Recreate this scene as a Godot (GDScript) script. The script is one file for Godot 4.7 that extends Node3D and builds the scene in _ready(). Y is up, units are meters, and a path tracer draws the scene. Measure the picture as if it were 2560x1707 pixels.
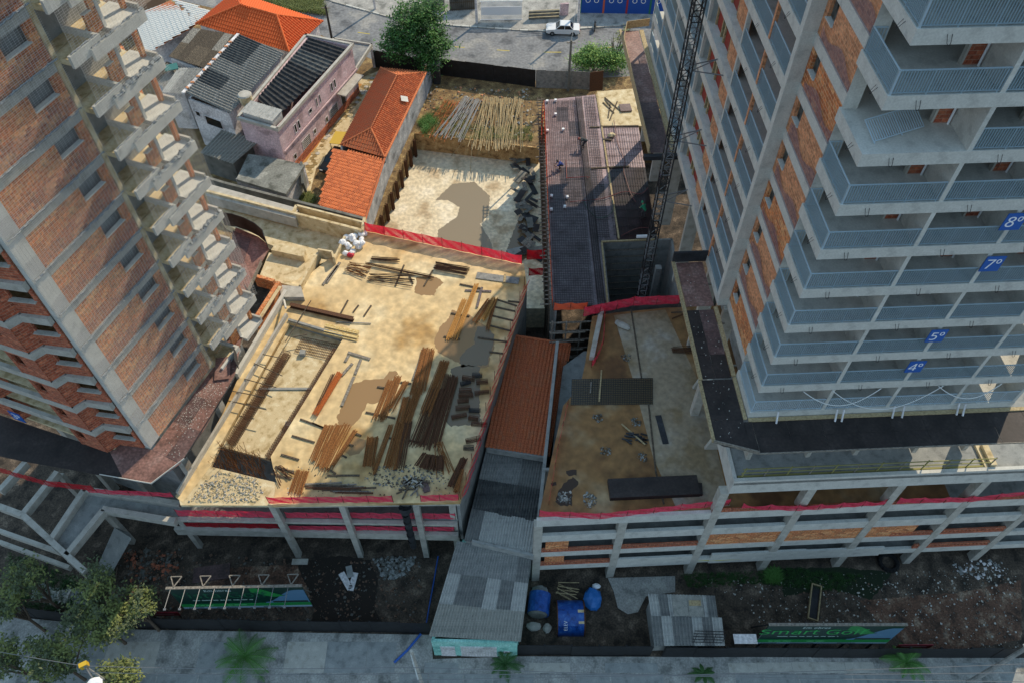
extends Node3D

var rng := RandomNumberGenerator.new()
var used := {}
var M := {}

# ---------------------------------------------------------------- geometry collector
class G:
	var v := PackedVector3Array()
	var n := PackedVector3Array()
	var u := PackedVector2Array()
	var c := PackedColorArray()
	var col = null
	func vert(p: Vector3, nn: Vector3) -> void:
		v.append(p)
		n.append(nn)
		var a := nn.abs()
		if a.y >= a.x and a.y >= a.z:
			u.append(Vector2(p.x, p.z))
		elif a.x >= a.z:
			u.append(Vector2(p.z, -p.y))
		else:
			u.append(Vector2(p.x, -p.y))
		if col != null:
			c.append(col)
	func tri(a: Vector3, b: Vector3, d: Vector3) -> void:
		var nn := (b - a).cross(d - a).normalized()
		vert(a, nn)
		vert(d, nn)
		vert(b, nn)
	func quad(a: Vector3, b: Vector3, d: Vector3, e: Vector3) -> void:
		var nn := (d - a).cross(e - b).normalized()
		vert(a, nn)
		vert(d, nn)
		vert(b, nn)
		vert(a, nn)
		vert(e, nn)
		vert(d, nn)
	func hexa(p: Array) -> void:
		# 0-3 bottom ring, 4-7 top ring, counter-clockwise seen from above
		quad(p[4], p[5], p[6], p[7])
		quad(p[3], p[2], p[1], p[0])
		for i in 4:
			var j := (i + 1) % 4
			quad(p[i], p[j], p[j + 4], p[i + 4])
	func box(ce: Vector3, s: Vector3, b := Basis()) -> void:
		var h := s * 0.5
		var r := []
		for y in [-h.y, h.y]:
			r.append(ce + b * Vector3(-h.x, y, h.z))
			r.append(ce + b * Vector3(h.x, y, h.z))
			r.append(ce + b * Vector3(h.x, y, -h.z))
			r.append(ce + b * Vector3(-h.x, y, -h.z))
		hexa(r)
	# box from local limits
	func lim(x0: float, x1: float, y0: float, y1: float, z0: float, z1: float) -> void:
		box(Vector3((x0 + x1) / 2, (y0 + y1) / 2, (z0 + z1) / 2), Vector3(absf(x1 - x0), absf(y1 - y0), absf(z1 - z0)))
	# beam between two points, width across, height h, line at the beam's centre
	func beam(a: Vector3, b: Vector3, w: float, h: float) -> void:
		var f := (b - a)
		var len := f.length()
		if len < 0.0001:
			return
		f /= len
		var up := Vector3.UP if absf(f.y) < 0.95 else Vector3.RIGHT
		var r := f.cross(up).normalized()
		up = r.cross(f).normalized()
		box((a + b) * 0.5, Vector3(w, h, len), Basis(r, up, -f))
	func tube(a: Vector3, b: Vector3, r0: float, r1: float, k := 6, caps := true) -> void:
		var f := (b - a).normalized()
		var up := Vector3.UP if absf(f.y) < 0.95 else Vector3.RIGHT
		var x := f.cross(up).normalized()
		var y := x.cross(f).normalized()
		var p := []
		var q := []
		for i in k:
			var t := TAU * i / k
			var o := x * cos(t) + y * sin(t)
			p.append(a + o * r0)
			q.append(b + o * r1)
		for i in k:
			var j := (i + 1) % k
			quad(p[i], q[i], q[j], p[j])
			if caps:
				tri(a, p[i], p[j])
				tri(b, q[j], q[i])
	func path(pts: Array, r: float, k := 4) -> void:
		for i in pts.size() - 1:
			tube(pts[i], pts[i + 1], r, r, k, false)
	# vertical prism over a plan polygon (x, z)
	func prism(poly: Array, y0: float, y1: float) -> void:
		var pl := PackedVector2Array(poly)
		if Geometry2D.is_polygon_clockwise(pl):
			pl.reverse()
		# plan (x, z) counter-clockwise there is clockwise seen from above
		var k := pl.size()
		for i in k:
			var a := pl[i]
			var b := pl[(i + 1) % k]
			quad(Vector3(b.x, y0, b.y), Vector3(a.x, y0, a.y), Vector3(a.x, y1, a.y), Vector3(b.x, y1, b.y))
		var t := Geometry2D.triangulate_polygon(pl)
		for i in range(0, t.size(), 3):
			var tr := [pl[t[i]], pl[t[i + 1]], pl[t[i + 2]]]
			var ar: float = (tr[1] - tr[0]).cross(tr[2] - tr[0])
			if ar > 0:
				tr = [tr[0], tr[2], tr[1]]
			tri(Vector3(tr[0].x, y1, tr[0].y), Vector3(tr[1].x, y1, tr[1].y), Vector3(tr[2].x, y1, tr[2].y))
			tri(Vector3(tr[0].x, y0, tr[0].y), Vector3(tr[2].x, y0, tr[2].y), Vector3(tr[1].x, y0, tr[1].y))
	func add(o: G, x: Transform3D) -> void:
		for i in o.v.size():
			v.append(x * o.v[i])
			n.append((x.basis * o.n[i]).normalized())
		u.append_array(o.u)
		if col != null:
			for i in o.v.size():
				c.append(col)
	func mesh() -> ArrayMesh:
		var a := []
		a.resize(Mesh.ARRAY_MAX)
		a[Mesh.ARRAY_VERTEX] = v
		a[Mesh.ARRAY_NORMAL] = n
		a[Mesh.ARRAY_TEX_UV] = u
		if c.size() == v.size() and c.size() > 0:
			a[Mesh.ARRAY_COLOR] = c
		var m := ArrayMesh.new()
		if v.size() > 0:
			m.add_surface_from_arrays(Mesh.PRIMITIVE_TRIANGLES, a)
		return m

# ---------------------------------------------------------------- node helpers
func numbered(s: String) -> String:
	if not used.has(s):
		used[s] = 0
		return s
	used[s] += 1
	return "%s_%03d" % [s, used[s]]

func put(g, called: String, m: Material, parent: Node = self) -> MeshInstance3D:
	var o := MeshInstance3D.new()
	o.mesh = g.mesh() if g is G else g
	o.material_override = m
	o.name = numbered(called) if parent == self else called
	parent.add_child(o, true)
	return o

func thing(called: String, label: String, cat: String, at := Vector3.ZERO, turn := 0.0, group := "") -> Node3D:
	var o := Node3D.new()
	o.name = numbered(called)
	add_child(o)
	o.position = at
	o.rotation.y = turn
	tag(o, label, cat, group)
	return o

func tag(o: Node, label: String, cat: String, group := "") -> Node:
	o.set_meta("label", label)
	o.set_meta("category", cat)
	if group != "":
		o.set_meta("group", group)
	return o

func stuff(o: Node) -> Node:
	o.set_meta("kind", "stuff")
	return o

func struct(g, called: String, m: Material) -> MeshInstance3D:
	var o := put(g, called, m)
	o.set_meta("kind", "structure")
	return o

func one(g: G, called: String, m: Material, label: String, cat: String, group := "") -> MeshInstance3D:
	var o := put(g, called, m)
	tag(o, label, cat, group)
	return o

# ---------------------------------------------------------------- materials
func hexc(s: String) -> Color:
	return Color.html(s)

func noise_img(size: int, freq: float, sd: int, oct := 5) -> PackedByteArray:
	var f := FastNoiseLite.new()
	f.seed = sd
	f.noise_type = FastNoiseLite.TYPE_SIMPLEX_SMOOTH
	f.frequency = freq
	f.fractal_type = FastNoiseLite.FRACTAL_FBM
	f.fractal_octaves = oct
	f.fractal_gain = 0.55
	var im := f.get_seamless_image(size, size, false, false, 0.12, true)
	im.convert(Image.FORMAT_L8)
	return im.get_data()

# three-tone mottled texture: stains of c0 and c2 through the main tone c1, with fine grain
func mottle(c0: Color, c1: Color, c2: Color, sd: int, freq := 0.012, grain := 0.05, size := 256) -> ImageTexture:
	var a := noise_img(size, freq, sd)
	var b := noise_img(size, freq * 9.0, sd + 7, 3)
	var out := PackedByteArray()
	out.resize(size * size * 3)
	var lut := PackedByteArray()
	for i in 256:
		var t := i / 255.0
		var col: Color
		if t < 0.5:
			col = c0.lerp(c1, smoothstep(0.12, 0.46, t))
		else:
			col = c1.lerp(c2, smoothstep(0.54, 0.88, t))
		lut.append(int(col.r * 255))
		lut.append(int(col.g * 255))
		lut.append(int(col.b * 255))
	var k := 0
	for i in size * size:
		var q: int = a[i] * 3
		var g := 1.0 + (b[i] / 127.5 - 1.0) * grain * 3.0
		out[k] = clampi(int(lut[q] * g), 0, 255)
		out[k + 1] = clampi(int(lut[q + 1] * g), 0, 255)
		out[k + 2] = clampi(int(lut[q + 2] * g), 0, 255)
		k += 3
	var im := Image.create_from_data(size, size, false, Image.FORMAT_RGB8, out)
	im.generate_mipmaps()
	return ImageTexture.create_from_image(im)

func sm(col, rough := 0.9, metal := 0.0) -> StandardMaterial3D:
	var m := StandardMaterial3D.new()
	m.albedo_color = hexc(col) if col is String else col
	m.roughness = rough
	m.metallic = metal
	return m

func mt(t: Texture2D, metres: float, rough := 0.92) -> StandardMaterial3D:
	var m := StandardMaterial3D.new()
	m.albedo_texture = t
	m.uv1_scale = Vector3(1.0 / metres, 1.0 / metres, 1)
	m.roughness = rough
	return m

func tint(base: StandardMaterial3D, col) -> StandardMaterial3D:
	var m: StandardMaterial3D = base.duplicate()
	m.albedo_color = hexc(col) if col is String else col
	return m

func veil(col: String, alpha: float) -> StandardMaterial3D:
	var m := sm(col, 1.0)
	m.transparency = BaseMaterial3D.TRANSPARENCY_ALPHA
	m.albedo_color.a = alpha
	m.specular_mode = BaseMaterial3D.SPECULAR_DISABLED
	m.cull_mode = BaseMaterial3D.CULL_DISABLED
	return m

func brick_tex(bricks: Array, joint: Color, sd: int) -> ImageTexture:
	var r := RandomNumberGenerator.new()
	r.seed = sd
	var S := 512
	var im := Image.create(S, S, false, Image.FORMAT_RGB8)
	im.fill(joint)
	var rows := 16
	var cols := 8
	var bh := S / rows
	var bw := S / cols
	for j in rows:
		for i in cols + 1:
			var x := i * bw - (bw / 2 if j % 2 else 0)
			var c: Color = bricks[r.randi() % bricks.size()]
			c = c.lerp(bricks[r.randi() % bricks.size()], r.randf())
			c = c * (0.9 + 0.2 * r.randf())
			var rc := Rect2i(x + 2, j * bh + 2, bw - 3, bh - 4)
			im.fill_rect(rc, c)
			if r.randf() < 0.25:
				im.fill_rect(Rect2i(x + 4 + r.randi() % 30, j * bh + 4, 14, bh - 12), c * 0.82)
	var b := noise_img(S, 0.03, sd + 3)
	for y in S:
		for x in S:
			var g := 0.82 + 0.36 * b[y * S + x] / 255.0
			im.set_pixel(x, y, im.get_pixel(x, y) * g)
	im.generate_mipmaps()
	return ImageTexture.create_from_image(im)

func make_materials() -> void:
	M.conc = mt(mottle(hexc("9d998e"), hexc("aeaaa0"), hexc("bab6ab"), 11, 0.012, 0.02, 512), 6.0)
	M.conc_dark = mt(mottle(hexc("55564f"), hexc("6b6b65"), hexc("7b7972"), 12, 0.012, 0.02), 5.0)
	M.conc_flat = mt(mottle(hexc("55564f"), hexc("7a7b74"), hexc("94948c"), 63, 0.01, 0.05), 6.0)
	M.conc_white = mt(mottle(hexc("b0afa8"), hexc("c2c1b9"), hexc("cdccc4"), 13, 0.012, 0.02, 512), 7.0)
	M.conc_warm = mt(mottle(hexc("a8946c"), hexc("c9b791"), hexc("d8cba9"), 14, 0.012, 0.02, 512), 6.0)
	M.conc_gray = mt(mottle(hexc("7b7d7b"), hexc("8f918e"), hexc("9c9d99"), 15, 0.012, 0.02, 512), 6.0)
	M.beige_floor = mt(mottle(hexc("b39f80"), hexc("d8caac"), hexc("e6dbc2"), 16, 0.006, 0.05, 512), 16.0)
	M.plaster_gray = mt(mottle(hexc("6b6e72"), hexc("93979c"), hexc("b4b7ba"), 17), 7.0)
	M.pink = mt(mottle(hexc("a08a8c"), hexc("c7adb0"), hexc("d4bdc0"), 18), 8.0)
	M.white_wall = mt(mottle(hexc("a9a5a4"), hexc("cfcbca"), hexc("e0dddc"), 19), 8.0)
	M.mint = mt(mottle(hexc("5f9a90"), hexc("8cc7ba"), hexc("a2d6ca"), 20), 5.0)
	M.asphalt = mt(mottle(hexc("55575a"), hexc("7a7b7c"), hexc("918f8a"), 21, 0.008, 0.05, 512), 18.0)
	M.pave = mt(mottle(hexc("71716c"), hexc("989690"), hexc("adaba3"), 22, 0.01, 0.05, 512), 9.0)
	M.soil = mt(mottle(hexc("2c261f"), hexc("4a4036"), hexc("6d6052"), 23, 0.01, 0.12, 512), 9.0)
	M.soil_red = mt(mottle(hexc("3c2e25"), hexc("63493a"), hexc("8a7866"), 24, 0.01, 0.12, 512), 9.0)
	M.rubble_soil = mt(mottle(hexc("4a3b28"), hexc("77603f"), hexc("9c8559"), 25, 0.02, 0.14), 7.0)
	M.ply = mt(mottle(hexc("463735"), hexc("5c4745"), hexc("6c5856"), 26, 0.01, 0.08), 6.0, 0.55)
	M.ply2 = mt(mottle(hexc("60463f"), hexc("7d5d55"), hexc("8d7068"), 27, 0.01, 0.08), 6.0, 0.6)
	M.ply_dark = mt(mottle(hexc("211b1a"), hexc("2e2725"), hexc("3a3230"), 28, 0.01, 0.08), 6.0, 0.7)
	M.black_board = mt(mottle(hexc("1b1c1f"), hexc("292b2f"), hexc("393c40"), 29, 0.01, 0.06), 5.0, 0.7)
	M.timber = mt(mottle(hexc("86765a"), hexc("a69470"), hexc("bbaa86"), 30, 0.03, 0.08), 2.0)
	M.timber_gray = mt(mottle(hexc("5f5a52"), hexc("7e786e"), hexc("989186"), 31, 0.03, 0.08), 2.0)
	M.timber_dark = mt(mottle(hexc("3a3128"), hexc("52483c"), hexc("6c6050"), 32, 0.03, 0.08), 2.0)
	M.bank = mt(mottle(hexc("7d5f3c"), hexc("b08f60"), hexc("c9ac7c"), 54, 0.02, 0.1), 5.0)
	M.rust = mt(mottle(hexc("5d3a1c"), hexc("8a5a2c"), hexc("a8763e"), 33, 0.05, 0.1), 1.5, 0.8)
	M.rust_dark = mt(mottle(hexc("352317"), hexc("553620"), hexc("6f4a2c"), 34, 0.05, 0.1), 1.5, 0.8)
	M.rust_orange = mt(mottle(hexc("7a3d18"), hexc("a8571f"), hexc("bb6d30"), 35, 0.05, 0.1), 1.5, 0.8)
	M.rust_light = mt(mottle(hexc("8a6030"), hexc("b58544"), hexc("c59c5e"), 52, 0.05, 0.1), 1.5, 0.8)
	M.timber_light = mt(mottle(hexc("b59a5e"), hexc("d6bf86"), hexc("e2d0a0"), 53, 0.03, 0.06), 2.0)
	M.steel_dark = sm("2b2c2e", 0.6, 0.3)
	M.steel_gray = sm("7e8082", 0.5, 0.4)
	M.rebar_wet = sm("221d1c", 0.55, 0.2)
	M.tile = mt(mottle(hexc("8e4a2c"), hexc("bd6a41"), hexc("cf8258"), 36, 0.03, 0.08), 1.3)
	M.tile2 = mt(mottle(hexc("8f4c31"), hexc("b86843"), hexc("c97f58"), 37, 0.03, 0.08), 1.1)
	M.tile3 = mt(mottle(hexc("a4552f"), hexc("cc7547"), hexc("dc9062"), 38, 0.03, 0.08), 1.7)
	M.tile_old = mt(mottle(hexc("8f5236"), hexc("b26a46"), hexc("c4825f"), 39, 0.03, 0.1), 1.4)
	M.tile_weather = mt(mottle(hexc("4c3a2c"), hexc("b3683a"), hexc("c98a58"), 40, 0.035, 0.12), 1.9)
	M.tile_bright = mt(mottle(hexc("c65526"), hexc("dd6a34"), hexc("e67f4a"), 41, 0.03, 0.05), 2.5)
	M.fc_gray = mt(mottle(hexc("6d6f6e"), hexc("858683"), hexc("969691"), 42, 0.02, 0.08), 3.0)
	M.fc_dark = mt(mottle(hexc("2d2f30"), hexc("4b4d4d"), hexc("63645f"), 43, 0.02, 0.1), 3.0)
	M.fc_light = mt(mottle(hexc("8f908c"), hexc("a5a5a0"), hexc("b2b1ab"), 44, 0.02, 0.06), 3.0)
	M.fc_black = mt(mottle(hexc("17181a"), hexc("2a2b2d"), hexc("434445"), 45, 0.02, 0.12), 3.0)
	M.fc_worn = mt(mottle(hexc("3c3c3a"), hexc("7d7b75"), hexc("b5b2a9"), 46, 0.05, 0.15), 2.0)
	M.fc_gray2 = tint(M.fc_gray, "dcdcdc")
	M.fc_light2 = tint(M.fc_light, "e2e0da")
	M.olive = sm("8a8650", 0.8)
	M.brick = mt(brick_tex([hexc("c0713f"), hexc("cb804c"), hexc("b3673b"), hexc("cf9360")], hexc("cda583"), 5), 3.2)
	M.brick_red = mt(brick_tex([hexc("a5563a"), hexc("b56848"), hexc("984e36")], hexc("a5826c"), 6), 3.2)
	M.brick_pale = mt(brick_tex([hexc("c88a62"), hexc("cf9168"), hexc("c2835c")], hexc("c99b78"), 7), 3.2)
	M.pinknet = mt(mottle(hexc("d83a56"), hexc("ea4a66"), hexc("f0647c"), 47, 0.02, 0.06), 2.0, 0.6)
	M.pinknet.cull_mode = BaseMaterial3D.CULL_DISABLED
	M.pinknet.backlight_enabled = true
	M.pinknet.backlight = Color(0.75, 0.12, 0.2)
	M.rednet = tint(M.pinknet, "c86a74")
	M.orangenet = sm("f0704a", 0.6)
	M.orangenet.cull_mode = BaseMaterial3D.CULL_DISABLED
	M.orangenet.backlight_enabled = true
	M.orangenet.backlight = Color(0.8, 0.25, 0.12)
	M.red_panel = sm("8e2c1c", 0.7)
	M.blue_sign = sm("0f57a8", 0.5)
	M.white_paint = sm("e6e8ea", 0.7)
	M.yellow_paint = sm("b9a53a", 0.7)
	M.rail = sm("a9bcc6", 0.6)
	M.conc_inner = M.conc_gray  # plain grey concrete, shared by the added inner walls
	M.teal_veil = veil("2f6072", 0.13)
	M.net_white = sm("cfd0cd", 0.9)
	M.net_blue = veil("9a92a2", 0.13)
	M.net_mauve = veil("7d7484", 0.4)
	M.net_gray = mt(mottle(hexc("6b7074"), hexc("8d9294"), hexc("a9adab"), 48, 0.05, 0.12), 0.9)
	M.black_fence = mt(mottle(hexc("0e0f11"), hexc("17181b"), hexc("212327"), 49, 0.02, 0.08), 4.0, 0.6)
	M.leaf = leafmat("487530")
	M.leaf_gray = leafmat("4f5a3c")
	M.leaf_dark = leafmat("2e5322")
	M.leaf_olive = leafmat("6f7840")
	M.leaf_light = leafmat("7f9e4a")
	M.bark = mt(mottle(hexc("3c332a"), hexc("5a4d40"), hexc("6f6152"), 50, 0.05, 0.12), 1.0)
	M.bag_white = sm("e2e4e6", 0.6)
	M.tarp_blue = sm("1b56a8", 0.45)
	M.drum_blue = mt(mottle(hexc("123a78"), hexc("1b4f9c"), hexc("3a6bb0"), 51, 0.02, 0.06), 3.0, 0.4)
	M.glass_dark = sm("14181c", 0.08, 0.0)
	M.wet = sm("93744b", 0.45)
	M.wet_pit = sm("8a7d66", 0.35)
	M.wet_gray = sm("75664f", 0.16)

func leafmat(c: String) -> StandardMaterial3D:
	var m := sm(c, 0.75)
	m.cull_mode = BaseMaterial3D.CULL_DISABLED
	m.backlight_enabled = true
	m.backlight = hexc(c) * 0.5
	return m

# ---------------------------------------------------------------- build
func _ready() -> void:
	rng.seed = 4242
	var cam := Camera3D.new()
	cam.position = Vector3(0, 62.7, 0)
	cam.rotation_degrees = Vector3(-52.4, 0, 0)
	cam.fov = 46.22
	cam.near = 0.5
	cam.far = 600.0
	add_child(cam)
	cam.current = true
	var we := WorldEnvironment.new()
	var env := Environment.new()
	env.background_mode = Environment.BG_SKY
	var sky := Sky.new()
	var sk := ProceduralSkyMaterial.new()
	sk.sky_top_color = Color(0.43, 0.53, 0.62)
	sk.sky_horizon_color = Color(0.68, 0.73, 0.75)
	sk.ground_bottom_color = Color(0.2, 0.19, 0.17)
	sk.ground_horizon_color = Color(0.55, 0.6, 0.64)
	sk.sky_energy_multiplier = 1.45
	sky.sky_material = sk
	env.sky = sky
	env.tonemap_mode = Environment.TONE_MAPPER_LINEAR
	env.tonemap_exposure = 1.0
	env.sdfgi_enabled = true
	env.ssao_enabled = true
	env.ssil_enabled = true
	we.environment = env
	add_child(we)
	var sun := DirectionalLight3D.new()
	sun.light_energy = 1.4
	sun.light_color = Color(1.0, 0.93, 0.82)
	sun.light_angular_distance = 0.5
	sun.shadow_enabled = true
	var el := deg_to_rad(38.0)
	var to_sun := Vector3(0.575, 0, -0.818).normalized() * cos(el) + Vector3.UP * sin(el)
	sun.look_at_from_position(to_sun * 50.0, Vector3.ZERO, Vector3.UP)
	add_child(sun)
	make_materials()
	print("materials ", Time.get_ticks_msec())
	build_setting()
	build_right_tower()
	build_podium()
	build_left_tower()
	build_left_slab()
	print("structures ", Time.get_ticks_msec())
	build_houses()
	build_gap_houses()
	build_deck()
	build_back_street()
	build_front()
	print("objects ", Time.get_ticks_msec())
	build_clutter()
	print("clutter ", Time.get_ticks_msec())
	build_people()
	print("people ", Time.get_ticks_msec())
	build_plants()
	print("done ", Time.get_ticks_msec())

# ---------------------------------------------------------------- setting
func build_setting() -> void:
	var g := G.new()
	g.lim(-220, 220, -0.6, 0.0, -56.0, 160)
	struct(g, "ground", M.soil)
	g = G.new()
	g.lim(3.2, 30, -0.6, 0.0, -90.0, -56.0)
	struct(g, "excavation_floor", M.soil)
	g = G.new()
	g.prism([Vector2(-220, -56.5), Vector2(-14.6, -56.5), Vector2(-13.6, -61.0), Vector2(-11.0, -74.2), Vector2(3.0, -71.6), Vector2(3.0, -75.2), Vector2(60, -75.2), Vector2(60, -56), Vector2(220, -56), Vector2(220, -260), Vector2(-220, -260)], -0.6, 5.3)
	struct(g, "terrain", M.rubble_soil)
	g = G.new()
	g.prism([Vector2(-14.6, -50.0), Vector2(3.2, -50.0), Vector2(3.2, -71.6), Vector2(-11.0, -74.2), Vector2(-13.6, -61.0), Vector2(-14.6, -56.5)], 0.02, 3.0)
	struct(g, "excavation_slab", M.beige_floor)
	# wet patches on the excavation slab
	wet_patch([Vector2(-8.29, -65.43), Vector2(-6.66, -68.03), Vector2(-4.23, -68.36), Vector2(-2.41, -66.07), Vector2(-2.57, -62.93), Vector2(-3.40, -61.71), Vector2(-2.30, -59.33), Vector2(-1.64, -56.47), Vector2(-7.80, -57.04), Vector2(-7.81, -60.81), Vector2(-5.99, -62.62), Vector2(-5.62, -64.17), Vector2(-6.98, -65.43)], 3.004, "wet_patch", M.wet_pit)
	wet_patch([Vector2(-0.21, -59.33), Vector2(-0.74, -57.04), Vector2(0.82, -56.20), Vector2(2.05, -57.04), Vector2(2.34, -61.71), Vector2(0.86, -62.93)], 3.004, "wet_patch", M.wet_gray)
	# back street
	g = G.new()
	g.prism([Vector2(-60, -108), Vector2(-26, -95), Vector2(-17.4, -88.4), Vector2(-9.0, -86.8), Vector2(3.0, -84.0), Vector2(16, -85.0), Vector2(60, -94), Vector2(60, -108), Vector2(14.2, -96.0), Vector2(4.4, -94.7), Vector2(1.0, -94.9), Vector2(-7.7, -96.0), Vector2(-16.5, -98.2), Vector2(-24.2, -101.9), Vector2(-60, -118)], 5.2, 5.306)
	struct(g, "back_street", M.asphalt)
	g = G.new()
	g.prism([Vector2(-60, -118), Vector2(-24.2, -101.9), Vector2(-16.5, -98.2), Vector2(-7.7, -96.0), Vector2(1.0, -94.9), Vector2(4.4, -94.7), Vector2(14.2, -96.0), Vector2(60, -108), Vector2(60, -150), Vector2(-60, -150)], 5.2, 5.42)
	var pv := struct(g, "back_pavement", M.pave)
	# kerb stones of the far pavement, each a piece
	var kp := [Vector2(-24.2, -101.9), Vector2(-16.5, -98.2), Vector2(-7.7, -96.0), Vector2(1.0, -94.9), Vector2(4.4, -94.7), Vector2(14.2, -96.0)]
	for i in kp.size() - 1:
		var a: Vector2 = kp[i]
		var b: Vector2 = kp[i + 1]
		var k := int(a.distance_to(b) / 1.0)
		for j in k:
			var p := a.lerp(b, (j + 0.03) / k)
			var q := a.lerp(b, (j + 0.95) / k)
			var kg := G.new()
			kg.beam(Vector3(p.x, 5.365, p.y), Vector3(q.x, 5.365, q.y), 0.22, 0.15 + rng.randf_range(-0.02, 0.02))
			put(kg, "kerb_stone", M.conc_white if rng.randf() < 0.5 else M.conc, pv)
	for s in [[Vector2(-19.9, -94.5), Vector2(-18.3, -94.1)], [Vector2(-7.3, -91.2), Vector2(-6.0, -91.05)], [Vector2(-1.9, -90.5), Vector2(-0.3, -90.3)], [Vector2(4.0, -90.0), Vector2(6.2, -90.0)], [Vector2(11.2, -90.9), Vector2(12.9, -91.2)]]:
		var mg := G.new()
		mg.beam(Vector3(s[0].x, 5.309, s[0].y), Vector3(s[1].x, 5.309, s[1].y), 0.14, 0.006)
		struct(mg, "road_marking", M.yellow_paint)
	# front pavement and road
	g = G.new()
	g.prism([Vector2(-80, -22.5), Vector2(-42, -21.4), Vector2(-29, -20.1), Vector2(-6.2, -19.7), Vector2(-6.0, -17.9), Vector2(0.5, -18.1), Vector2(80, -17.85), Vector2(80, -14.6), Vector2(-80, -14.6)], -0.05, 0.10)
	var fp := struct(g, "front_pavement", M.pave)
	var x := -42.0
	while x < 42.0:
		var w: float = [2.2, 3.1, 2.6, 4.0][rng.randi() % 4]
		var pg := G.new()
		pg.lim(x, x + w - 0.03, 0.09, 0.104 + rng.randf() * 0.012, (-19.2 if x < -9.0 else -17.7) + rng.randf() * 0.1, -16.9)
		put(pg, "concrete_panel", [M.pave, M.conc, M.conc_gray][rng.randi() % 3], fp)
		pg = G.new()
		pg.lim(x + 0.4, x + w + 0.3, 0.09, 0.104 + rng.randf() * 0.01, -16.8, -15.0)
		put(pg, "concrete_panel", [M.pave, M.conc_gray][rng.randi() % 2], fp)
		x += w
	g = G.new()
	g.lim(-220, 220, -0.05, 0.004, -14.6, 10)
	struct(g, "front_street", M.asphalt)

func wet_patch(poly: Array, y: float, called: String, m: Material, parent: Node = null) -> void:
	# uneven outline
	var out := []
	for i in poly.size():
		var a: Vector2 = poly[i]
		var b: Vector2 = poly[(i + 1) % poly.size()]
		var k := maxi(1, int(a.distance_to(b) / 0.18))
		for j in k:
			var p := a.lerp(b, float(j) / k)
			out.append(p + Vector2(rng.randf_range(-1, 1), rng.randf_range(-1, 1)) * 0.07)
	var g := G.new()
	var t := Geometry2D.triangulate_polygon(PackedVector2Array(out))
	for i in range(0, t.size(), 3):
		var A := Vector3(out[t[i]].x, y, out[t[i]].y)
		var B := Vector3(out[t[i + 1]].x, y, out[t[i + 1]].y)
		var C := Vector3(out[t[i + 2]].x, y, out[t[i + 2]].y)
		if (B - A).cross(C - A).y < 0:
			g.tri(A, C, B)
		else:
			g.tri(A, B, C)
	if g.v.size() == 0:
		return
	if parent:
		put(g, called, m, parent)
	else:
		struct(g, called, m)

# ---------------------------------------------------------------- right tower
const TB := 23.92   # underside of the fourth floor slab
func rail_mesh(len: float, h := 1.1) -> ArrayMesh:
	var g := G.new()
	g.lim(0, len, h - 0.05, h, -0.025, 0.025)
	g.lim(0, len, 0.08, 0.12, -0.02, 0.02)
	var k := int(len / 0.115)
	for i in k + 1:
		var x := len * i / k
		var w := 0.017 if i % 12 else 0.028
		g.lim(x - w, x + w, 0.12 if i % 12 else 0.0, h - 0.05, -0.012, 0.012)
	return g.mesh()

func loop_mesh() -> ArrayMesh:
	var g := G.new()
	var p := [Vector3(-0.09, 0.12, 0.0), Vector3(-0.07, -0.14, 0.16), Vector3(-0.03, -0.2, 0.19), Vector3(0.05, -0.2, 0.19), Vector3(0.07, -0.12, 0.16), Vector3(0.09, 0.12, 0.0)]
	g.path(p, 0.013, 4)
	return g.mesh()

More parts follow.
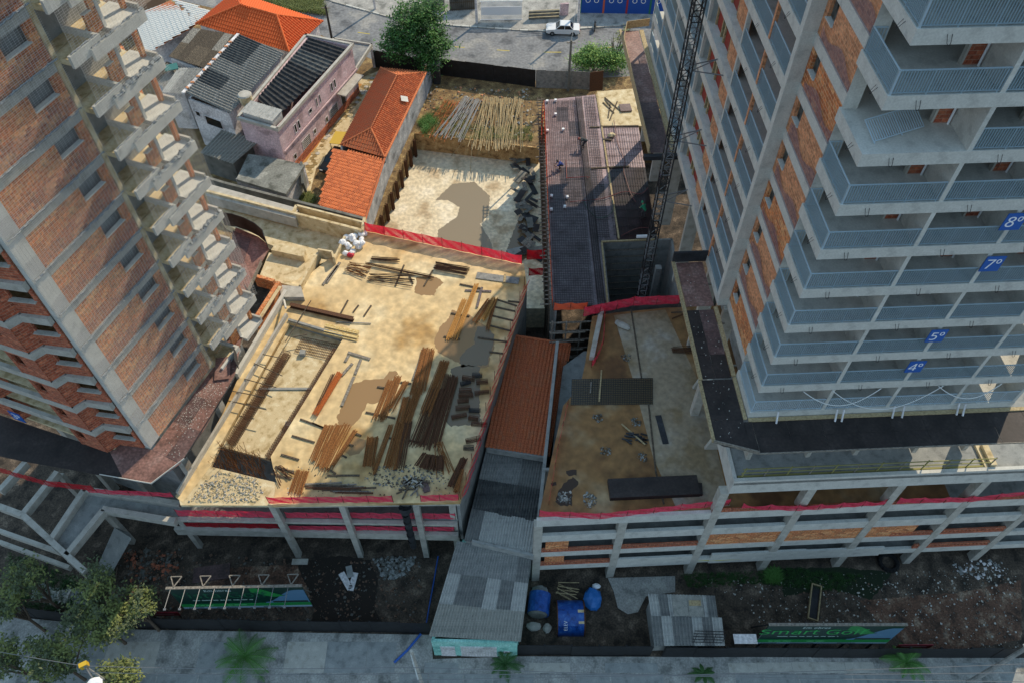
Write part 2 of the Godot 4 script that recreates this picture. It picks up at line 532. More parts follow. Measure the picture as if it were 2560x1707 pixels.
func build_right_tower() -> void:
	var T := thing("apartment_tower", "unfinished concrete tower with blue netted balcony railings and orange side walls", "building", Vector3(14.39, 0, -26.1), deg_to_rad(2.75))
	var K0 := 3
	var K1 := 19
	var outline := [Vector2(0, 0), Vector2(16.4, 0), Vector2(16.4, -40), Vector2(0, -40), Vector2(0, -9.0), Vector2(0.65, -9.0), Vector2(0.65, -3.2), Vector2(0, -3.2)]
	var sg := G.new()
	sg.prism(outline, 0.0, 0.65)
	var slab := sg.mesh()
	var rails := {}
	var lp := loop_mesh()
	var bays_front := [[0.12, 4.38], [4.62, 8.33], [8.57, 12.33], [12.57, 16.2]]
	var bays_side := [[9.6, 12.9], [13.2, 16.9], [24.6, 28.2], [28.5, 32.0], [32.4, 36.0], [36.2, 39.8]]
	for k in range(K0, K1):
		var y := TB + 2.8 * (k - 4)
		var s := put(slab, "floor_slab", M.conc_white, T)
		s.position.y = y
		if k == K1 - 1:
			break
		var f := y + 0.65
		# lifting loops cast into the slab edge
		if k > K0:
			for q in [[1.3, 0], [5.9, 0], [9.9, 0], [13.6, 0], [0, 1.0], [0, 11.2], [0, 14.9], [0, 30.0]]:
				var o := put(lp, "lifting_loop", M.steel_dark, s)
				o.position = Vector3(q[0], 0.3, -q[1])
				if q[1] > 0:
					o.rotation.y = -PI / 2
		# fin walls between the front balconies
		for x in [4.5, 8.45, 12.45, 16.3]:
			var w := G.new()
			w.lim(x - 0.11, x + 0.1, f, f + 2.15, -1.9, -0.03)
			put(w, "fin_wall", M.conc_white, T)
		# back walls of the balconies: brick panel and pipes beside the dark openings
		for x in [4.4, 8.34, 12.34]:
			var b := G.new()
			b.lim(x - 0.75, x - 0.01, f, f + 2.15, -2.05, -1.9)
			put(b, "brick_panel", M.brick_red, T)
			b = G.new()
			b.lim(x - 0.86, x - 0.76, f, f + 2.15, -2.1, -1.88)
			put(b, "door_jamb", M.conc, T)
			b = G.new()
			b.tube(Vector3(x + 0.02 - 0.16, f, -1.8), Vector3(x + 0.02 - 0.16, f + 2.15, -1.8), 0.05, 0.05, 6)
			put(b, "drain_pipe", M.white_paint, T)
		# inner partitions added to block light passing through the storeys
		var c := G.new()
		c.lim(1.9, 13.0, f, f + 2.15, -5.2, -5.0)
		c.lim(12.9, 13.1, f, f + 2.15, -36, -5.2)
		c.lim(1.9, 2.1, f, f + 2.15, -9.0, -5.2)
		c.lim(5.9, 6.1, f, f + 2.15, -4.9, -2.2)
		c.lim(9.9, 10.1, f, f + 2.15, -4.9, -2.2)
		put(c, "added_partition", M.conc_gray, T)
		# side: column, orange block wall, window slot by the pillar
		c = G.new()
		c.prism([Vector2(0.05, -3.05), Vector2(0.75, -3.05), Vector2(0.75, -3.75), Vector2(0.62, -3.75)], f, f + 2.15)
		put(c, "column", M.conc_white, T)
		c = G.new()
		c.lim(0.7, 0.88, f, f + 2.15, -7.7, -3.75)
		c.lim(0.7, 0.88, f, f + 1.0, -8.6, -7.7)
		c.lim(0.7, 0.88, f, f + 2.15, -9.0, -8.6)
		put(c, "block_wall", M.brick_pale if k % 3 else M.brick, T)
		c = G.new()
		c.lim(0.62, 0.9, f + 1.0, f + 1.06, -8.62, -7.68)
		put(c, "window_sill", M.conc_white, T)
		# side balconies: posts and inner wall
		for d in [13.05, 17.0, 24.4, 28.35, 32.2, 36.1, 39.9]:
			c = G.new()
			c.lim(0.03, 0.24 if d != 17.0 else 0.3, f, f + 2.15, -d - 0.1, -d + 0.1)
			put(c, "post", M.brick_pale if d == 13.05 else M.conc_white, T)
		c = G.new()
		c.lim(1.7, 1.85, f, f + 2.15, -17.2, -11.0)
		put(c, "inner_wall", M.brick_red, T)
		c = G.new()
		c.lim(1.6, 1.75, f, f + 2.15, -40, -24.5)
		put(c, "inner_wall", M.conc_gray, T)
		# hoist bay: pale block panel, red doors, timber jambs
		c = G.new()
		c.lim(0.45, 0.6, f, f + 2.15, -19.9, -17.6)
		put(c, "block_panel", M.brick_pale, T)
		for d in [20.2, 22.4]:
			c = G.new()
			c.lim(0.62, 0.7, f, f + 2.1, -d - 1.35, -d)
			put(c, "landing_door", M.red_panel, T)
			c = G.new()
			c.lim(0.5, 0.72, f, f + 2.15, -d - 1.55, -d - 1.37)
			c.lim(0.5, 0.72, f, f + 2.15, -d + 0.02, -d + 0.14)
			put(c, "door_jamb", M.timber, T)
			if d == 20.2 and k % 2:
				c = G.new()
				c.lim(0.58, 0.615, f + 1.2, f + 1.65, -d - 0.9, -d - 0.55)
				put(c, "door_notice", sm("3fae6a", 0.7), T)
		# railings
		for b in bays_front:
			var L: float = b[1] - b[0]
			if not rails.has(snappedf(L, 0.01)):
				rails[snappedf(L, 0.01)] = rail_mesh(L)
			if k == 10 and b[0] < 1.0:
				continue   # this railing has fallen
			var r := put(rails[snappedf(L, 0.01)], "railing", M.rail, T)
			r.position = Vector3(b[0], f, -0.07)
			if k > K0:
				var n := G.new()
				n.lim(b[0], b[1], f + 0.02, f + 1.12, -0.018, -0.014)
				put(n, "railing_net", M.teal_veil, T)
		for b in bays_side:
			var L: float = b[1] - b[0]
			if not rails.has(snappedf(L, 0.01)):
				rails[snappedf(L, 0.01)] = rail_mesh(L)
			var r := put(rails[snappedf(L, 0.01)], "railing", M.rail, T)
			r.position = Vector3(0.09, f, -b[0])
			r.rotation.y = PI / 2
			var n := G.new()
			n.lim(0.022, 0.026, f + 0.02, f + 1.1, -b[1], -b[0])
			put(n, "railing_net", M.teal_veil, T)
		if k != 10:
			if not rails.has(3.0):
				rails[3.0] = rail_mesh(3.0)
				rails[0.55] = rail_mesh(0.55)
			var r := put(rails[3.0], "railing", M.rail, T)
			r.position = Vector3(0.09, f, -0.1)
			r.rotation.y = PI / 2
			r = put(rails[0.55], "railing", M.rail, T)
			r.position = Vector3(0.1, f, -3.0)
			if k > K0:
				var n := G.new()
				n.lim(0.022, 0.026, f + 0.02, f + 1.1, -3.1, -0.1)
				put(n, "railing_net", M.teal_veil, T)
		else:
			# fallen railing leaning on the balcony floor
			var fr := put(rail_mesh(2.6), "fallen_railing", M.rail, T)
			fr.position = Vector3(0.7, f + 0.05, -0.6)
			fr.rotation = Vector3(-1.05, 0.35, 0.0)
		# end wall
		c = G.new()
		c.lim(1.8, 13.0, f, f + 2.15, -40.0, -39.8)
		put(c, "end_wall", M.brick_pale, T)
		# bunched netting along the side wall
		if k > K0:
			c = G.new()
			for i in 9:
				var d0 := 3.9 + i * 0.5
				var h0 := 0.75 + 0.28 * sin(i * 0.9 + k * 1.7)
				var h1 := 0.75 + 0.28 * sin((i + 1) * 0.9 + k * 1.7)
				c.quad(Vector3(0.6, f + 0.02, -d0), Vector3(0.6, f + 0.02, -d0 - 0.5), Vector3(0.6, f + h1, -d0 - 0.5), Vector3(0.6, f + h0, -d0))
			put(c, "wall_net", M.net_mauve, T)
	for q in [[2.6, 7.2, 0.9], [4.3, 10.9, 1.5], [10.6, 14.4, 0.7]]:
		var sn := G.new()
		var y4: float = TB + 0.1
		var pa: Vector3
		for i in 17:
			var t := i / 16.0
			var b := Vector3(lerpf(q[0], q[1], t), y4 - q[2] * 4.0 * t * (1 - t), 0.1 + 0.5 * sin(PI * t))
			if i > 0:
				sn.tube(pa, b, 0.03, 0.03, 4, false)
			pa = b
		put(sn, "slack_net_rope", M.net_white, T)
	# continuous pillar
	var p := G.new()
	p.lim(-0.05, 1.25, 21.75, 66.0, -9.45, -9.02)
	put(p, "pillar", M.conc_white, T)
	# columns of the double-height ground storey on the podium
	for x in [1.3, 5.3, 8.5, 12.5, 15.9]:
		var c := G.new()
		c.lim(x - 0.14, x + 0.14, 15.8, 21.12, -1.1, -0.05)
		put(c, "base_column", M.conc, T)
	for d in [8.6, 13.0, 20.0, 27.0, 33.0, 39.0]:
		var c := G.new()
		c.lim(0.4, 1.4, 11.15, 21.12, -d - 0.3, -d)
		put(c, "base_column", M.conc, T)
	var bw := G.new()
	bw.lim(4.0, 13.0, 11.2, 21.1, -38, -6)
	put(bw, "added_core", M.conc_gray, T)  # box added to stop light passing through the ground storey
	# floor number signs
	for s in [[4, "4º", 8.4], [5, "5º", 8.42], [7, "7º", 8.76], [8, "8º", 8.38]]:
		var f2: float = TB + 2.8 * (s[0] - 4) + 0.65
		var sg2 := thing("floor_sign", "square blue sign reading %s hung on a tower balcony" % s[1], "sign", T.transform * Vector3(s[2], f2 + 1.0, 0.09), deg_to_rad(2.75), "blue floor number signs")
		var b := G.new()
		b.lim(-0.47, 0.47, 0.0, 1.02, -0.02, 0.02)
		put(b, "board", M.blue_sign, sg2)
		text3(s[1], 0.62, Vector3(0, 0.2, 0.024), M.white_paint, sg2, "number")
	# protection platform of film-faced plywood round the third floor
	var P := thing("protection_platform", "dark plywood safety platform around the right tower third floor", "platform", T.position, deg_to_rad(2.75))
	var y := 21.2
	# side stretch beside the orange wall
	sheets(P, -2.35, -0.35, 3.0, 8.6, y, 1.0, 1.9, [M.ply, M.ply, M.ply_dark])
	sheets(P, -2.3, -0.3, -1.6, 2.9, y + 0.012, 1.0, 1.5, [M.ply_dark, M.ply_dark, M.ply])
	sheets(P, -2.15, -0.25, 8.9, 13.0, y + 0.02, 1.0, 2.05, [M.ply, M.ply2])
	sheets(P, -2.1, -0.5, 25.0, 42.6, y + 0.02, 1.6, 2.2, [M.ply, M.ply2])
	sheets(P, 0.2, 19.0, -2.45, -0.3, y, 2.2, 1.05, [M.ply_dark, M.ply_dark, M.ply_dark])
	var e := G.new()
	e.prism([Vector2(-2.35, 1.6), Vector2(-1.9, 1.9), Vector2(0.18, 2.45), Vector2(0.18, 0.3), Vector2(-0.3, 0.3), Vector2(-0.3, 1.58)], y - 0.03, y + 0.008)
	put(e, "plywood_sheet", M.ply_dark, P)
	for t in [[-2.45, -2.2, 2.9, 13.1], [-0.3, -0.04, 3.1, 8.8], [-0.28, -0.06, -0.1, 3.0], [-2.5, -2.3, -1.6, 2.85], [-2.3, -2.1, 25, 42.8], [-0.45, -0.05, 25, 42.6]]:
		e = G.new()
		e.lim(t[0], t[1], y - 0.05, y + 0.06, -t[3], -t[2])
		put(e, "edge_board", M.timber, P)
	e = G.new()
	e.lim(0.0, 19.0, y - 0.03, y + 0.07, 0.06, 0.3)
	put(e, "edge_board", M.timber, P)
	e = G.new()
	e.lim(0.1, 19.0, y - 0.08, y + 0.02, 2.46, 2.52)
	put(e, "outer_batten", M.timber_gray, P)
	e = G.new()
	e.beam(Vector3(-2.42, y + 0.12, 1.62), Vector3(0.1, y + 0.1, 2.5), 0.07, 0.3)
	put(e, "edge_board", M.timber_gray, P)
	# upright end boards
	e = G.new()
	e.lim(-2.4, 0.1, y, y + 0.95, -13.2, -13.05)
	put(e, "end_board", M.black_board, P)
	e = G.new()
	e.lim(-2.7, 0.2, y - 0.35, y + 0.02, -24.9, -24.5)
	put(e, "end_board", M.black_board, P)
	e = G.new()
	e.beam(Vector3(-2.25, y + 0.35, -25.0), Vector3(-2.25, y + 0.35, -40.5), 0.05, 0.75)
	e.beam(Vector3(-2.25, y + 0.35, -40.5), Vector3(-1.6, y + 0.35, -43.0), 0.05, 0.75)
	e.beam(Vector3(-1.6, y + 0.35, -43.0), Vector3(0.6, y + 0.35, -43.4), 0.05, 0.75)
	put(e, "side_board", M.timber, P)
	# brackets
	for d in [0.5, 4.0, 7.5, 11.0, 27, 31, 35, 39]:
		e = G.new()
		e.beam(Vector3(0.2, y - 0.12, -d), Vector3(-2.3, y - 0.12, -d), 0.1, 0.14)
		put(e, "bracket", M.timber_gray, P)
	for x in [2.0, 5.0, 8.0, 11.0, 14.0]:
		e = G.new()
		e.beam(Vector3(x, y - 0.12, -0.2), Vector3(x, y - 0.12, 2.4), 0.1, 0.14)
		put(e, "bracket", M.timber_gray, P)
	for q in [[5.2, 0.22], [8.75, 0.15], [9.35, 0.16], [12.75, 0.12], [1.6, 0.2], [13.1, 0.2], [5.6, 0.25]]:
		e = G.new()
		e.tube(Vector3(q[0], y + 0.1, q[1] + 0.35), Vector3(q[0] + 0.08, y + 0.75, q[1] - 0.1), 0.06, 0.06, 7)
		put(e, "drain_stub", M.white_wall, P)
	# litter on the platform
	litter(P.transform, -2.1, -0.5, -1.5, 12.0, y + 0.03, 70, 0.05)
	# hoist mast
	var H := thing("hoist_mast", "lattice steel hoist mast tied to the right tower", "mast", T.transform * Vector3(-2.25, 0, -19.4), deg_to_rad(2.75))
	var hg := G.new()
	for a in [[-0.33, -0.33], [0.33, -0.33], [-0.33, 0.33], [0.33, 0.33]]:
		hg.tube(Vector3(a[0], 0, a[1]), Vector3(a[0], 60, a[1]), 0.05, 0.05, 6)
	put(hg, "mast_legs", M.steel_dark, H)
	var sec := G.new()
	for i in 2:
		var yy := i * 0.75
		var c4 := [Vector3(-0.33, yy, -0.33), Vector3(0.33, yy, -0.33), Vector3(0.33, yy, 0.33), Vector3(-0.33, yy, 0.33)]
		for j in 4:
			sec.beam(c4[j], c4[(j + 1) % 4], 0.05, 0.05)
			sec.beam(c4[j], c4[(j + 1) % 4] + Vector3(0, 0.75, 0), 0.035, 0.035)
	var secm := sec.mesh()
	for i in 40:
		var o := put(secm, "mast_section", M.steel_gray if i % 3 else M.steel_dark, H)
		o.position.y = i * 1.5
	for k in [3, 5, 7, 9, 11]:
		var yy: float = TB + 2.8 * (k - 4) + 0.3
		var tg := G.new()
		tg.beam(Vector3(0.3, yy, -0.3), Vector3(2.25, yy, -0.9), 0.06, 0.06)
		tg.beam(Vector3(0.3, yy, 0.3), Vector3(2.25, yy, 0.9), 0.06, 0.06)
		tg.beam(Vector3(0.3, yy, 0.3), Vector3(2.25, yy, -0.9), 0.05, 0.05)
		put(tg, "wall_tie", M.steel_gray, H)

func litter(xf: Transform3D, x0: float, x1: float, d0: float, d1: float, y: float, k: int, s: float) -> void:
	var g := G.new()
	for i in k:
		var c := Vector3(rng.randf_range(x0, x1), y, -rng.randf_range(d0, d1))
		var r := rng.randf_range(0.3, 1.0) * s
		g.box(c, Vector3(r, r * 0.5, r * 1.4), Basis(Vector3.UP, rng.randf() * 6.0))
	var o := put(g, "concrete_crumbs", M.conc_white)
	o.transform = xf
	stuff(tag(o, "scattered pale crumbs of concrete on the plywood platform", "debris", "crumbs of concrete"))

# plywood sheets over a rectangle: x range, depth range, sheet sizes
func sheets(parent: Node, x0: float, x1: float, d0: float, d1: float, y: float, w: float, l: float, mats: Array) -> void:
	var nx := maxi(1, int(round((x1 - x0) / w)))
	var nd := maxi(1, int(round((d1 - d0) / l)))
	for i in nx:
		for j in nd:
			var g := G.new()
			var a := x0 + (x1 - x0) * i / nx
			var b := x0 + (x1 - x0) * (i + 1) / nx
			var c := d0 + (d1 - d0) * j / nd
			var d := d0 + (d1 - d0) * (j + 1) / nd
			var t := rng.randf_range(-0.012, 0.012)
			g.box(Vector3((a + b) / 2, y + t - 0.02, -(c + d) / 2), Vector3(b - a - 0.012, 0.025, d - c - 0.012), Basis(Vector3(1, 0, rng.randf_range(-0.2, 0.2)).normalized(), rng.randf_range(-0.008, 0.008)))
			put(g, "plywood_sheet", mats[rng.randi() % mats.size()], parent)

func text3(s: String, h: float, at: Vector3, m: Material, parent: Node, called: String, width := 0.0) -> MeshInstance3D:
	var t := TextMesh.new()
	var f := SystemFont.new()
	f.font_names = PackedStringArray(["Droid Sans"])
	t.font = f
	t.text = s
	t.font_size = 64
	t.pixel_size = h / 46.0
	t.depth = 0.012
	var o := MeshInstance3D.new()
	o.mesh = t
	o.material_override = m
	o.name = called
	o.position = at + Vector3(0, h * 0.5, 0)
	parent.add_child(o, true)
	return o

# ---------------------------------------------------------------- podium of the right tower
func build_podium() -> void:
	var xf := Transform3D(Basis(Vector3.UP, deg_to_rad(2.75)), Vector3(14.39, 0, -26.1))
	var T := thing("parking_podium", "concrete parking frame below the right tower with open bays and brick infill", "building", xf.origin, deg_to_rad(2.75))
	var zf := 1.5     # front plane
	var X0 := -12.75
	var X1 := 34.0
	var cols := [-12.6, -6.6, -0.2, 5.75, 11.9, 17.7, 23.3, 29.0]
	var g: G
	# deck
	g = G.new()
	g.prism([Vector2(0.1, zf), Vector2(X1, zf), Vector2(X1, -40), Vector2(16.6, -40), Vector2(16.6, -7), Vector2(0.1, -7)], 15.25, 15.55)
	put(g, "deck_slab", M.conc_gray, T)
	g = G.new()
	g.lim(0.05, X1, 14.1, 15.8, zf - 0.25, zf)
	put(g, "deck_beam", M.conc_white, T)
	g = G.new()
	g.lim(0.05, 0.3, 14.1, 15.75, -7, zf - 0.25)
	put(g, "deck_beam", M.conc_white, T)
	g = G.new()
	g.lim(17.2, 17.6, 15.55, 16.0, -0.4, zf - 0.3)
	g.lim(16.9, 17.15, 15.55, 15.75, -3.0, zf - 0.3)
	put(g, "deck_kerb", M.conc_warm, T)
	# lower levels: edge beams and floor plates (level B is a separate slab on the left)
	var lev := [[10.17, 11.15], [7.5, 8.55], [4.8, 5.55], [2.25, 3.0]]
	for i in lev.size():
		g = G.new()
		g.lim(X0, X1, lev[i][0], lev[i][1], zf - 0.28, zf - 0.02)
		put(g, "edge_beam", M.conc_white, T)
		if i > 0:
			g = G.new()
			g.prism([Vector2(-12.3, zf - 0.3), Vector2(X1, zf - 0.3), Vector2(X1, -15.5), Vector2(-7.5, -15.5), Vector2(-9.4, -14)], lev[i][0] + 0.1, lev[i][0] + 0.3)
			put(g, "floor_plate", M.conc_gray, T)
	for i in cols.size():
		var top := 14.1 if i >= 2 else 10.17
		g = G.new()
		g.lim(cols[i] - 0.3, cols[i] + 0.3, 0.0, top, zf - 0.6, zf + 0.004)
		put(g, "column", M.conc, T)
		if i >= 2:
			g = G.new()
			g.lim(cols[i] - 0.3, cols[i] + 0.3, 11.16, 15.25, zf - 8.5, zf - 8.0)
			put(g, "column", M.conc, T)
		for d in ([8.0, 16.0, 24.0] if i > 1 else []):
			g = G.new()
			g.lim(cols[i] - 0.25, cols[i] + 0.25, 0.0, 10.2, zf - d - 0.5, zf - d)
			put(g, "column", M.conc_gray, T)
	# end wall on the left and rear wall
	g = G.new()
	g.beam(Vector3(-12.55, 5.0, zf - 0.7), Vector3(-9.9, 5.0, -15.0), 0.25, 10.0)
	put(g, "side_wall", M.conc_gray, T)
	g = G.new()
	g.lim(-6, X1, 0, 11.0, -16.2, -16.0)
	put(g, "rear_wall", M.conc_gray, T)
	g = G.new()
	g.lim(-12.0, X1, 0.1, 10.1, zf - 4.7, zf - 4.5)
	put(g, "inner_wall", M.conc_inner, T)  # wall added close behind the front so the bays go dark
	# brick infill bays: [x0, x1, y0, y1]
	for b in [[-0.2, 5.75, 5.55, 7.5], [5.75, 11.9, 5.55, 7.5], [11.9, 15.8, 5.55, 7.5], [-12.3, -10.3, 5.55, 7.5], [-12.3, -10.5, 3.0, 4.8]]:
		g = G.new()
		g.lim(b[0] + 0.31, b[1] - (0.31 if b[1] in cols else 0.0), b[2], b[3], zf - 0.22, zf - 0.08)
		put(g, "brick_infill", M.brick, T)
	# low perforated parapets in the open bays
	for b in [[-12.3, -6.9, 5.55, 0.5], [-12.3, -6.9, 3.0, 0.55], [-6.3, -0.5, 5.55, 0.55], [17.0, 23.0, 3.0, 0.6], [14.2, 17.4, 5.55, 0.55], [-0.5, 23.0, 11.15, 0.35], [17.9, 23.1, 5.55, 0.65]]:
		g = G.new()
		g.lim(b[0], b[1], b[2], b[2] + b[3] * 0.45, zf - 0.2, zf - 0.05)
		g.lim(b[0], b[1], b[2] + b[3] * 0.8, b[2] + b[3], zf - 0.2, zf - 0.05)
		var n := int((b[1] - b[0]) / 0.3)
		for i in n:
			var x: float = b[0] + (b[1] - b[0]) * i / n
			g.lim(x, x + 0.12, b[2] + b[3] * 0.45, b[2] + b[3] * 0.8, zf - 0.2, zf - 0.05)
		put(g, "hollow_brick_parapet", M.brick_red, T)
	# raised concrete parapet pieces
	for b in [[-6.3, -0.5, 3.0, 0.7], [1.0, 8.4, 3.0, 0.75], [8.4, 14.6, 3.0, 0.6]]:
		g = G.new()
		g.lim(b[0], b[1], b[2] - 0.9, b[2] + b[3], zf - 0.14, zf + 0.02)
		put(g, "parapet", M.conc_white, T)
	# level B slab (brown stained)
	g = G.new()
	g.prism([Vector2(-12.62, zf - 0.29), Vector2(16.6, zf - 0.29), Vector2(16.6, -17.2), Vector2(-0.6, -17.2), Vector2(-4.8, -16.9), Vector2(-6.9, -16.6), Vector2(-8.0, -11.8), Vector2(-8.6, -9.7), Vector2(-10.1, -7.9)], 10.75, 11.15)
	var B := put(g, "level_slab", stain_mat_b(), T)
	# paler screed on the tower side of the slab
	g = G.new()
	g.prism([Vector2(-5.1, -16.6), Vector2(-0.7, -17.0), Vector2(0.9, -8.5), Vector2(0.9, zf - 0.5), Vector2(-2.9, zf - 0.5), Vector2(-3.9, -3.0), Vector2(-4.4, -10.0)], 11.14, 11.156)
	put(g, "screed", mt(mottle(hexc("8a775a"), hexc("9c8d76"), hexc("aaa193"), 62, 0.005, 0.04, 512), 14.0, 0.85), T)
	# timber guard rail on the deck edge
	for yy in [0.45, 0.95]:
		g = G.new()
		g.beam(Vector3(0.5, 15.8 + yy, zf - 0.35), Vector3(17.2, 15.8 + yy, zf - 0.35), 0.05, 0.06)
		put(g, "guard_rail", M.olive, T)
	for i in 12:
		g = G.new()
		g.beam(Vector3(0.6 + i * 1.5, 15.55, zf - 0.35), Vector3(0.75 + i * 1.5, 16.8, zf - 0.4), 0.06, 0.06)
		put(g, "guard_post", M.timber_gray if i % 2 else M.olive, T)
	g = G.new()
	g.beam(Vector3(0.4, 15.62, zf - 0.42), Vector3(17.0, 15.62, zf - 0.42), 0.12, 0.12)
	put(g, "toe_board", M.olive, T)

func stain_mat_b() -> StandardMaterial3D:
	var m := mt(mottle(hexc("6a4a2c"), hexc("8b6840"), hexc("a38d6c"), 61, 0.0042, 0.05, 512), 20.0, 0.8)
	return m

# ---------------------------------------------------------------- left tower
const LB := 15.4
func wall_hole(g: G, a: Vector3, b: Vector3, t: float, h: float, s0: float, s1: float, w0: float, w1: float) -> void:
	# wall from a to b (base line at the outer face), thickness t, height h, one window from s0 to s1 along it and w0 to w1 up
	var f := (b - a).normalized()
	var L := a.distance_to(b)
	var nn := f.cross(Vector3.UP) * (-t / 2)
	for q in [[0.0, s0, 0.0, h], [s1, L, 0.0, h], [s0, s1, 0.0, w0], [s0, s1, w1, h]]:
		if q[1] - q[0] < 0.01 or q[3] - q[2] < 0.01:
			continue
		var p: Vector3 = a + f * q[0] + nn + Vector3(0, (q[2] + q[3]) / 2, 0)
		var r: Vector3 = a + f * q[1] + nn + Vector3(0, (q[2] + q[3]) / 2, 0)
		g.beam(p, r, t, q[3] - q[2])

func build_left_tower() -> void:
	var T := thing("brick_tower", "unfinished tower of orange blocks and bare concrete under white netting", "building", Vector3(-24.49, 0, -27.29), deg_to_rad(-20.7))
	var K := 15
	var plate := G.new()
	plate.prism([Vector2(-0.32, -0.4), Vector2(-2.3, 0.1), Vector2(-2.3, 0.9), Vector2(-14, 1.0), Vector2(-14, -21), Vector2(-10.0, -20.0), Vector2(-8.0, -14.0), Vector2(-0.9, -12.3), Vector2(-0.32, -7.4)], -0.2, 0.0)
	var pm := plate.mesh()
	for k in K:
		var f := LB + 2.8 * k
		var g: G
		put(pm, "floor_plate", M.conc_warm, T).position.y = f - 0.002
		if k > 0:
			g = G.new()
			g.lim(-0.3, 0.02, f - 0.55, f, -7.12, -1.0)
			put(g, "edge_beam", M.conc, T)
			g = G.new()
			g.beam(Vector3(-0.41, f - 0.3, 0.2), Vector3(-2.1, f - 0.3, 0.52), 0.3, 0.58)
			put(g, "edge_beam", M.conc, T)
			g = G.new()
			g.beam(Vector3(-2.1, f - 0.3, 0.4), Vector3(-2.5, f - 0.3, 1.3), 0.25, 0.58)
			g.beam(Vector3(-2.42, f - 0.3, 1.2), Vector3(-13.9, f - 0.3, 1.4), 0.25, 0.58)
			put(g, "edge_beam", M.conc, T)
		# facade wall with its window
		g = G.new()
		for q in [[1.0, 5.0, 0.0, 2.25], [6.55, 7.12, 0.0, 2.25], [5.0, 6.55, 0.0, 1.26]]:
			g.lim(-0.2, -0.04, f + q[2], f + q[3], -q[1], -q[0])
		put(g, "block_wall", M.brick, T)
		g = G.new()
		g.lim(-0.24, 0.03, f + 1.26, f + 1.34, -6.58, -4.97)
		put(g, "window_sill", M.conc_white, T)
		g = G.new()
		g.lim(-0.75, -0.65, f + 0.9, f + 2.25, -6.9, -4.7)
		put(g, "added_partition", M.conc_inner, T)  # panel added behind the window to darken the opening
		# front wall (street side) with a wide window
		g = G.new()
		wall_hole(g, Vector3(-2.05, f, 0.48), Vector3(-0.42, f, 0.12), 0.16, 2.2, 0.12, 1.45, 1.2, 2.15)
		put(g, "block_wall", M.brick_red, T)
		g = G.new()
		g.beam(Vector3(-2.0, f + 1.22, 0.52), Vector3(-0.5, f + 1.22, 0.18), 0.3, 0.06)
		put(g, "window_sill", M.conc, T)
		g = G.new()
		g.lim(-2.2, -0.45, f, f + 2.2, -0.75, -0.65)
		put(g, "added_partition", M.conc_inner, T)  # added backing that keeps the street window dark
		# projecting brick bays
		for s in [0.0, -7.2]:
			g = G.new()
			g.prism([Vector2(-2.08 + s, 0.42), Vector2(-2.45 + s, 1.2), Vector2(-2.62 + s, 1.16), Vector2(-2.3 + s, 0.36)], f, f + 2.24)
			wall_hole(g, Vector3(-4.6 + s, f, 1.32), Vector3(-2.5 + s, f, 1.28), 0.15, 2.24, 0.25, 0.95, 0.9, 2.0)
			g.prism([Vector2(-4.6 + s, 1.34), Vector2(-4.45 + s, 1.34), Vector2(-4.45 + s, -0.6), Vector2(-4.6 + s, -0.6)], f, f + 2.24)
			put(g, "brick_bay", M.brick_red, T)
			g = G.new()
			g.lim(-4.35 + s, -2.7 + s, f + 0.1, f + 2.1, 0.2, 0.3)
			put(g, "added_partition", M.conc_inner, T)  # added backing inside the bay, darkens its window
		g = G.new()
		g.lim(-9.2, -4.7, f, f + 2.2, -0.7, -0.55)
		put(g, "inner_wall", M.conc_gray, T)
		# loggia with upstands
		g = G.new()
		g.lim(-0.3, 0.99, f - 0.33, f + 0.004, -9.4, -7.42)
		put(g, "balcony_floor", M.conc_warm, T)
		g = G.new()
		g.lim(0.85, 1.02, f - 0.35, f + 0.3, -9.46, -7.3)
		g.lim(-1.2, 0.85, f - 0.35, f + 0.3, -9.46, -9.28)
		put(g, "balcony_upstand", M.conc_white, T)
		# window and brick strip behind the loggia
		g = G.new()
		g.lim(0.3, 0.46, f, f + 1.1, -10.35, -9.5)
		g.lim(0.3, 0.46, f + 1.1, f + 2.25, -10.35, -10.0)
		put(g, "block_wall", M.brick, T)
		g = G.new()
		g.lim(0.24, 0.5, f + 1.1, f + 1.15, -10.02, -9.48)
		put(g, "window_sill", M.conc_white, T)
		g = G.new()
		g.lim(0.2, 0.5, f, f + 2.25, -10.56, -10.36)
		put(g, "post", M.conc_white, T)
		g = G.new()
		g.lim(-1.3, -1.2, f, f + 2.2, -12.2, -7.5)
		put(g, "added_partition", M.conc_gray, T)
		# second balcony with its long edge beam
		if k > 0:
			g = G.new()
			g.lim(1.03, 1.2, f - 0.62, f + 0.02, -12.55, -8.5)
			put(g, "balcony_beam", M.conc_white, T)
		g = G.new()
		g.lim(-0.9, 1.03, f - 0.3, f, -12.5, -10.4)
		put(g, "balcony_floor", M.conc_white, T)
		g = G.new()
		g.lim(0.2, 1.03, f, f + 0.28, -12.5, -12.35)
		put(g, "balcony_upstand", M.conc, T)
		g = G.new()
		g.lim(0.1, 0.35, f, f + 2.2, -12.34, -12.12)
		put(g, "end_post", M.brick, T)
		# rear flank
		g = G.new()
		g.beam(Vector3(-1.6, f + 1.1, -12.6), Vector3(-8.0, f + 1.1, -14.0), 0.18, 2.2)
		g.beam(Vector3(-8.0, f + 1.1, -14.0), Vector3(-10.0, f + 1.1, -20.0), 0.18, 2.2)
		put(g, "rear_wall", M.brick, T)
	var c := G.new()
	c.lim(-13.0, -2.2, 0.0, LB - 0.25, -12.5, -1.6)
	put(c, "added_base_core", M.conc_gray, T)  # block added under the tower to keep sun out of its open base
	c = G.new()
	c.lim(-0.4, 0.0, LB, LB + 42, -1.0, 0.0)
	put(c, "corner_column", M.conc_white, T)
	c = G.new()
	c.lim(-0.4, 0.05, LB, LB + 42, -7.42, -7.13)
	put(c, "edge_column", M.conc_warm, T)
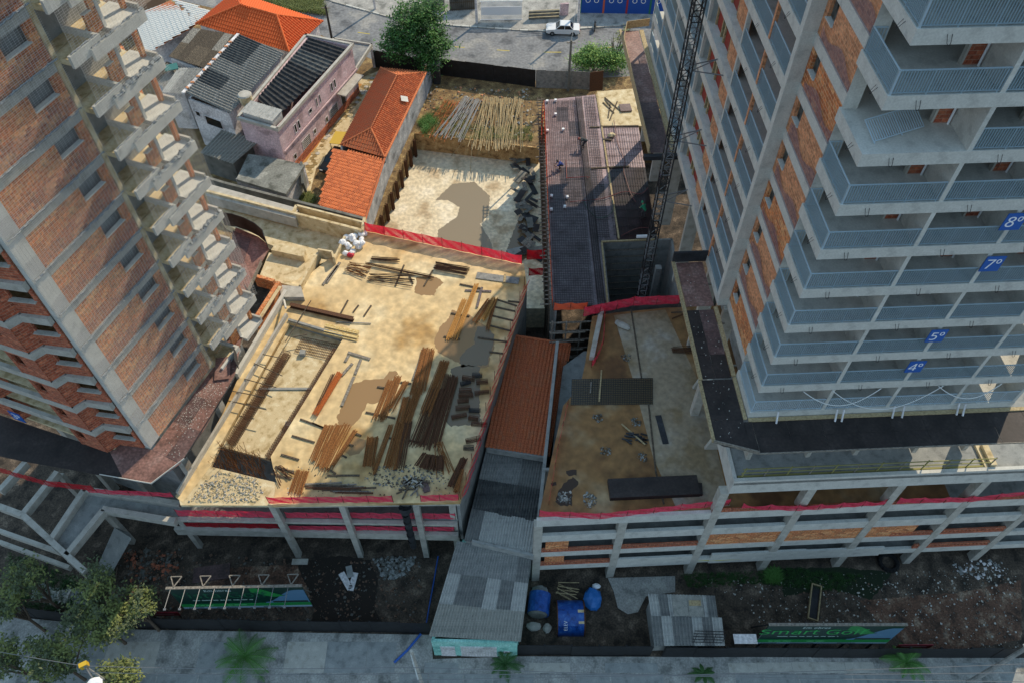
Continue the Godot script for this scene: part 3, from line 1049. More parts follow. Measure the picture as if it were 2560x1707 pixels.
	for q in [[-1.0, -2.0], [-1.0, -7.0], [-3.2, -12.5], [-6.0, -1.0], [-6.0, -8.0], [-11.0, -1.0], [-11.0, -8.0], [-8.0, -16.0]]:
		c = G.new()
		c.lim(q[0] - 0.3, q[0] + 0.3, 0, LB - 0.2, q[1] - 0.3, q[1] + 0.3)
		put(c, "base_column", M.conc, T)
	var sg := thing("floor_sign", "blue floor sign in the shade of the brick tower's street side", "sign", T.transform * Vector3(-9.0, LB + 0.9, 1.62), T.rotation.y, "blue floor number signs")
	c = G.new()
	c.lim(-0.5, 0.5, 0, 1.0, -0.02, 0.02)
	put(c, "board", M.blue_sign, sg)
	text3("3º", 0.6, Vector3(0, 0.2, 0.024), M.white_paint, sg, "number")
	# netting
	var N := thing("safety_net", "white safety net stretched over the left tower facade", "net", T.position, T.rotation.y)
	var ng := G.new()
	var th := 0.006
	var y := LB + 0.3
	while y < LB + 31.0:
		ng.lim(0.14, 0.14 + th, y, y + th, -7.5, 0.0)
		y += 0.105
	for i in 36:
		ng.lim(0.14, 0.14 + th, LB + 0.3, LB + 31.0, -i * 0.21, -i * 0.21 - th)
	put(ng, "facade_threads", M.net_white, N)
	ng = G.new()
	y = LB + 2.9
	while y < LB + 31.0:
		ng.lim(1.3, 1.3 + th, y, y + th, -12.7, -7.4)
		y += 0.12
	for i in 22:
		ng.lim(1.3, 1.3 + th, LB + 2.9, LB + 31.0, -7.4 - i * 0.24, -7.4 - i * 0.24 - th)
	put(ng, "balcony_threads", M.net_white, N)
	for k in range(1, 12):
		var f := LB + 2.8 * k
		var cl := G.new()
		# doubled net hanging over the lower wall
		var steps := 12
		for i in steps:
			var d0 := 0.05 + 7.1 * i / steps
			var d1 := 0.05 + 7.1 * (i + 1) / steps
			var h0 := 1.05 + 0.12 * sin(i * 1.3 + k)
			var h1 := 1.05 + 0.12 * sin((i + 1) * 1.3 + k)
			cl.quad(Vector3(0.08, f + 0.02, -d0), Vector3(0.08, f + 0.02, -d1), Vector3(0.1, f + h1, -d1), Vector3(0.1, f + h0, -d0))
		put(cl, "doubled_net", M.net_blue, N)
		var bg := G.new()
		bunch(bg, Vector3(0.1, f + 0.03, -0.1), Vector3(0.1, f + 0.03, -7.3), 0.055, 40)
		put(bg, "bunched_edge", M.net_gray, N)
		bg = G.new()
		bunch(bg, Vector3(0.95, f + 0.32, -7.5), Vector3(0.95, f + 0.32, -9.4), 0.05, 12)
		put(bg, "bunched_edge", M.net_gray, N)
		bg = G.new()
		bunch(bg, Vector3(1.12, f + 0.05, -8.6), Vector3(1.12, f + 0.05, -12.5), 0.07 if k % 2 else 0.13, 22)
		put(bg, "bunched_edge", M.net_gray, N)
	# platform round the foot of the tower
	var P := thing("protection_platform", "reddish brown plywood safety platform at the foot of the left tower", "platform", T.position, T.rotation.y)
	var yy := LB - 0.1
	var inn := [Vector2(0.1, 0.0), Vector2(0.1, 2.4), Vector2(0.1, 4.8), Vector2(0.1, 7.4), Vector2(-0.3, 9.6), Vector2(-1.0, 12.3), Vector2(-4.2, 14.3), Vector2(-4.8, 17.0), Vector2(-6.4, 20.0)]
	var out := [Vector2(2.5, -0.2), Vector2(2.5, 2.4), Vector2(2.25, 4.8), Vector2(1.9, 7.4), Vector2(1.0, 9.4), Vector2(0.1, 12.0), Vector2(-1.25, 13.7), Vector2(-2.1, 17.0), Vector2(-2.4, 19.2)]
	for i in inn.size() - 1:
		for h in 2:
			var a0: Vector2 = inn[i].lerp(out[i], h * 0.5)
			var a1: Vector2 = inn[i].lerp(out[i], h * 0.5 + 0.494)
			var b0: Vector2 = inn[i + 1].lerp(out[i + 1], h * 0.5)
			var b1: Vector2 = inn[i + 1].lerp(out[i + 1], h * 0.5 + 0.494)
			b0 = a0.lerp(b0, 0.994)
			b1 = a1.lerp(b1, 0.994)
			var g := G.new()
			g.prism([Vector2(a0.x, -a0.y), Vector2(a1.x, -a1.y), Vector2(b1.x, -b1.y), Vector2(b0.x, -b0.y)], yy - 0.03 + rng.randf() * 0.01, yy + rng.randf() * 0.015)
			put(g, "plywood_sheet", M.ply2 if rng.randf() < 0.75 else M.ply, P)
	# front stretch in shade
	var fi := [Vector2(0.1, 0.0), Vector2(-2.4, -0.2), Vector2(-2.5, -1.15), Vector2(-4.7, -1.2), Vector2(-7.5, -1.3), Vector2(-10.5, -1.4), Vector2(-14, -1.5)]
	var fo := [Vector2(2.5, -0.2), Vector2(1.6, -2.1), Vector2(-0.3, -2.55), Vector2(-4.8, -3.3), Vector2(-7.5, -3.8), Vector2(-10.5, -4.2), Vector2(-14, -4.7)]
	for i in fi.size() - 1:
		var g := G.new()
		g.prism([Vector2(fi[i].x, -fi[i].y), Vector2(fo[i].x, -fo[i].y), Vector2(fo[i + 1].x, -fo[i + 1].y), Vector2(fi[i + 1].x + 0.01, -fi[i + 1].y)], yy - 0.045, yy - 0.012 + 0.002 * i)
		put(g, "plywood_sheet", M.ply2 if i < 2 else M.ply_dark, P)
	# upright boards on the rim
	for b in [[Vector2(-2.1, 17.6), Vector2(-1.25, 13.8), 0.35, "timber_gray"], [Vector2(0.15, 12.0), Vector2(0.9, 9.7), 0.05, "timber_gray"], [Vector2(1.0, 9.0), Vector2(1.85, 7.9), 0.9, "black_board"], [Vector2(-1.35, 14.3), Vector2(-0.3, 13.6), 1.1, "black_board"], [Vector2(2.1, 6.9), Vector2(2.55, 0.2), 0.06, "black_board"], [Vector2(2.55, 0.2), Vector2(1.6, -2.15), 0.05, "conc_white"], [Vector2(1.6, -2.15), Vector2(-2.0, -2.8), 0.05, "conc_white"]]:
		var g := G.new()
		g.beam(Vector3(b[0].x, yy + b[2] / 2, -b[0].y), Vector3(b[1].x, yy + b[2] / 2, -b[1].y), 0.04, b[2] + 0.08)
		put(g, "rim_board", M[b[3]], P)
	var cur := [Vector2(-7.4, 20.3), Vector2(-6.4, 20.5), Vector2(-5.2, 20.45), Vector2(-4.0, 20.2), Vector2(-3.0, 19.75), Vector2(-2.4, 19.1)]
	for i in cur.size() - 1:
		var g := G.new()
		g.beam(Vector3(cur[i].x, yy + 0.7, -cur[i].y), Vector3(cur[i + 1].x, yy + 0.7, -cur[i + 1].y), 0.05, 1.5)
		put(g, "rim_board", M.black_board, P)
	var eg := G.new()
	eg.prism([Vector2(-4.8, -17.0), Vector2(-2.1, -17.0), Vector2(-2.4, -19.2), Vector2(-3.0, -19.7), Vector2(-4.0, -20.1), Vector2(-6.4, -20.4)], yy - 0.06, yy - 0.035)
	put(eg, "plywood_sheet", M.ply2, P)
	# loose timber and tilted sheet
	var xf := T.transform
	for b in [[Vector3(-21.96, 15.50, -35.07), Vector3(-20.79, 15.50, -35.66), 0.22, 0.05, "timber"], [Vector3(-21.76, 15.46, -34.81), Vector3(-21.22, 15.46, -35.25), 0.2, 0.05, "timber"]]:
		var g := G.new()
		g.beam(b[0], b[1], b[2], b[3])
		one(g, "loose_plank", M[b[4]], "yellow plank lying on the brown platform at the brick tower", "plank", "planks on the brown platform")
	var g3 := G.new()
	g3.box(Vector3(-21.03, 15.50, -33.91), Vector3(1.1, 0.03, 1.9), Basis(Vector3.UP, 0.15) * Basis(Vector3.RIGHT, 0.06))
	one(g3, "loose_plywood", M.ply2, "loose skewed plywood sheet on the brown platform corner", "plywood")
	litter(xf, 0.3, 2.2, 0.0, 9.0, yy + 0.03, 160, 0.05)
	litter(xf, 0.3, 1.6, 2.0, 6.0, yy + 0.03, 420, 0.03)

func bunch(g: G, a: Vector3, b: Vector3, r: float, k: int) -> void:
	var p := a
	for i in k:
		var q := a.lerp(b, float(i + 1) / k) + Vector3(rng.randf_range(-1, 1) * r * 0.6, rng.randf_range(-1, 1) * r * 0.9, 0)
		g.tube(p, q, r * rng.randf_range(0.5, 1.2), r * rng.randf_range(0.5, 1.2), 5, false)
		p = q

# ---------------------------------------------------------------- mesh fences: ribs of plastic net on steel pins
func net_fence(pts: Array, h: float, m: Material, label: String, group: String, sag := 0.12, ribs := 9, lean := Vector3.ZERO) -> void:
	var T := thing("mesh_fence", label, "mesh fence", pts[0], 0.0, group)
	var o: Vector3 = pts[0]
	var g := G.new()
	var pins := G.new()
	for i in pts.size() - 1:
		var a: Vector3 = pts[i] - o
		var b: Vector3 = pts[i + 1] - o
		var k := maxi(1, int(round(a.distance_to(b) / 1.7)))
		for j in k:
			var p := a.lerp(b, float(j) / k)
			var q := a.lerp(b, float(j + 1) / k)
			pins.tube(p - Vector3(0, 0.05, 0), p + Vector3(0, h + 0.15, 0), 0.022, 0.022, 4)
			var sub := 6
			var s0 := rng.randf_range(0.4, 1.0) * sag
			var nrm := (q - p).cross(Vector3.UP).normalized()
			for r in ribs:
				var y0 := h * r / ribs + 0.04
				var y1 := y0 + h / ribs * 0.86
				for e in sub:
					var t0 := float(e) / sub
					var t1 := float(e + 1) / sub
					var d0 := 4.0 * t0 * (1.0 - t0) * s0 * r / ribs
					var d1 := 4.0 * t1 * (1.0 - t1) * s0 * r / ribs
					var w0 := nrm * (0.03 * sin(t0 * 9.0 + r * 0.7 + j)) + lean * r / ribs
					var w1 := nrm * (0.03 * sin(t1 * 9.0 + r * 0.7 + j)) + lean * r / ribs
					g.quad(p.lerp(q, t0) + Vector3(0, y0 - d0, 0) + w0, p.lerp(q, t1) + Vector3(0, y0 - d1, 0) + w1, p.lerp(q, t1) + Vector3(0, y1 - d1, 0) + w1, p.lerp(q, t0) + Vector3(0, y1 - d0, 0) + w0)
		if i == pts.size() - 2:
			pins.tube(b - Vector3(0, 0.05, 0), b + Vector3(0, h + 0.15, 0), 0.022, 0.022, 4)
	put(g, "net", m, T)
	stuff(put(pins, "steel_pins", M.rust_dark, T))

# ---------------------------------------------------------------- slab over the left parking frame
const YA := 9.67
func slab_a_tex() -> StandardMaterial3D:
	return mt(mottle(hexc("ac8a56"), hexc("ceb587"), hexc("dccaa2"), 71, 0.0032, 0.05, 1024), 32.0, 0.85)

func build_left_slab() -> void:
	var T := thing("parking_building", "sunlit concrete slab on an open two-storey column frame beside the left tower", "building")
	var ma := slab_a_tex()
	var g := G.new()
	# main slab right of the sunken strip
	g.prism([Vector2(-13.83, -54.0), Vector2(1.08, -49.67), Vector2(1.34, -46.8), Vector2(-3.77, -26.15), Vector2(-17.3, -25.9), Vector2(-17.39, -27.76), Vector2(-18.20, -29.90), Vector2(-14.17, -41.20), Vector2(-18.98, -42.84), Vector2(-19.14, -47.73), Vector2(-17.9, -48.7)], YA - 0.3, YA)
	put(g, "top_slab", ma, T)
	# strip left of the sunken recess
	g = G.new()
	g.prism([Vector2(-20.78, -46.60), Vector2(-19.14, -47.73), Vector2(-18.98, -42.84), Vector2(-22.21, -31.01), Vector2(-22.56, -29.09), Vector2(-23.91, -26.15), Vector2(-24.56, -26.63), Vector2(-22.68, -33.67)], YA - 0.3, YA - 0.01)
	put(g, "top_slab", ma, T)
	# broken front strip
	g = G.new()
	g.prism([Vector2(-22.56, -29.09), Vector2(-19.13, -28.19), Vector2(-17.39, -27.76), Vector2(-17.3, -25.9), Vector2(-24.00, -25.93), Vector2(-24.19, -26.31)], YA - 0.3, YA - 0.02)
	put(g, "broken_strip", M.conc_warm, T)
	# sunken floor
	g = G.new()
	g.prism([Vector2(-19.15, -43.16), Vector2(-14.31, -41.42), Vector2(-18.45, -30.04), Vector2(-22.44, -31.16)], 8.7, 9.0)
	put(g, "sunken_floor", M.conc_warm, T)
	# wall along the recess
	g = G.new()
	g.beam(Vector3(-19.28, 9.75, -43.52), Vector3(-24.32, 9.75, -26.72), 0.2, 0.75)
	put(g, "upstand_wall", M.conc, T)
	g = G.new()
	g.beam(Vector3(-19.08, 9.40, -43.10), Vector3(-14.24, 9.40, -41.37), 0.2, 0.9)
	put(g, "upstand_wall", M.conc_gray, T)
	# white and orange wall on the left rim
	g = G.new()
	g.beam(Vector3(-20.25, 10.30, -46.41), Vector3(-21.52, 10.30, -42.20), 0.35, 1.3)
	put(g, "brick_wall", M.brick, T)
	g = G.new()
	g.beam(Vector3(-19.99, 10.98, -45.81), Vector3(-21.25, 10.98, -41.65), 0.3, 0.06)
	put(g, "wall_cap", M.conc_warm, T)
	g = G.new()
	g.beam(Vector3(-19.72, 9.90, -46.02), Vector3(-22.19, 9.90, -37.14), 0.3, 0.8)
	put(g, "rim_wall", M.conc_white, T)
	g = G.new()
	g.beam(Vector3(-22.49, 10.30, -47.16), Vector3(-20.69, 10.30, -46.51), 0.3, 1.3)
	put(g, "brick_wall", M.brick, T)
	# front edge beam, columns, lower floors
	g = G.new()
	g.beam(Vector3(-17.3, YA - 0.28, -26.1), Vector3(-3.8, YA - 0.28, -26.3), 0.3, 0.5)
	put(g, "front_beam", M.conc, T)
	var lev := [[5.75, 6.08], [3.15, 4.15]]
	for i in 2:
		g = G.new()
		g.beam(Vector3(-26.5, (lev[i][0] + lev[i][1]) / 2, -26.6 - i * 0.1), Vector3(-4.2, (lev[i][0] + lev[i][1]) / 2, -26.2), 0.3, lev[i][1] - lev[i][0])
		put(g, "edge_beam", M.conc, T)
		g = G.new()
		g.prism([Vector2(-26.4, -26.8), Vector2(-4.2, -26.4), Vector2(-1.5, -36), Vector2(1.0, -46), Vector2(-13, -52), Vector2(-20, -47), Vector2(-24, -35)], lev[i][0], lev[i][0] + 0.25)
		put(g, "floor_plate", M.conc_gray, T)
	for x in [-17.5, -12.4, -7.0]:
		g = G.new()
		g.lim(x - 0.22, x + 0.22, 0, YA - 0.3, -26.4, -25.95)
		put(g, "column", M.conc, T)
		for z in [-33.0, -40.0, -46.5]:
			g = G.new()
			g.lim(x - 0.22, x + 0.22, 0, YA - 0.3, z - 0.22, z + 0.22)
			put(g, "column", M.conc_gray, T)
	g = G.new()
	g.lim(-4.7, -4.2, 0, YA - 0.3, -26.9, -26.5)
	put(g, "column", M.conc, T)
	# right side wall down to the gap
	g = G.new()
	g.beam(Vector3(-4.0, 4.6, -26.6), Vector3(1.2, 4.6, -46.9), 0.25, 9.4)
	put(g, "side_wall", M.conc_gray, T)
	g = G.new()
	g.beam(Vector3(1.2, 6.4, -46.9), Vector3(0.95, 6.4, -49.5), 0.25, 5.8)
	g.beam(Vector3(0.95, 6.4, -49.5), Vector3(-13.6, 6.4, -53.8), 0.25, 5.8)
	put(g, "rear_wall", M.conc_gray, T)
	g = G.new()
	g.beam(Vector3(-20.5, 4.6, -36.5), Vector3(-4.5, 4.6, -36.5), 0.2, 9.0)
	put(g, "inner_wall", M.conc_gray, T)
	# nets round the slab
	net_fence([Vector3(-13.7, YA, -53.85), Vector3(-6.4, YA, -51.75), Vector3(0.9, YA, -49.6)], 1.15, M.pinknet, "pink mesh fence along the rear edge of the sunlit slab", "")
	net_fence([Vector3(1.1, YA, -47.0), Vector3(-1.4, YA, -37.0), Vector3(-3.0, YA, -29.5), Vector3(-3.75, YA, -26.4)], 1.05, M.pinknet, "crimson mesh fence along the slab edge beside the tiled roof", "", 0.12, 9, Vector3(0.5, -0.1, 0.1))
	net_fence([Vector3(-17.6, YA, -26.05), Vector3(-8.6, YA, -26.15)], 1.0, M.pinknet, "pink mesh fence on the sunlit slab front edge, longer stretch", "")
	net_fence([Vector3(-6.6, YA, -26.2), Vector3(-3.85, YA, -26.3)], 1.0, M.pinknet, "short pink mesh fence on the slab front corner by the rubbish chute", "")
	net_fence([Vector3(-25.5, 6.1, -26.75), Vector3(-17.8, 6.1, -26.6)], 1.1, M.pinknet, "pink mesh fence on the upper parking floor below the broken strip", "")
	net_fence([Vector3(-17.2, 6.1, -26.6), Vector3(-4.3, 6.1, -26.5)], 1.0, M.pinknet, "long pink mesh fence on the upper parking floor behind the columns", "")
	net_fence([Vector3(-26.0, 4.0, -26.8), Vector3(-18.2, 4.16, -26.6)], 1.0, M.rednet, "dark red mesh fence on the lower parking floor under the broken strip", "", 0.3)
	net_fence([Vector3(-18.0, 4.16, -26.5), Vector3(-4.5, 4.16, -26.4)], 0.8, M.pinknet, "long pink mesh fence on the lower parking floor behind the columns", "")
	net_fence([Vector3(1.34, 9.70, -50.14), Vector3(3.01, 9.70, -50.24)], 1.3, M.rednet, "red mesh fence closing the gap beside the steel mesh deck", "", 0.2)
	net_fence([Vector3(1.53, 8.50, -49.27), Vector3(2.92, 8.50, -49.37)], 1.0, M.rednet, "lower red mesh fence in the dark gap", "", 0.1)
	# concrete basins behind the slab
	var W := thing("concrete_basin", "pale concrete basins and low walls behind the sunlit slab", "basin")
	var yb := 9.6
	for b in [[Vector3(-29.72, 9.70, -58.54), Vector3(-13.84, 9.70, -53.09), 0.25, 1.9], [Vector3(-13.84, 9.70, -53.09), Vector3(-13.80, 9.70, -54.78), 0.25, 1.6], [Vector3(-20.44, 9.70, -56.42), Vector3(-13.88, 9.70, -54.14), 0.2, 1.4], [Vector3(-20.44, 9.70, -56.42), Vector3(-20.57, 9.70, -55.59), 0.25, 1.4]]:
		g = G.new()
		g.beam(b[0] - Vector3(0, b[3] / 2 - 0.9, 0), b[1] - Vector3(0, b[3] / 2 - 0.9, 0), b[2], b[3])
		put(g, "basin_wall", M.conc_warm, W)
	g = G.new()
	g.prism([Vector2(-30.47, -60.00), Vector2(-20.28, -56.21), Vector2(-20.31, -54.80), Vector2(-29.41, -57.99)], 9.2, 10.35)
	put(g, "basin_top", M.conc, W)
	g = G.new()
	g.prism([Vector2(-20.69, -57.40), Vector2(-13.95, -54.87), Vector2(-13.95, -53.60), Vector2(-20.70, -55.85)], 9.0, 9.3)
	put(g, "basin_floor", M.conc_gray, W)
	g = G.new()
	g.prism([Vector2(-30.07, -58.97), Vector2(-14.11, -53.47), Vector2(-15.91, -51.40), Vector2(-17.61, -50.39), Vector2(-22.85, -52.95), Vector2(-27.56, -55.61)], 8.2, 8.9)
	put(g, "passage_floor", M.conc_warm, W)
	g = G.new()
	g.prism([Vector2(-21.68, -51.67), Vector2(-18.84, -51.06), Vector2(-18.83, -50.06), Vector2(-21.91, -50.91)], 9.0, 10.2)
	put(g, "pump_block", M.conc_warm, W)
	g = G.new()
	g.prism([Vector2(-22.32, -51.23), Vector2(-17.56, -50.83), Vector2(-18.47, -46.23), Vector2(-22.68, -47.98)], 9.0, 9.5)
	put(g, "basin_floor", M.conc_warm, W)
	for b in [[Vector3(-22.71, 9.75, -47.94), Vector3(-18.58, 9.75, -46.62), 0.22, 0.5], [Vector3(-18.57, 9.80, -46.57), Vector3(-17.57, 9.80, -50.54), 0.2, 1.0], [Vector3(-17.55, 10.00, -50.65), Vector3(-16.23, 10.00, -50.35), 0.16, 1.2], [Vector3(-16.23, 10.00, -50.35), Vector3(-15.99, 10.00, -49.61), 0.16, 1.2], [Vector3(-15.47, 9.90, -52.73), Vector3(-16.09, 9.90, -49.70), 0.18, 0.5]]:
		g = G.new()
		g.beam(b[0], b[1], b[2], b[3])
		put(g, "basin_wall", M.conc_warm, W)
	g = G.new()
	g.prism([Vector2(-20.43, -46.66), Vector2(-18.47, -46.48), Vector2(-18.03, -45.27), Vector2(-19.98, -45.27)], 9.3, 10.2)
	put(g, "basin_block", M.conc, W)
	# open concrete frame at the front left
	var Fm := thing("building_skeleton", "open grey concrete beams at the street foot of the left tower", "structure")
	var yl := 6.0
	for b in [[Vector3(-39.50, 6.00, -27.52), Vector3(-37.37, 6.00, -26.79)], [Vector3(-37.37, 6.00, -26.79), Vector3(-34.45, 6.00, -24.65)], [Vector3(-34.45, 6.00, -24.65), Vector3(-31.17, 6.00, -22.30)], [Vector3(-37.43, 6.00, -26.79), Vector3(-36.05, 6.00, -30.49)], [Vector3(-34.56, 6.00, -24.71), Vector3(-33.40, 6.00, -28.88)], [Vector3(-32.98, 6.00, -23.58), Vector3(-31.37, 6.00, -27.19)], [Vector3(-33.42, 6.00, -28.95), Vector3(-25.60, 6.00, -27.72)], [Vector3(-31.46, 6.00, -27.29), Vector3(-25.61, 6.00, -26.29)], [Vector3(-40.00, 6.00, -28.81), Vector3(-38.88, 6.00, -31.36)]]:
		g = G.new()
		g.beam(b[0], b[1], 0.42, 0.7)
		put(g, "beam", M.conc, Fm)
	g = G.new()
	g.prism([Vector2(-34.63, -24.78), Vector2(-33.15, -23.71), Vector2(-31.54, -27.33), Vector2(-25.78, -26.60), Vector2(-25.77, -27.77), Vector2(-33.55, -28.97)], 5.5, 5.72)
	put(g, "slab", M.conc_gray, Fm)
	for b in [[Vector3(-41.12, 2.50, -27.12), Vector3(-34.97, 2.50, -25.10)], [Vector3(-41.35, 1.60, -26.56), Vector3(-34.98, 1.60, -24.42)]]:
		g = G.new()
		g.beam(b[0], b[1], 0.3, 0.6)
		put(g, "beam", M.conc, Fm)
	for p in [Vector3(-37.37, 6.00, -26.79), Vector3(-34.45, 6.00, -24.65), Vector3(-32.90, 6.00, -23.52), Vector3(-33.40, 6.00, -28.88), Vector3(-36.05, 6.00, -30.49), Vector3(-31.46, 6.00, -27.29), Vector3(-25.77, 6.00, -26.95)]:
		g = G.new()
		g.lim(p.x - 0.2, p.x + 0.2, 0, 5.66, p.z - 0.2, p.z + 0.2)
		put(g, "column", M.conc, Fm)
	g = G.new()
	g.hexa([Vector3(-32.59, 0.02, -23.85), Vector3(-30.56, 3.00, -26.83), Vector3(-31.80, 3.00, -27.24), Vector3(-33.55, 0.02, -25.90), Vector3(-32.44, 0.30, -23.75), Vector3(-30.01, 3.30, -26.19), Vector3(-31.64, 3.30, -27.10), Vector3(-33.62, 0.30, -24.94)])
	put(g, "ramp", M.conc_gray, Fm)
	net_fence([Vector3(-39.11, 8.20, -29.38), Vector3(-35.02, 8.20, -28.20), Vector3(-31.26, 8.20, -27.76)], 1.0, M.rednet, "dim red mesh fence under the left tower platform", "", 0.2)
	net_fence([Vector3(-32.36, 7.20, -28.20), Vector3(-30.84, 7.20, -28.04), Vector3(-25.74, 7.20, -27.77)], 0.8, M.pinknet, "pink mesh fence on the grey beam beside the broken strip", "", 0.2)

# ---------------------------------------------------------------- roofs
func tile_shape(w: float, l: float) -> G:
	var g := G.new()
	var pr := [Vector2(0, 0.0), Vector2(0.12, 0.075), Vector2(0.31, 0.11), Vector2(0.5, 0.075), Vector2(0.62, 0.0), Vector2(0.8, -0.03), Vector2(1.0, 0.0)]
	for i in pr.size() - 1:
		var a: Vector2 = pr[i]
		var b: Vector2 = pr[i + 1]
		# v: 0 at lower end (raised), l at upper end
		var p0 := Vector3(a.x * w, a.y + 0.035, 0)
		var p1 := Vector3(b.x * w, b.y + 0.035, 0)
		var p2 := Vector3(b.x * w, b.y, -l * 1.05)
		var p3 := Vector3(a.x * w, a.y, -l * 1.05)
		g.quad(p0, p1, p2, p3)
		g.quad(p0 - Vector3(0, 0.04, 0), p1 - Vector3(0, 0.04, 0), p1, p0)
	return g

# roof face with corners a, b (top) and c, d (eave, c below b); single = number of lowest rows whose tiles are separate pieces
func tile_roof(parent: Node, called: String, a: Vector3, b: Vector3, c: Vector3, d: Vector3, w: float, l: float, mats: Array, single := 0) -> void:
	var U := (c - d).normalized()
	var nn := U.cross((a + b) * 0.5 - (c + d) * 0.5).normalized()
	if nn.y < 0:
		nn = -nn
	var V := nn.cross(U).normalized()
	var poly := PackedVector2Array()
	for p in [d, c, b, a]:
		poly.append(Vector2((p - d).dot(U), (p - d).dot(V)))
	var mn := poly[0]
	var mx := poly[0]
	for p in poly:
		mn = Vector2(minf(mn.x, p.x), minf(mn.y, p.y))
		mx = Vector2(maxf(mx.x, p.x), maxf(mx.y, p.y))
	# base sheet under the tiles
	var g := G.new()
	g.quad(d - nn * 0.03, c - nn * 0.03, b - nn * 0.03, a - nn * 0.03)
	put(g, "roof_boarding", M.tile_old, parent)
	var shape := tile_shape(w, l)
	var sm_ := shape.mesh()
	var bs := Basis(U, nn, -V)
	var merged := []
	for m in mats:
		merged.append(G.new())
	var rows := int(ceil((mx.y - mn.y) / l))
	var cols := int(ceil((mx.x - mn.x) / w))
	for r in rows:
		for q in cols:
			var ce := Vector2(mn.x + (q + 0.5) * w, mn.y + (r + 0.5) * l)
			if not Geometry2D.is_point_in_polygon(ce, poly):
				continue
			var xf := Transform3D(bs * Basis(Vector3.UP, rng.randf_range(-0.025, 0.025)), d + U * (mn.x + q * w) + V * (mn.y + r * l) + nn * rng.randf_range(0.0, 0.012))
			var mi := rng.randi() % mats.size()
			if r < single:
				var o := MeshInstance3D.new()
				o.mesh = sm_
				o.material_override = mats[mi]
				o.name = "roof_tile"
				o.transform = xf
				parent.add_child(o, true)
			else:
				merged[mi].add(shape, xf)
	for i in mats.size():
		if merged[i].v.size() > 0:
			stuff(put(merged[i], called, mats[i], parent))

func ridge(parent: Node, a: Vector3, b: Vector3, m: Material, r := 0.11) -> void:
	var k := maxi(1, int(a.distance_to(b) / 0.42))
	for i in k:
		var g := G.new()
		g.tube(a.lerp(b, float(i) / k), a.lerp(b, (i + 1.08) / k), r * 1.08, r * 0.92, 7)
		put(g, "ridge_tile", m, parent)

# corrugated sheets; ribs run from edge a-b to edge d-c
func corr_roof(parent: Node, a: Vector3, b: Vector3, c: Vector3, d: Vector3, pitch: float, amp: float, mats: Array, nx: int, ny: int) -> void:
	for i in nx:
		for j in ny:
			var g := G.new()
			var s0 := float(i) / nx
			var s1 := float(i + 1) / nx
			var t0 := float(j) / ny
			var t1 := minf(1.0, float(j + 1) / ny + 0.012)
			var W := a.lerp(b, s0).distance_to(a.lerp(b, s1))
			var k := maxi(2, int(round(W / pitch)) * 4)
			var nn := (b - a).cross(d - a).normalized()
			if nn.y < 0:
				nn = -nn
			var off := nn * (0.015 * ((ny - j) % 2) + 0.008 * (i % 2) + rng.randf() * 0.01)
			var pa: Vector3
			var pd: Vector3
			for q in k + 1:
				var s := lerpf(s0, s1, float(q) / k)
				var h := nn * (amp * sin(q * PI / 2.0 + 0.6)) + off
				var top := a.lerp(b, s)
				var bot := d.lerp(c, s)
				var na := top.lerp(bot, t0) + h
				var nd := top.lerp(bot, t1) + h + nn * 0.012
				if q > 0:
					g.quad(pd, nd, na, pa)
				pa = na
				pd = nd
			var ms: Array = mats[j % mats.size()] if mats[0] is Array else mats
			put(g, "corrugated_sheet", ms[rng.randi() % ms.size()], parent)

func wallbox(parent: Node, called: String, m: Material, pts: Array, y0: float, y1: float, t := 0.2) -> void:
	# closed run of walls through plan points
	for i in pts.size():
		var a: Vector2 = pts[i]
		var b: Vector2 = pts[(i + 1) % pts.size()]
		var g := G.new()
		var f := (b - a).normalized() * (t / 2 - 0.003 * (i % 2))
		g.beam(Vector3(a.x - f.x, (y0 + y1) / 2, a.y - f.y), Vector3(b.x + f.x, (y0 + y1) / 2, b.y + f.y), t, y1 - y0)
		put(g, called, m, parent)

func window_on(parent: Node, a: Vector3, b: Vector3, s: float, y: float, w: float, h: float, called := "window", m: Material = null, bars := 0) -> void:
	# window on the wall from a to b, at s metres along it, sill height y
	var f := (b - a)
	f.y = 0
	f = f.normalized()
	var nn := f.cross(Vector3.UP).normalized()
	var c := a + f * (s + w / 2)
	c.y = y + h / 2
	var bs := Basis(f, Vector3.UP, -nn).orthonormalized()
	var g := G.new()
	g.box(c + nn * 0.1, Vector3(w, h, 0.06), Basis(f, Vector3.UP, f.cross(Vector3.UP)))
	var o := put(g, called, M.glass_dark if m == null else m, parent)
	var fr := G.new()
	for q in [[0.0, h / 2, w + 0.1, 0.06], [0.0, -h / 2, w + 0.16, 0.07], [-w / 2, 0.0, 0.06, h], [w / 2, 0.0, 0.06, h]]:
		fr.box(c + nn * 0.13 + f * q[0] + Vector3.UP * q[1], Vector3(q[2], q[3], 0.07), Basis(f, Vector3.UP, f.cross(Vector3.UP)))
	for i in bars:
		fr.box(c + nn * 0.14 + Vector3.UP * (-h / 2 + h * (i + 1) / (bars + 1)), Vector3(w, 0.03, 0.03), Basis(f, Vector3.UP, f.cross(Vector3.UP)))
	put(fr, "frame", M.white_wall, o)

# ---------------------------------------------------------------- neighbouring houses, rear left
func v3(p: Vector2, y: float) -> Vector3:
	return Vector3(p.x, y, p.y)

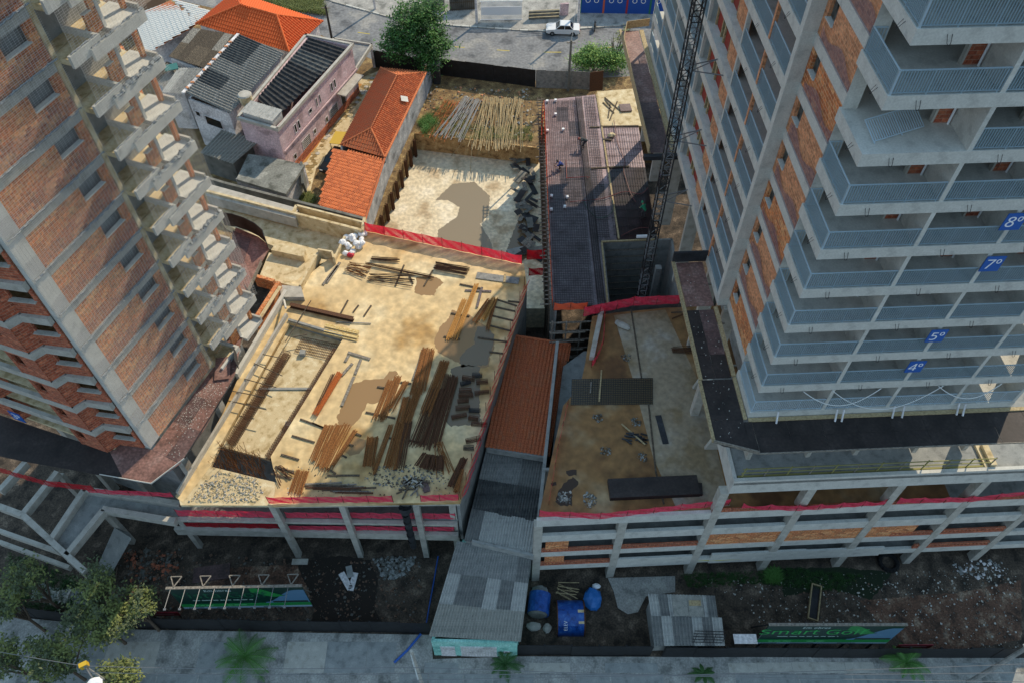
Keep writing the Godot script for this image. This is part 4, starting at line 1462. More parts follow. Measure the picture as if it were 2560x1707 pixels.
func build_houses() -> void:
	var g: G
	# long low house with the hipped tile roof
	var H := thing("tiled_house", "long low grey house with an orange hipped tile roof beside the excavation", "house")
	var e0 := Vector3(-15.3, 8.3, -82.1)
	var e1 := Vector3(-10.0, 8.3, -81.2)
	var e2 := Vector3(-13.3, 8.3, -66.1)
	var e3 := Vector3(-18.2, 8.3, -68.1)
	var r0 := Vector3(-13.0, 9.5, -78.8)
	var r1 := Vector3(-14.9, 9.5, -69.3)
	tile_roof(H, "roof_tiles", r1, r0, e1, e2, 0.3, 0.42, [M.tile, M.tile3])
	tile_roof(H, "roof_tiles", r0, r1, e3, e0, 0.3, 0.42, [M.tile_old, M.tile2])
	tile_roof(H, "roof_tiles", r1, r1, e2, e3, 0.3, 0.42, [M.tile_old, M.tile2, M.tile])
	tile_roof(H, "roof_tiles", r0, r0, e0, e1, 0.3, 0.42, [M.tile3, M.tile])
	ridge(H, r0, r1, M.tile3)
	for q in [[r0, e0], [r0, e1], [r1, e2], [r1, e3]]:
		ridge(H, q[0] + Vector3(0, 0.06, 0), q[1] + Vector3(0, 0.06, 0), M.tile3, 0.1)
	var f0 := Vector3(-18.9, 8.15, -67.8)
	var f1 := Vector3(-13.35, 8.15, -66.0)
	var f2 := Vector3(-14.5, 7.6, -57.4)
	var f3 := Vector3(-19.4, 7.6, -59.2)
	tile_roof(H, "roof_tiles", f0, f1, f2, f3, 0.32, 0.45, [M.tile, M.tile3, M.tile3])
	ridge(H, e1 + Vector3(0.05, 0.06, 0), e2 + Vector3(0.05, 0.06, 0), M.tile3, 0.12)
	ridge(H, f1 + Vector3(0.05, 0.1, 0), f2 + Vector3(0.05, 0.1, 0), M.tile, 0.12)
	g = G.new()
	g.beam(Vector3(-10.1, 6.75, -81.1), Vector3(-13.35, 6.75, -66.1), 0.2, 2.9)
	put(g, "side_wall", M.plaster_gray, H)
	g = G.new()
	g.beam(Vector3(-13.35, 6.45, -66.1), Vector3(-14.5, 6.45, -57.5), 0.2, 2.3)
	put(g, "side_wall", M.plaster_gray, H)
	g = G.new()
	g.beam(Vector3(-14.5, 6.4, -57.5), Vector3(-19.2, 6.4, -59.2), 0.2, 2.2)
	g.beam(Vector3(-19.1, 6.4, -59.4), Vector3(-18.1, 6.4, -68.0), 0.2, 2.2)
	g.beam(Vector3(-18.1, 6.7, -68.0), Vector3(-15.3, 6.7, -81.9), 0.2, 2.8)
	g.beam(Vector3(-15.3, 6.7, -81.9), Vector3(-10.1, 6.7, -81.1), 0.2, 2.8)
	put(g, "house_wall", M.white_wall, H)
	g = G.new()
	g.box(Vector3(-11.9, 9.0, -75.2), Vector3(0.8, 0.03, 0.9), Basis(Vector3(0, 0, 1), -0.35) * Basis(Vector3.UP, 0.2))
	put(g, "roof_patch", M.conc_white, H)
	# steel soldier piles holding the yard edge below the grey wall
	for i in 8:
		var t := (i + 0.3) / 8.0
		var p := Vector3(-11.25, 0, -73.2).lerp(Vector3(-14.1, 0, -59.2), t)
		g = G.new()
		g.lim(-0.14, 0.14, 3.0, 5.35, -0.02, 0.02)
		g.lim(-0.14, -0.11, 3.0, 5.35, -0.15, 0.15)
		g.lim(0.11, 0.14, 3.0, 5.35, -0.15, 0.15)
		var o := one(g, "steel_pile", M.rust_dark, "rusty steel pile standing against the bank under the grey wall", "pile", "steel piles along the bank")
		o.position = p + Vector3(0.35, 0, 0)
		o.rotation.y = 1.3
	# pink two-storey house
	var K := thing("pink_house", "two-storey pink house with a black corrugated roof", "house")
	var p0 := Vector2(-18.3, -81.6)
	var p1 := Vector2(-24.0, -66.8)
	var p2 := Vector2(-28.0, -68.6)
	var p3 := Vector2(-23.4, -83.4)
	wallbox(K, "house_wall", M.pink, [p0, p1, p2, p3], 5.3, 11.5, 0.25)
	wallbox(K, "parapet", M.conc, [p0 + Vector2(0.25, -0.1), p1 + Vector2(0.2, 0.25), p2 + Vector2(-0.2, 0.2), p3 + Vector2(-0.2, -0.2)], 11.35, 11.7, 0.3)
	corr_roof(K, v3(p3, 11.75) + Vector3(0.3, 0, 0.6), v3(p2, 11.75) + Vector3(1.2, 0, -2.8), v3(p1, 11.3) + Vector3(-0.3, 0, -2.0), v3(p0, 11.3) + Vector3(-0.4, 0, 0.5), 0.55, 0.11, [M.fc_black, M.fc_black, M.fc_dark], 5, 1)
	g = G.new()
	g.prism([p1 + Vector2(-0.2, -0.3), p2 + Vector2(0.2, -0.1), p2 + Vector2(1.0, -3.0), p1 + Vector2(-0.3, -2.2)], 11.0, 11.25)
	put(g, "roof_slab", M.conc_gray, K)
	# base course
	g = G.new()
	g.beam(v3(p0 + Vector2(0.16, 0.1), 5.75), v3(p1 + Vector2(0.16, 0.1), 5.75), 0.06, 0.9)
	put(g, "skirting", M.brick_red, K)
	g = G.new()
	g.beam(v3(p0 + Vector2(0.35, 0.1), 8.6), v3(p1 + Vector2(0.25, 0.1), 8.6), 0.12, 0.12)
	put(g, "string_course", M.pink, K)
	var wa := v3(p1, 0)
	var wb := v3(p0, 0)
	for q in [[1.3, 6.4, 0.5, 0.6, 0], [3.2, 6.1, 1.6, 1.3, 5], [5.6, 6.6, 0.5, 0.6, 0], [8.2, 6.3, 0.5, 0.7, 0], [9.2, 6.1, 1.8, 1.2, 5], [2.6, 9.0, 0.35, 1.0, 0], [3.3, 9.0, 0.35, 1.0, 0], [5.6, 9.3, 0.6, 0.5, 0], [7.2, 9.2, 0.25, 1.0, 0], [7.9, 9.2, 0.25, 1.0, 0], [10.4, 9.0, 0.4, 1.0, 0], [11.1, 9.0, 0.4, 1.0, 0]]:
		window_on(K, wa, wb, q[0], q[1], q[2], q[3], "window", null, q[4])
	window_on(K, wa, wb, 11.9, 5.35, 0.9, 2.1, "door", M.timber_dark)
	g = G.new()
	g.beam(v3(p1.lerp(p0, 0.70) + Vector2(0.75, 0.3), 8.25), v3(p1.lerp(p0, 0.97) + Vector2(0.75, 0.3), 8.25), 1.2, 0.16)
	put(g, "canopy", M.conc, K)
	# white roof box and tank
	var t0 := thing("roof_shed", "white metal-roofed box on the pink house roof corner", "shed", Vector3(-27.7, 11.26, -68.75), -0.42)
	g = G.new()
	g.lim(0, 3.7, 0, 0.8, -1.6, 0)
	put(g, "box_wall", M.conc_white, t0)
	corr_roof(t0, Vector3(-0.1, 0.95, -1.75), Vector3(3.8, 0.95, -1.75), Vector3(3.8, 0.83, 0.15), Vector3(-0.1, 0.83, 0.15), 0.3, 0.03, [M.fc_light], 4, 1)
	var tk := thing("water_tank", "round pale water tank beside the roof box", "tank", Vector3(-27.9, 11.26, -71.2))
	g = G.new()
	g.tube(Vector3.ZERO, Vector3(0, 1.1, 0), 0.6, 0.7, 16)
	put(g, "tank_body", M.conc_warm, tk)
	g = G.new()
	g.tube(Vector3(0, 1.1, 0), Vector3(0, 1.22, 0), 0.74, 0.62, 16)
	put(g, "tank_lid", M.conc, tk)
	# flat-roofed garage at the street
	var Ga := thing("garage", "flat concrete carport roof at the pink house street end", "garage")
	g = G.new()
	g.prism([Vector2(-21.6, -88.2), Vector2(-16.9, -86.9), Vector2(-18.2, -82.0), Vector2(-22.7, -83.8)], 8.0, 8.2)
	put(g, "roof_slab", M.asphalt, Ga)
	wallbox(Ga, "parapet", M.conc, [Vector2(-21.6, -88.2), Vector2(-16.9, -86.9), Vector2(-18.2, -82.0), Vector2(-22.7, -83.8)], 7.95, 8.42, 0.2)
	for p in [Vector2(-16.95, -86.8), Vector2(-21.5, -88.0)]:
		g = G.new()
		g.lim(p.x - 0.15, p.x + 0.15, 5.3, 8.0, p.y - 0.15, p.y + 0.15)
		put(g, "post", M.white_wall, Ga)
	# bright orange hipped roof house
	var O := thing("orange_roof_house", "white house with a bright orange hipped tile roof", "house")
	var q0 := Vector3(-22.3, 11.0, -87.4)
	var q1 := Vector3(-25.2, 11.0, -81.1)
	var q2 := Vector3(-37.2, 11.0, -86.9)
	var q3 := Vector3(-34.2, 11.0, -94.0)
	var s0 := Vector3(-26.9, 13.0, -85.3)
	var s1 := Vector3(-31.5, 13.0, -87.5)
	tile_roof(O, "roof_tiles", s1, s0, q1, q2, 0.34, 0.45, [M.tile_bright])
	tile_roof(O, "roof_tiles", s0, s0, q0, q1, 0.34, 0.45, [M.tile_bright])
	tile_roof(O, "roof_tiles", s0, s1, q3, q0, 0.34, 0.45, [M.tile_bright])
	tile_roof(O, "roof_tiles", s1, s1, q2, q3, 0.34, 0.45, [M.tile_bright])
	for q in [[s0, q0], [s0, q1], [s0, s1], [s1, q2], [s1, q3]]:
		ridge(O, q[0] + Vector3(0, 0.07, 0), q[1] + Vector3(0, 0.07, 0), M.tile_bright, 0.12)
	wallbox(O, "house_wall", M.white_wall, [Vector2(-23.0, -87.2), Vector2(-25.3, -81.7), Vector2(-36.6, -87.0), Vector2(-34.0, -93.3)], 5.3, 10.95, 0.2)
	# grey striped corrugated roof building
	var C2 := thing("striped_roof_house", "white building with a grey striped corrugated roof beside the pink house", "house")
	corr_roof(C2, Vector3(-30.9, 12.2, -82.7), Vector3(-34.4, 12.2, -71.8), Vector3(-29.2, 11.5, -69.2), Vector3(-25.5, 11.5, -80.0), 0.36, 0.1, [M.fc_worn, M.fc_dark, M.fc_worn], 5, 2)
	wallbox(C2, "house_wall", M.white_wall, [Vector2(-30.8, -82.4), Vector2(-34.2, -72.0), Vector2(-29.5, -69.6), Vector2(-25.9, -79.8)], 5.3, 11.3, 0.2)
	window_on(C2, Vector3(-34.2, 0, -72.0), Vector3(-29.5, 0, -69.6), 1.6, 8.7, 2.2, 1.1)
	window_on(C2, Vector3(-34.2, 0, -72.0), Vector3(-29.5, 0, -69.6), 0.4, 9.4, 0.6, 0.6)
	g = G.new()
	g.beam(Vector3(-34.5, 12.15, -71.7), Vector3(-31.0, 12.15, -82.8), 0.35, 0.25)
	put(g, "gutter_wall", M.white_wall, C2)
	for i in 9:
		g = G.new()
		var t := Vector3(-34.3, 12.33, -72.1).lerp(Vector3(-31.2, 12.33, -82.0), (i + rng.randf() * 0.5) / 9.0)
		g.box(t, Vector3(0.25, 0.12, 0.35), Basis(Vector3.UP, rng.randf() * 3.0))
		put(g, "ballast_brick", M.brick_pale, C2)
	# old brown corrugated roof
	var C3 := thing("old_shed", "shed with a weathered brown corrugated roof below the orange roof", "shed")
	corr_roof(C3, Vector3(-37.0, 11.4, -85.4), Vector3(-30.8, 11.9, -82.9), Vector3(-32.5, 11.5, -76.6), Vector3(-38.6, 11.0, -80.2), 0.24, 0.05, [M.fc_worn, tint(M.fc_worn, "b5a898"), tint(M.fc_worn, "9b8f82")], 6, 2)
	wallbox(C3, "house_wall", M.white_wall, [Vector2(-37.0, -85.0), Vector2(-31.2, -82.8), Vector2(-32.8, -77.0), Vector2(-38.3, -80.2)], 5.3, 10.9, 0.2)
	corr_roof(C3, Vector3(-38.9, 10.6, -79.9), Vector3(-35.6, 10.6, -78.0), Vector3(-37.0, 10.2, -75.0), Vector3(-40.3, 10.2, -76.8), 0.24, 0.05, [M.fc_worn, tint(M.fc_worn, "9b8f82")], 3, 1)
	var C4 := thing("lean_to", "lean-to with a pale grey corrugated roof between the old sheds", "shed")
	corr_roof(C4, Vector3(-36.97, 11.00, -78.02), Vector3(-33.22, 11.40, -77.41), Vector3(-35.39, 10.70, -73.60), Vector3(-38.03, 10.40, -74.38), 0.3, 0.06, [M.fc_light, M.fc_gray], 3, 1)
	g = G.new()
	g.prism([Vector2(-37.22, -78.76), Vector2(-34.40, -78.76), Vector2(-35.81, -74.74), Vector2(-38.02, -74.89)], 5.3, 10.25)
	put(g, "house_wall", M.white_wall, C4)
	g = G.new()
	g.box(Vector3(-37.74, 11.10, -78.02), Vector3(1.4, 0.08, 1.2), Basis(Vector3.UP, 0.4))
	one(g, "teal_board", sm("2f6a66", 0.7), "small teal board lying on the old sheds", "board")
	# white tiled roof house
	var Wh := thing("white_roof_house", "house with a white painted tile roof behind the left tower", "house")
	var u0 := Vector3(-41.71, 10.80, -92.52)
	var u1 := Vector3(-45.96, 10.00, -90.31)
	var u2 := Vector3(-42.02, 10.00, -82.28)
	var u3 := Vector3(-37.11, 10.60, -87.71)
	var whm := sm("dedcd4", 0.8)
	tile_roof(Wh, "roof_tiles", u0, u3, u2, u1, 0.42, 0.55, [whm])
	tile_roof(Wh, "roof_tiles", Vector3(-41.59, 10.80, -92.98), Vector3(-41.61, 10.80, -93.08), Vector3(-36.08, 10.30, -90.68), Vector3(-36.93, 10.60, -87.54), 0.42, 0.55, [whm])
	g = G.new()
	var wq := [Vector2(-45.41, -90.38), Vector2(-41.91, -83.15), Vector2(-38.42, -88.62), Vector2(-42.35, -93.55)]
	g.prism(wq, 5.3, 9.7)
	put(g, "house_wall", M.white_wall, Wh)
	g = G.new()
	g.prism([Vector2(-43.37, -84.16), Vector2(-41.42, -86.83), Vector2(-39.46, -82.94), Vector2(-40.68, -80.17)], 5.3, 8.0)
	one(g, "annex", M.white_wall, "low white annex beside the old corrugated sheds", "annex")
	g = G.new()
	g.prism([Vector2(-52.40, -93.86), Vector2(-47.01, -92.48), Vector2(-44.68, -97.65), Vector2(-50.33, -98.63)], 5.3, 9.0)
	one(g, "brown_house", sm("6b5a4c", 0.9), "plain brown building behind the left tower balconies", "house")
	# small shed with striped roof and dark walls
	var S := thing("yard_shed", "small dark shed with a striped corrugated roof in the yard", "shed")
	corr_roof(S, Vector3(-30.90, 8.60, -70.80), Vector3(-26.77, 8.60, -68.18), Vector3(-28.90, 8.20, -65.13), Vector3(-32.76, 8.20, -66.91), 0.4, 0.12, [M.fc_light2], 4, 1)
	wallbox(S, "shed_wall", M.conc_dark, [Vector2(-31.08, -70.97), Vector2(-27.44, -68.74), Vector2(-29.07, -65.62), Vector2(-32.52, -67.17)], 5.3, 8.1, 0.2)
	g = G.new()
	g.beam(Vector3(-29.66, 6.80, -67.12), Vector3(-28.86, 6.80, -69.03), 0.22, 2.6)
	put(g, "shed_wall", M.pink, S)
	# flat grey roof
	var Fl := thing("flat_roof_annex", "low annex with a stained flat grey roof beside the paved yard", "annex")
	g = G.new()
	g.prism([Vector2(-28.07, -62.72), Vector2(-27.65, -66.66), Vector2(-25.38, -66.21), Vector2(-21.47, -64.94), Vector2(-22.64, -60.50)], 8.0, 8.3)
	put(g, "roof_slab", M.conc_flat, Fl)
	wallbox(Fl, "house_wall", M.white_wall, [Vector2(-28.17, -63.18), Vector2(-25.31, -66.32), Vector2(-21.73, -65.17), Vector2(-22.90, -61.13)], 5.3, 8.0, 0.2)
	g = G.new()
	g.beam(Vector3(-21.91, 7.60, -65.52), Vector3(-21.52, 6.80, -63.08), 0.25, 1.8)
	put(g, "yard_wall", M.conc_dark, Fl)
	# dark boundary wall at the foot of the houses
	g = G.new()
	g.beam(Vector3(-31.91, 8.20, -63.32) - Vector3(0, 1.4, 0), Vector3(-29.21, 8.20, -62.22) - Vector3(0, 1.4, 0), 0.3, 3.0)
	g.beam(Vector3(-29.21, 8.20, -62.22) - Vector3(0, 1.4, 0), Vector3(-14.45, 7.80, -57.42) - Vector3(0, 1.4, 0), 0.3, 3.0)
	one(g, "boundary_wall", M.conc_dark, "blackened boundary wall between the houses and the concrete basins", "wall")
	# paved yard
	g = G.new()
	g.prism([Vector2(-24.35, -67.98), Vector2(-27.82, -67.98), Vector2(-19.31, -83.71), Vector2(-16.18, -86.18), Vector2(-13.55, -84.11), Vector2(-18.33, -72.05), Vector2(-21.30, -67.98), Vector2(-21.38, -62.90), Vector2(-23.27, -62.90)], 5.2, 5.31)
	var Y := struct(g, "yard", M.conc_warm)
	g = G.new()
	g.prism([Vector2(-23.91, -69.30), Vector2(-22.64, -68.77), Vector2(-18.05, -83.29), Vector2(-19.40, -83.69)], 5.3, 5.325)
	put(g, "tiled_path", sm("b5813f", 0.8), Y)
	# hexagonal pavers, each a piece
	var hx := G.new()
	var pl := []
	for i in 6:
		pl.append(Vector2(cos(TAU * i / 6), sin(TAU * i / 6)) * 0.27)
	hx.prism(pl, 0.0, 0.05)
	var hxm := hx.mesh()
	var yp := PackedVector2Array([Vector2(-22.61, -68.52), Vector2(-18.04, -83.16), Vector2(-16.16, -85.95), Vector2(-16.36, -84.13), Vector2(-21.37, -71.37), Vector2(-21.67, -64.78)])
	var pm := [M.conc_warm, tint(M.conc_warm, "d9d2c0"), M.conc, tint(M.conc_warm, "b5a98c")]
	var cnt := 0
	for r in 90:
		for q in 30:
			var p := Vector2(-24.5 + q * 0.5 + (0.25 if r % 2 else 0.0), -88.0 + r * 0.44)
			if Geometry2D.is_point_in_polygon(p, yp) and cnt < 300:
				cnt += 1
				var o := put(hxm, "paver", pm[rng.randi() % 4], Y)
				o.position = Vector3(p.x, 5.3 + rng.randf() * 0.012, p.y)
				o.rotation.y = PI / 6
	# yellow awning and parked things by the long house
	var aw := thing("yellow_awning", "small yellow canopy beside the long tiled house", "awning")
	g = G.new()
	g.prism([Vector2(-19.41, -71.86), Vector2(-18.07, -71.73), Vector2(-18.32, -69.54), Vector2(-19.82, -69.81)], 7.15, 7.2)
	put(g, "sheet", sm("c2a038", 0.7), aw)
	for p in [Vector3(-19.34, 7.10, -71.86), Vector3(-18.18, 7.10, -71.72), Vector3(-18.45, 7.10, -69.80), Vector3(-19.74, 7.10, -70.00)]:
		g = G.new()
		g.tube(Vector3(p.x, 5.3, p.z), p, 0.04, 0.04, 5)
		put(g, "post", M.steel_dark, aw)
	car(Vector3(-19.4, 5.36, -68.6), 1.25, sm("1d2023", 0.3, 0.2), "dark parked car half hidden beside the tiled house", 0.92)

# ---------------------------------------------------------------- houses in the gap between the two slabs
func build_gap_houses() -> void:
	var g: G
	var T := thing("gap_house", "narrow house with an orange clay tile roof in the gap", "house")
	var a := Vector3(0.10, 7.60, -43.03)
	var b := Vector3(5.03, 7.60, -42.06)
	var c := Vector3(2.89, 6.90, -31.47)
	var d := Vector3(-2.17, 6.90, -32.34)
	tile_roof(T, "roof_tiles", a, b, c, d, 0.292, 0.415, [M.tile_old, M.tile2, M.tile, M.tile2], 17)
	ridge(T, a + Vector3(0, 0.08, 0), b + Vector3(0, 0.08, 0), M.tile2, 0.12)
	wallbox(T, "house_wall", M.conc_gray, [Vector2(a.x + 0.2, a.z + 0.2), Vector2(b.x - 0.2, b.z + 0.2), Vector2(c.x - 0.2, c.z - 0.2), Vector2(d.x + 0.2, d.z - 0.2)], 0.0, 6.75, 0.2)
	g = G.new()
	g.beam(d + Vector3(0.2, -0.35, 0.0), c + Vector3(-0.1, -0.35, 0.0), 0.25, 0.7)
	put(g, "gable_wall", M.conc_gray, T)
	var C1 := thing("corrugated_house", "long house with a dark grey corrugated roof, adjoining the tiled roof", "house")
	corr_roof(C1, Vector3(-2.08, 5.90, -32.81), Vector3(2.97, 5.90, -31.96), Vector3(1.60, 5.20, -24.04), Vector3(-3.65, 5.20, -25.13), 0.19, 0.055, [[M.fc_gray, M.fc_gray2], [M.fc_dark], [M.fc_gray2, M.fc_light]], 5, 3)
	wallbox(C1, "house_wall", M.conc_gray, [Vector2(-1.90, -32.91), Vector2(2.74, -32.09), Vector2(1.39, -24.29), Vector2(-3.42, -25.32)], 0.0, 5.1, 0.2)
	g = G.new()
	g.beam(Vector3(-3.05, 4.95, -25.11), Vector3(1.63, 4.95, -23.96), 0.2, 0.8)
	put(g, "gable_wall", M.conc_gray, C1)
	var C2 := thing("street_house", "mint green street house with a pale corrugated roof", "house")
	corr_roof(C2, Vector3(-4.21, 4.70, -25.34), Vector3(1.52, 4.70, -24.31), Vector3(0.64, 3.50, -18.13), Vector3(-6.05, 3.50, -18.53), 0.19, 0.055, [[M.fc_gray2, M.fc_gray], [M.fc_light, M.fc_gray2], [M.fc_light, M.fc_light2]], 6, 3)
	var w0 := Vector2(-5.77, -18.31)
	var w1 := Vector2(0.29, -18.20)
	var w2 := Vector2(1.4, -25.0)
	var w3 := Vector2(-4.0, -26.0)
	wallbox(C2, "house_wall", M.mint, [w0, w1, w2, w3], 0.0, 3.35, 0.2)
	var A := Vector3(w0.x, 0, w0.y)
	var B := Vector3(w1.x, 0, w1.y)
	window_on(C2, A, B, 0.5, 0.12, 1.0, 2.1, "door", M.white_wall)
	window_on(C2, A, B, 2.0, 0.12, 2.6, 2.2, "garage_door", M.white_wall, 0)
	window_on(C2, A, B, 5.2, 1.0, 0.35, 0.35, "meter_box", M.conc_gray)
	g = G.new()
	for i in 12:
		var p := A.lerp(B, (2.1 + i * 0.21) / A.distance_to(B))
		g.lim(p.x - 0.02, p.x + 0.02, 0.15, 2.25, p.z + 0.13, p.z + 0.17)
	put(g, "door_ribs", M.conc_white, C2)
	# narrow concrete strips and broken wall by the gap
	g = G.new()
	g.beam(Vector3(7.34, 10.90, -42.15), Vector3(6.35, 10.90, -37.81), 0.4, 1.4)
	g.beam(Vector3(6.38, 10.60, -38.03), Vector3(5.87, 10.60, -35.88), 0.35, 0.9)
	g.beam(Vector3(7.78, 10.80, -43.53), Vector3(7.36, 10.80, -42.23), 0.3, 1.0)
	one(g, "broken_wall", M.conc, "broken grey wall end between tiled roof and brown slab", "wall")
	net_fence([Vector3(7.79, 11.15, -43.15), Vector3(7.40, 11.15, -39.43), Vector3(6.70, 11.15, -37.63), Vector3(6.29, 11.15, -37.11)], 0.9, M.pinknet, "pink mesh fence hanging slack by the broken grey wall", "", 0.3)
	net_fence([Vector3(2.59, 11.15, -25.21), Vector3(3.39, 11.15, -29.77), Vector3(4.30, 11.15, -33.64)], 0.5, M.pinknet, "thin pink mesh fence along the brown slab edge", "", 0.1)
	net_fence([Vector3(1.89, 11.15, -24.35), Vector3(6.11, 11.15, -24.14), Vector3(11.76, 11.15, -24.81), Vector3(15.24, 11.15, -25.21)], 0.95, M.pinknet, "pink mesh fence along the brown slab front edge", "", 0.25)
	net_fence([Vector3(15.98, 11.30, -24.83), Vector3(19.80, 11.30, -24.68), Vector3(26.07, 11.30, -25.13)], 0.9, M.pinknet, "sagging pink mesh fence in the podium bay under the deck", "", 0.55)
	net_fence([Vector3(26.94, 11.30, -25.25), Vector3(32.03, 11.30, -25.35), Vector3(36.14, 11.30, -25.81)], 0.9, M.pinknet, "pink mesh fence in the podium end bay", "", 0.45)
	net_fence([Vector3(5.93, 11.15, -42.29), Vector3(10.21, 11.15, -43.46), Vector3(14.11, 11.15, -43.68)], 1.2, M.pinknet, "pink mesh fence between the brown slab and the dark hoist shaft", "", 0.15)

# ---------------------------------------------------------------- formwork deck with reinforcement
func build_deck() -> void:
	var y := 11.1
	var D := thing("formwork_deck", "raised plywood deck covered with steel mesh beside the right tower", "deck")
	var g := G.new()
	var outline := [Vector2(3.45, -72.0), Vector2(6.7, -72.6), Vector2(8.9, -73.0), Vector2(9.15, -67.5), Vector2(13.0, -67.5), Vector2(13.1, -51.6), Vector2(8.0, -51.2), Vector2(8.0, -43.7), Vector2(3.45, -43.2)]
	g.prism(outline, y - 0.3, y - 0.04)
	put(g, "deck_frame", M.timber_dark, D)
	var poly := PackedVector2Array(outline)
	var x := 3.47
	var wetm := mt(mottle(hexc("4f4245"), hexc("665a5e"), hexc("776c70"), 81, 0.01, 0.06), 7.0, 0.32)
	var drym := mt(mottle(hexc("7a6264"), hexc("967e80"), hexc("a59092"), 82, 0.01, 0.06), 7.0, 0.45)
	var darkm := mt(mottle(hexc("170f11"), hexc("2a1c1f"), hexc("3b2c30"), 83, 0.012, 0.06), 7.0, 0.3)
	while x < 13.0:
		var z := -73.2
		while z < -43.2:
			var cx := x + 0.6
			var cz := z + 1.2
			var poly2 := Geometry2D.intersect_polygons(PackedVector2Array([Vector2(x, z), Vector2(x + 1.19, z), Vector2(x + 1.19, z + 2.39), Vector2(x, z + 2.39)]), poly)
			for pp in poly2:
				if pp.size() < 3:
					continue
				var pg := G.new()
				pg.prism(Array(pp), y - 0.04, y - rng.randf() * 0.012)
				var m := drym
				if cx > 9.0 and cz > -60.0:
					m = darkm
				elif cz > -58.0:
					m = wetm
				elif rng.randf() < 0.25:
					m = wetm
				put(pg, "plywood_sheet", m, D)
			z += 2.4
		x += 1.2
	# steel mesh, a mat of bars over each strip
	for r in [[3.6, 6.85, -71.9, -43.4, 0.2, 0.2, "steel_gray2"], [7.7, 8.85, -72.6, -51.4, 0.2, 0.25, "steel_gray2"], [9.2, 12.95, -67.3, -51.8, 0.24, 1.1, "rebar_wet"]]:
		var mg := G.new()
		var xx: float = r[0]
		var shift := 0.0
		while xx < r[1]:
			mg.beam(Vector3(xx + rng.randf_range(-0.03, 0.03), y + 0.05, r[2]), Vector3(xx + rng.randf_range(-0.03, 0.03) + 0.1, y + 0.05, r[3]), 0.024, 0.024)
			xx += r[4]
		var zz: float = r[2]
		while zz < r[3]:
			mg.beam(Vector3(r[0], y + 0.075, zz), Vector3(r[1], y + 0.075, zz + rng.randf_range(-0.03, 0.03)), 0.022, 0.022)
			zz += r[5]
		stuff(put(mg, "steel_mesh", M.rebar_wet, D))
	# beam cage running along the deck
	var cg := G.new()
	var c0 := Vector3(7.05, y, -72.4)
	var c1 := Vector3(7.55, y, -43.6)
	for o in [-0.26, -0.09, 0.09, 0.26]:
		for h in [0.06, 0.4]:
			cg.beam(c0 + Vector3(o, h, 0), c1 + Vector3(o, h, 0), 0.03, 0.03)
	var zi := 0.0
	while zi < 28.8:
		var p := c0.lerp(c1, zi / 28.8)
		cg.beam(p + Vector3(-0.3, 0.42, 0), p + Vector3(0.3, 0.42, 0), 0.016, 0.016)
		cg.beam(p + Vector3(-0.3, 0.03, 0), p + Vector3(-0.3, 0.42, 0), 0.016, 0.016)
		cg.beam(p + Vector3(0.3, 0.03, 0), p + Vector3(0.3, 0.42, 0), 0.016, 0.016)
		zi += 0.17
	stuff(put(cg, "beam_cage", M.rebar_wet, D))
	for q in [[Vector3(9.05, y + 0.04, -73.0), Vector3(9.65, y + 0.04, -51.4), "timber"], [Vector3(9.1, y + 0.04, -67.5), Vector3(13.0, y + 0.04, -67.6), "timber_dark"], [Vector3(7.7, y + 0.04, -61.0), Vector3(11.5, y + 0.04, -61.3), "timber_dark"], [Vector3(8.05, y - 0.05, -51.1), Vector3(13.0, y - 0.05, -51.4), "timber"], [Vector3(8.1, y - 0.05, -51.0), Vector3(8.1, y - 0.05, -43.8), "timber"], [Vector3(8.0, y + 0.04, -67.4), Vector3(9.0, y + 0.04, -67.4), "timber_dark"]]:
		g = G.new()
		g.beam(q[0], q[1], 0.16, 0.12)
		put(g, "edge_timber", M[q[2]], D)
	# projecting formwork battens on the left side
	for i in 56:
		g = G.new()
		var z := -72.5 + i * 0.52
		g.beam(Vector3(3.5, y - 0.25, z), Vector3(2.3 + rng.randf() * 0.6, y - 0.25, z + rng.randf_range(-0.1, 0.1)), 0.07, 0.1)
		put(g, "batten", M.timber_gray, D)
	for xx in [2.75, 3.15]:
		g = G.new()
		g.beam(Vector3(xx, y - 0.17, -72.8), Vector3(xx, y - 0.17, -43.5), 0.08, 0.08)
		put(g, "ledger", M.timber_dark, D)
	for i in 12:
		for xx in [3.2, 8.0]:
			if xx == 8.0 and i < 8:
				continue
			g = G.new()
			g.beam(Vector3(xx, 0, -72 + i * 2.55), Vector3(xx, y - 0.3, -72 + i * 2.55), 0.12, 0.12)
			put(g, "prop", M.timber_dark, D)
	# timber lattice scaffold at the deck's near end
	for i in 6:
		g = G.new()
		g.beam(Vector3(3.2, 9.9 - i * 1.2, -42.6), Vector3(8.4, 9.9 - i * 1.2, -42.9), 0.1, 0.12)
		g.beam(Vector3(3.2, 9.5 - i * 1.2, -41.8), Vector3(6.2, 9.5 - i * 1.2, -42.0), 0.1, 0.12)
		put(g, "scaffold_ledger", M.timber_gray, D)
	for xx in [3.4, 4.6, 5.8, 7.2]:
		g = G.new()
		g.beam(Vector3(xx, 0, -42.4), Vector3(xx, 10.4, -42.4), 0.12, 0.12)
		put(g, "scaffold_post", M.timber_gray, D)
	# hoist shaft beside the deck; walls and floor added to hold it dark
	var Sf := thing("hoist_shaft", "deep hoist shaft between the deck and the brown slab, darkened by added walls", "shaft")
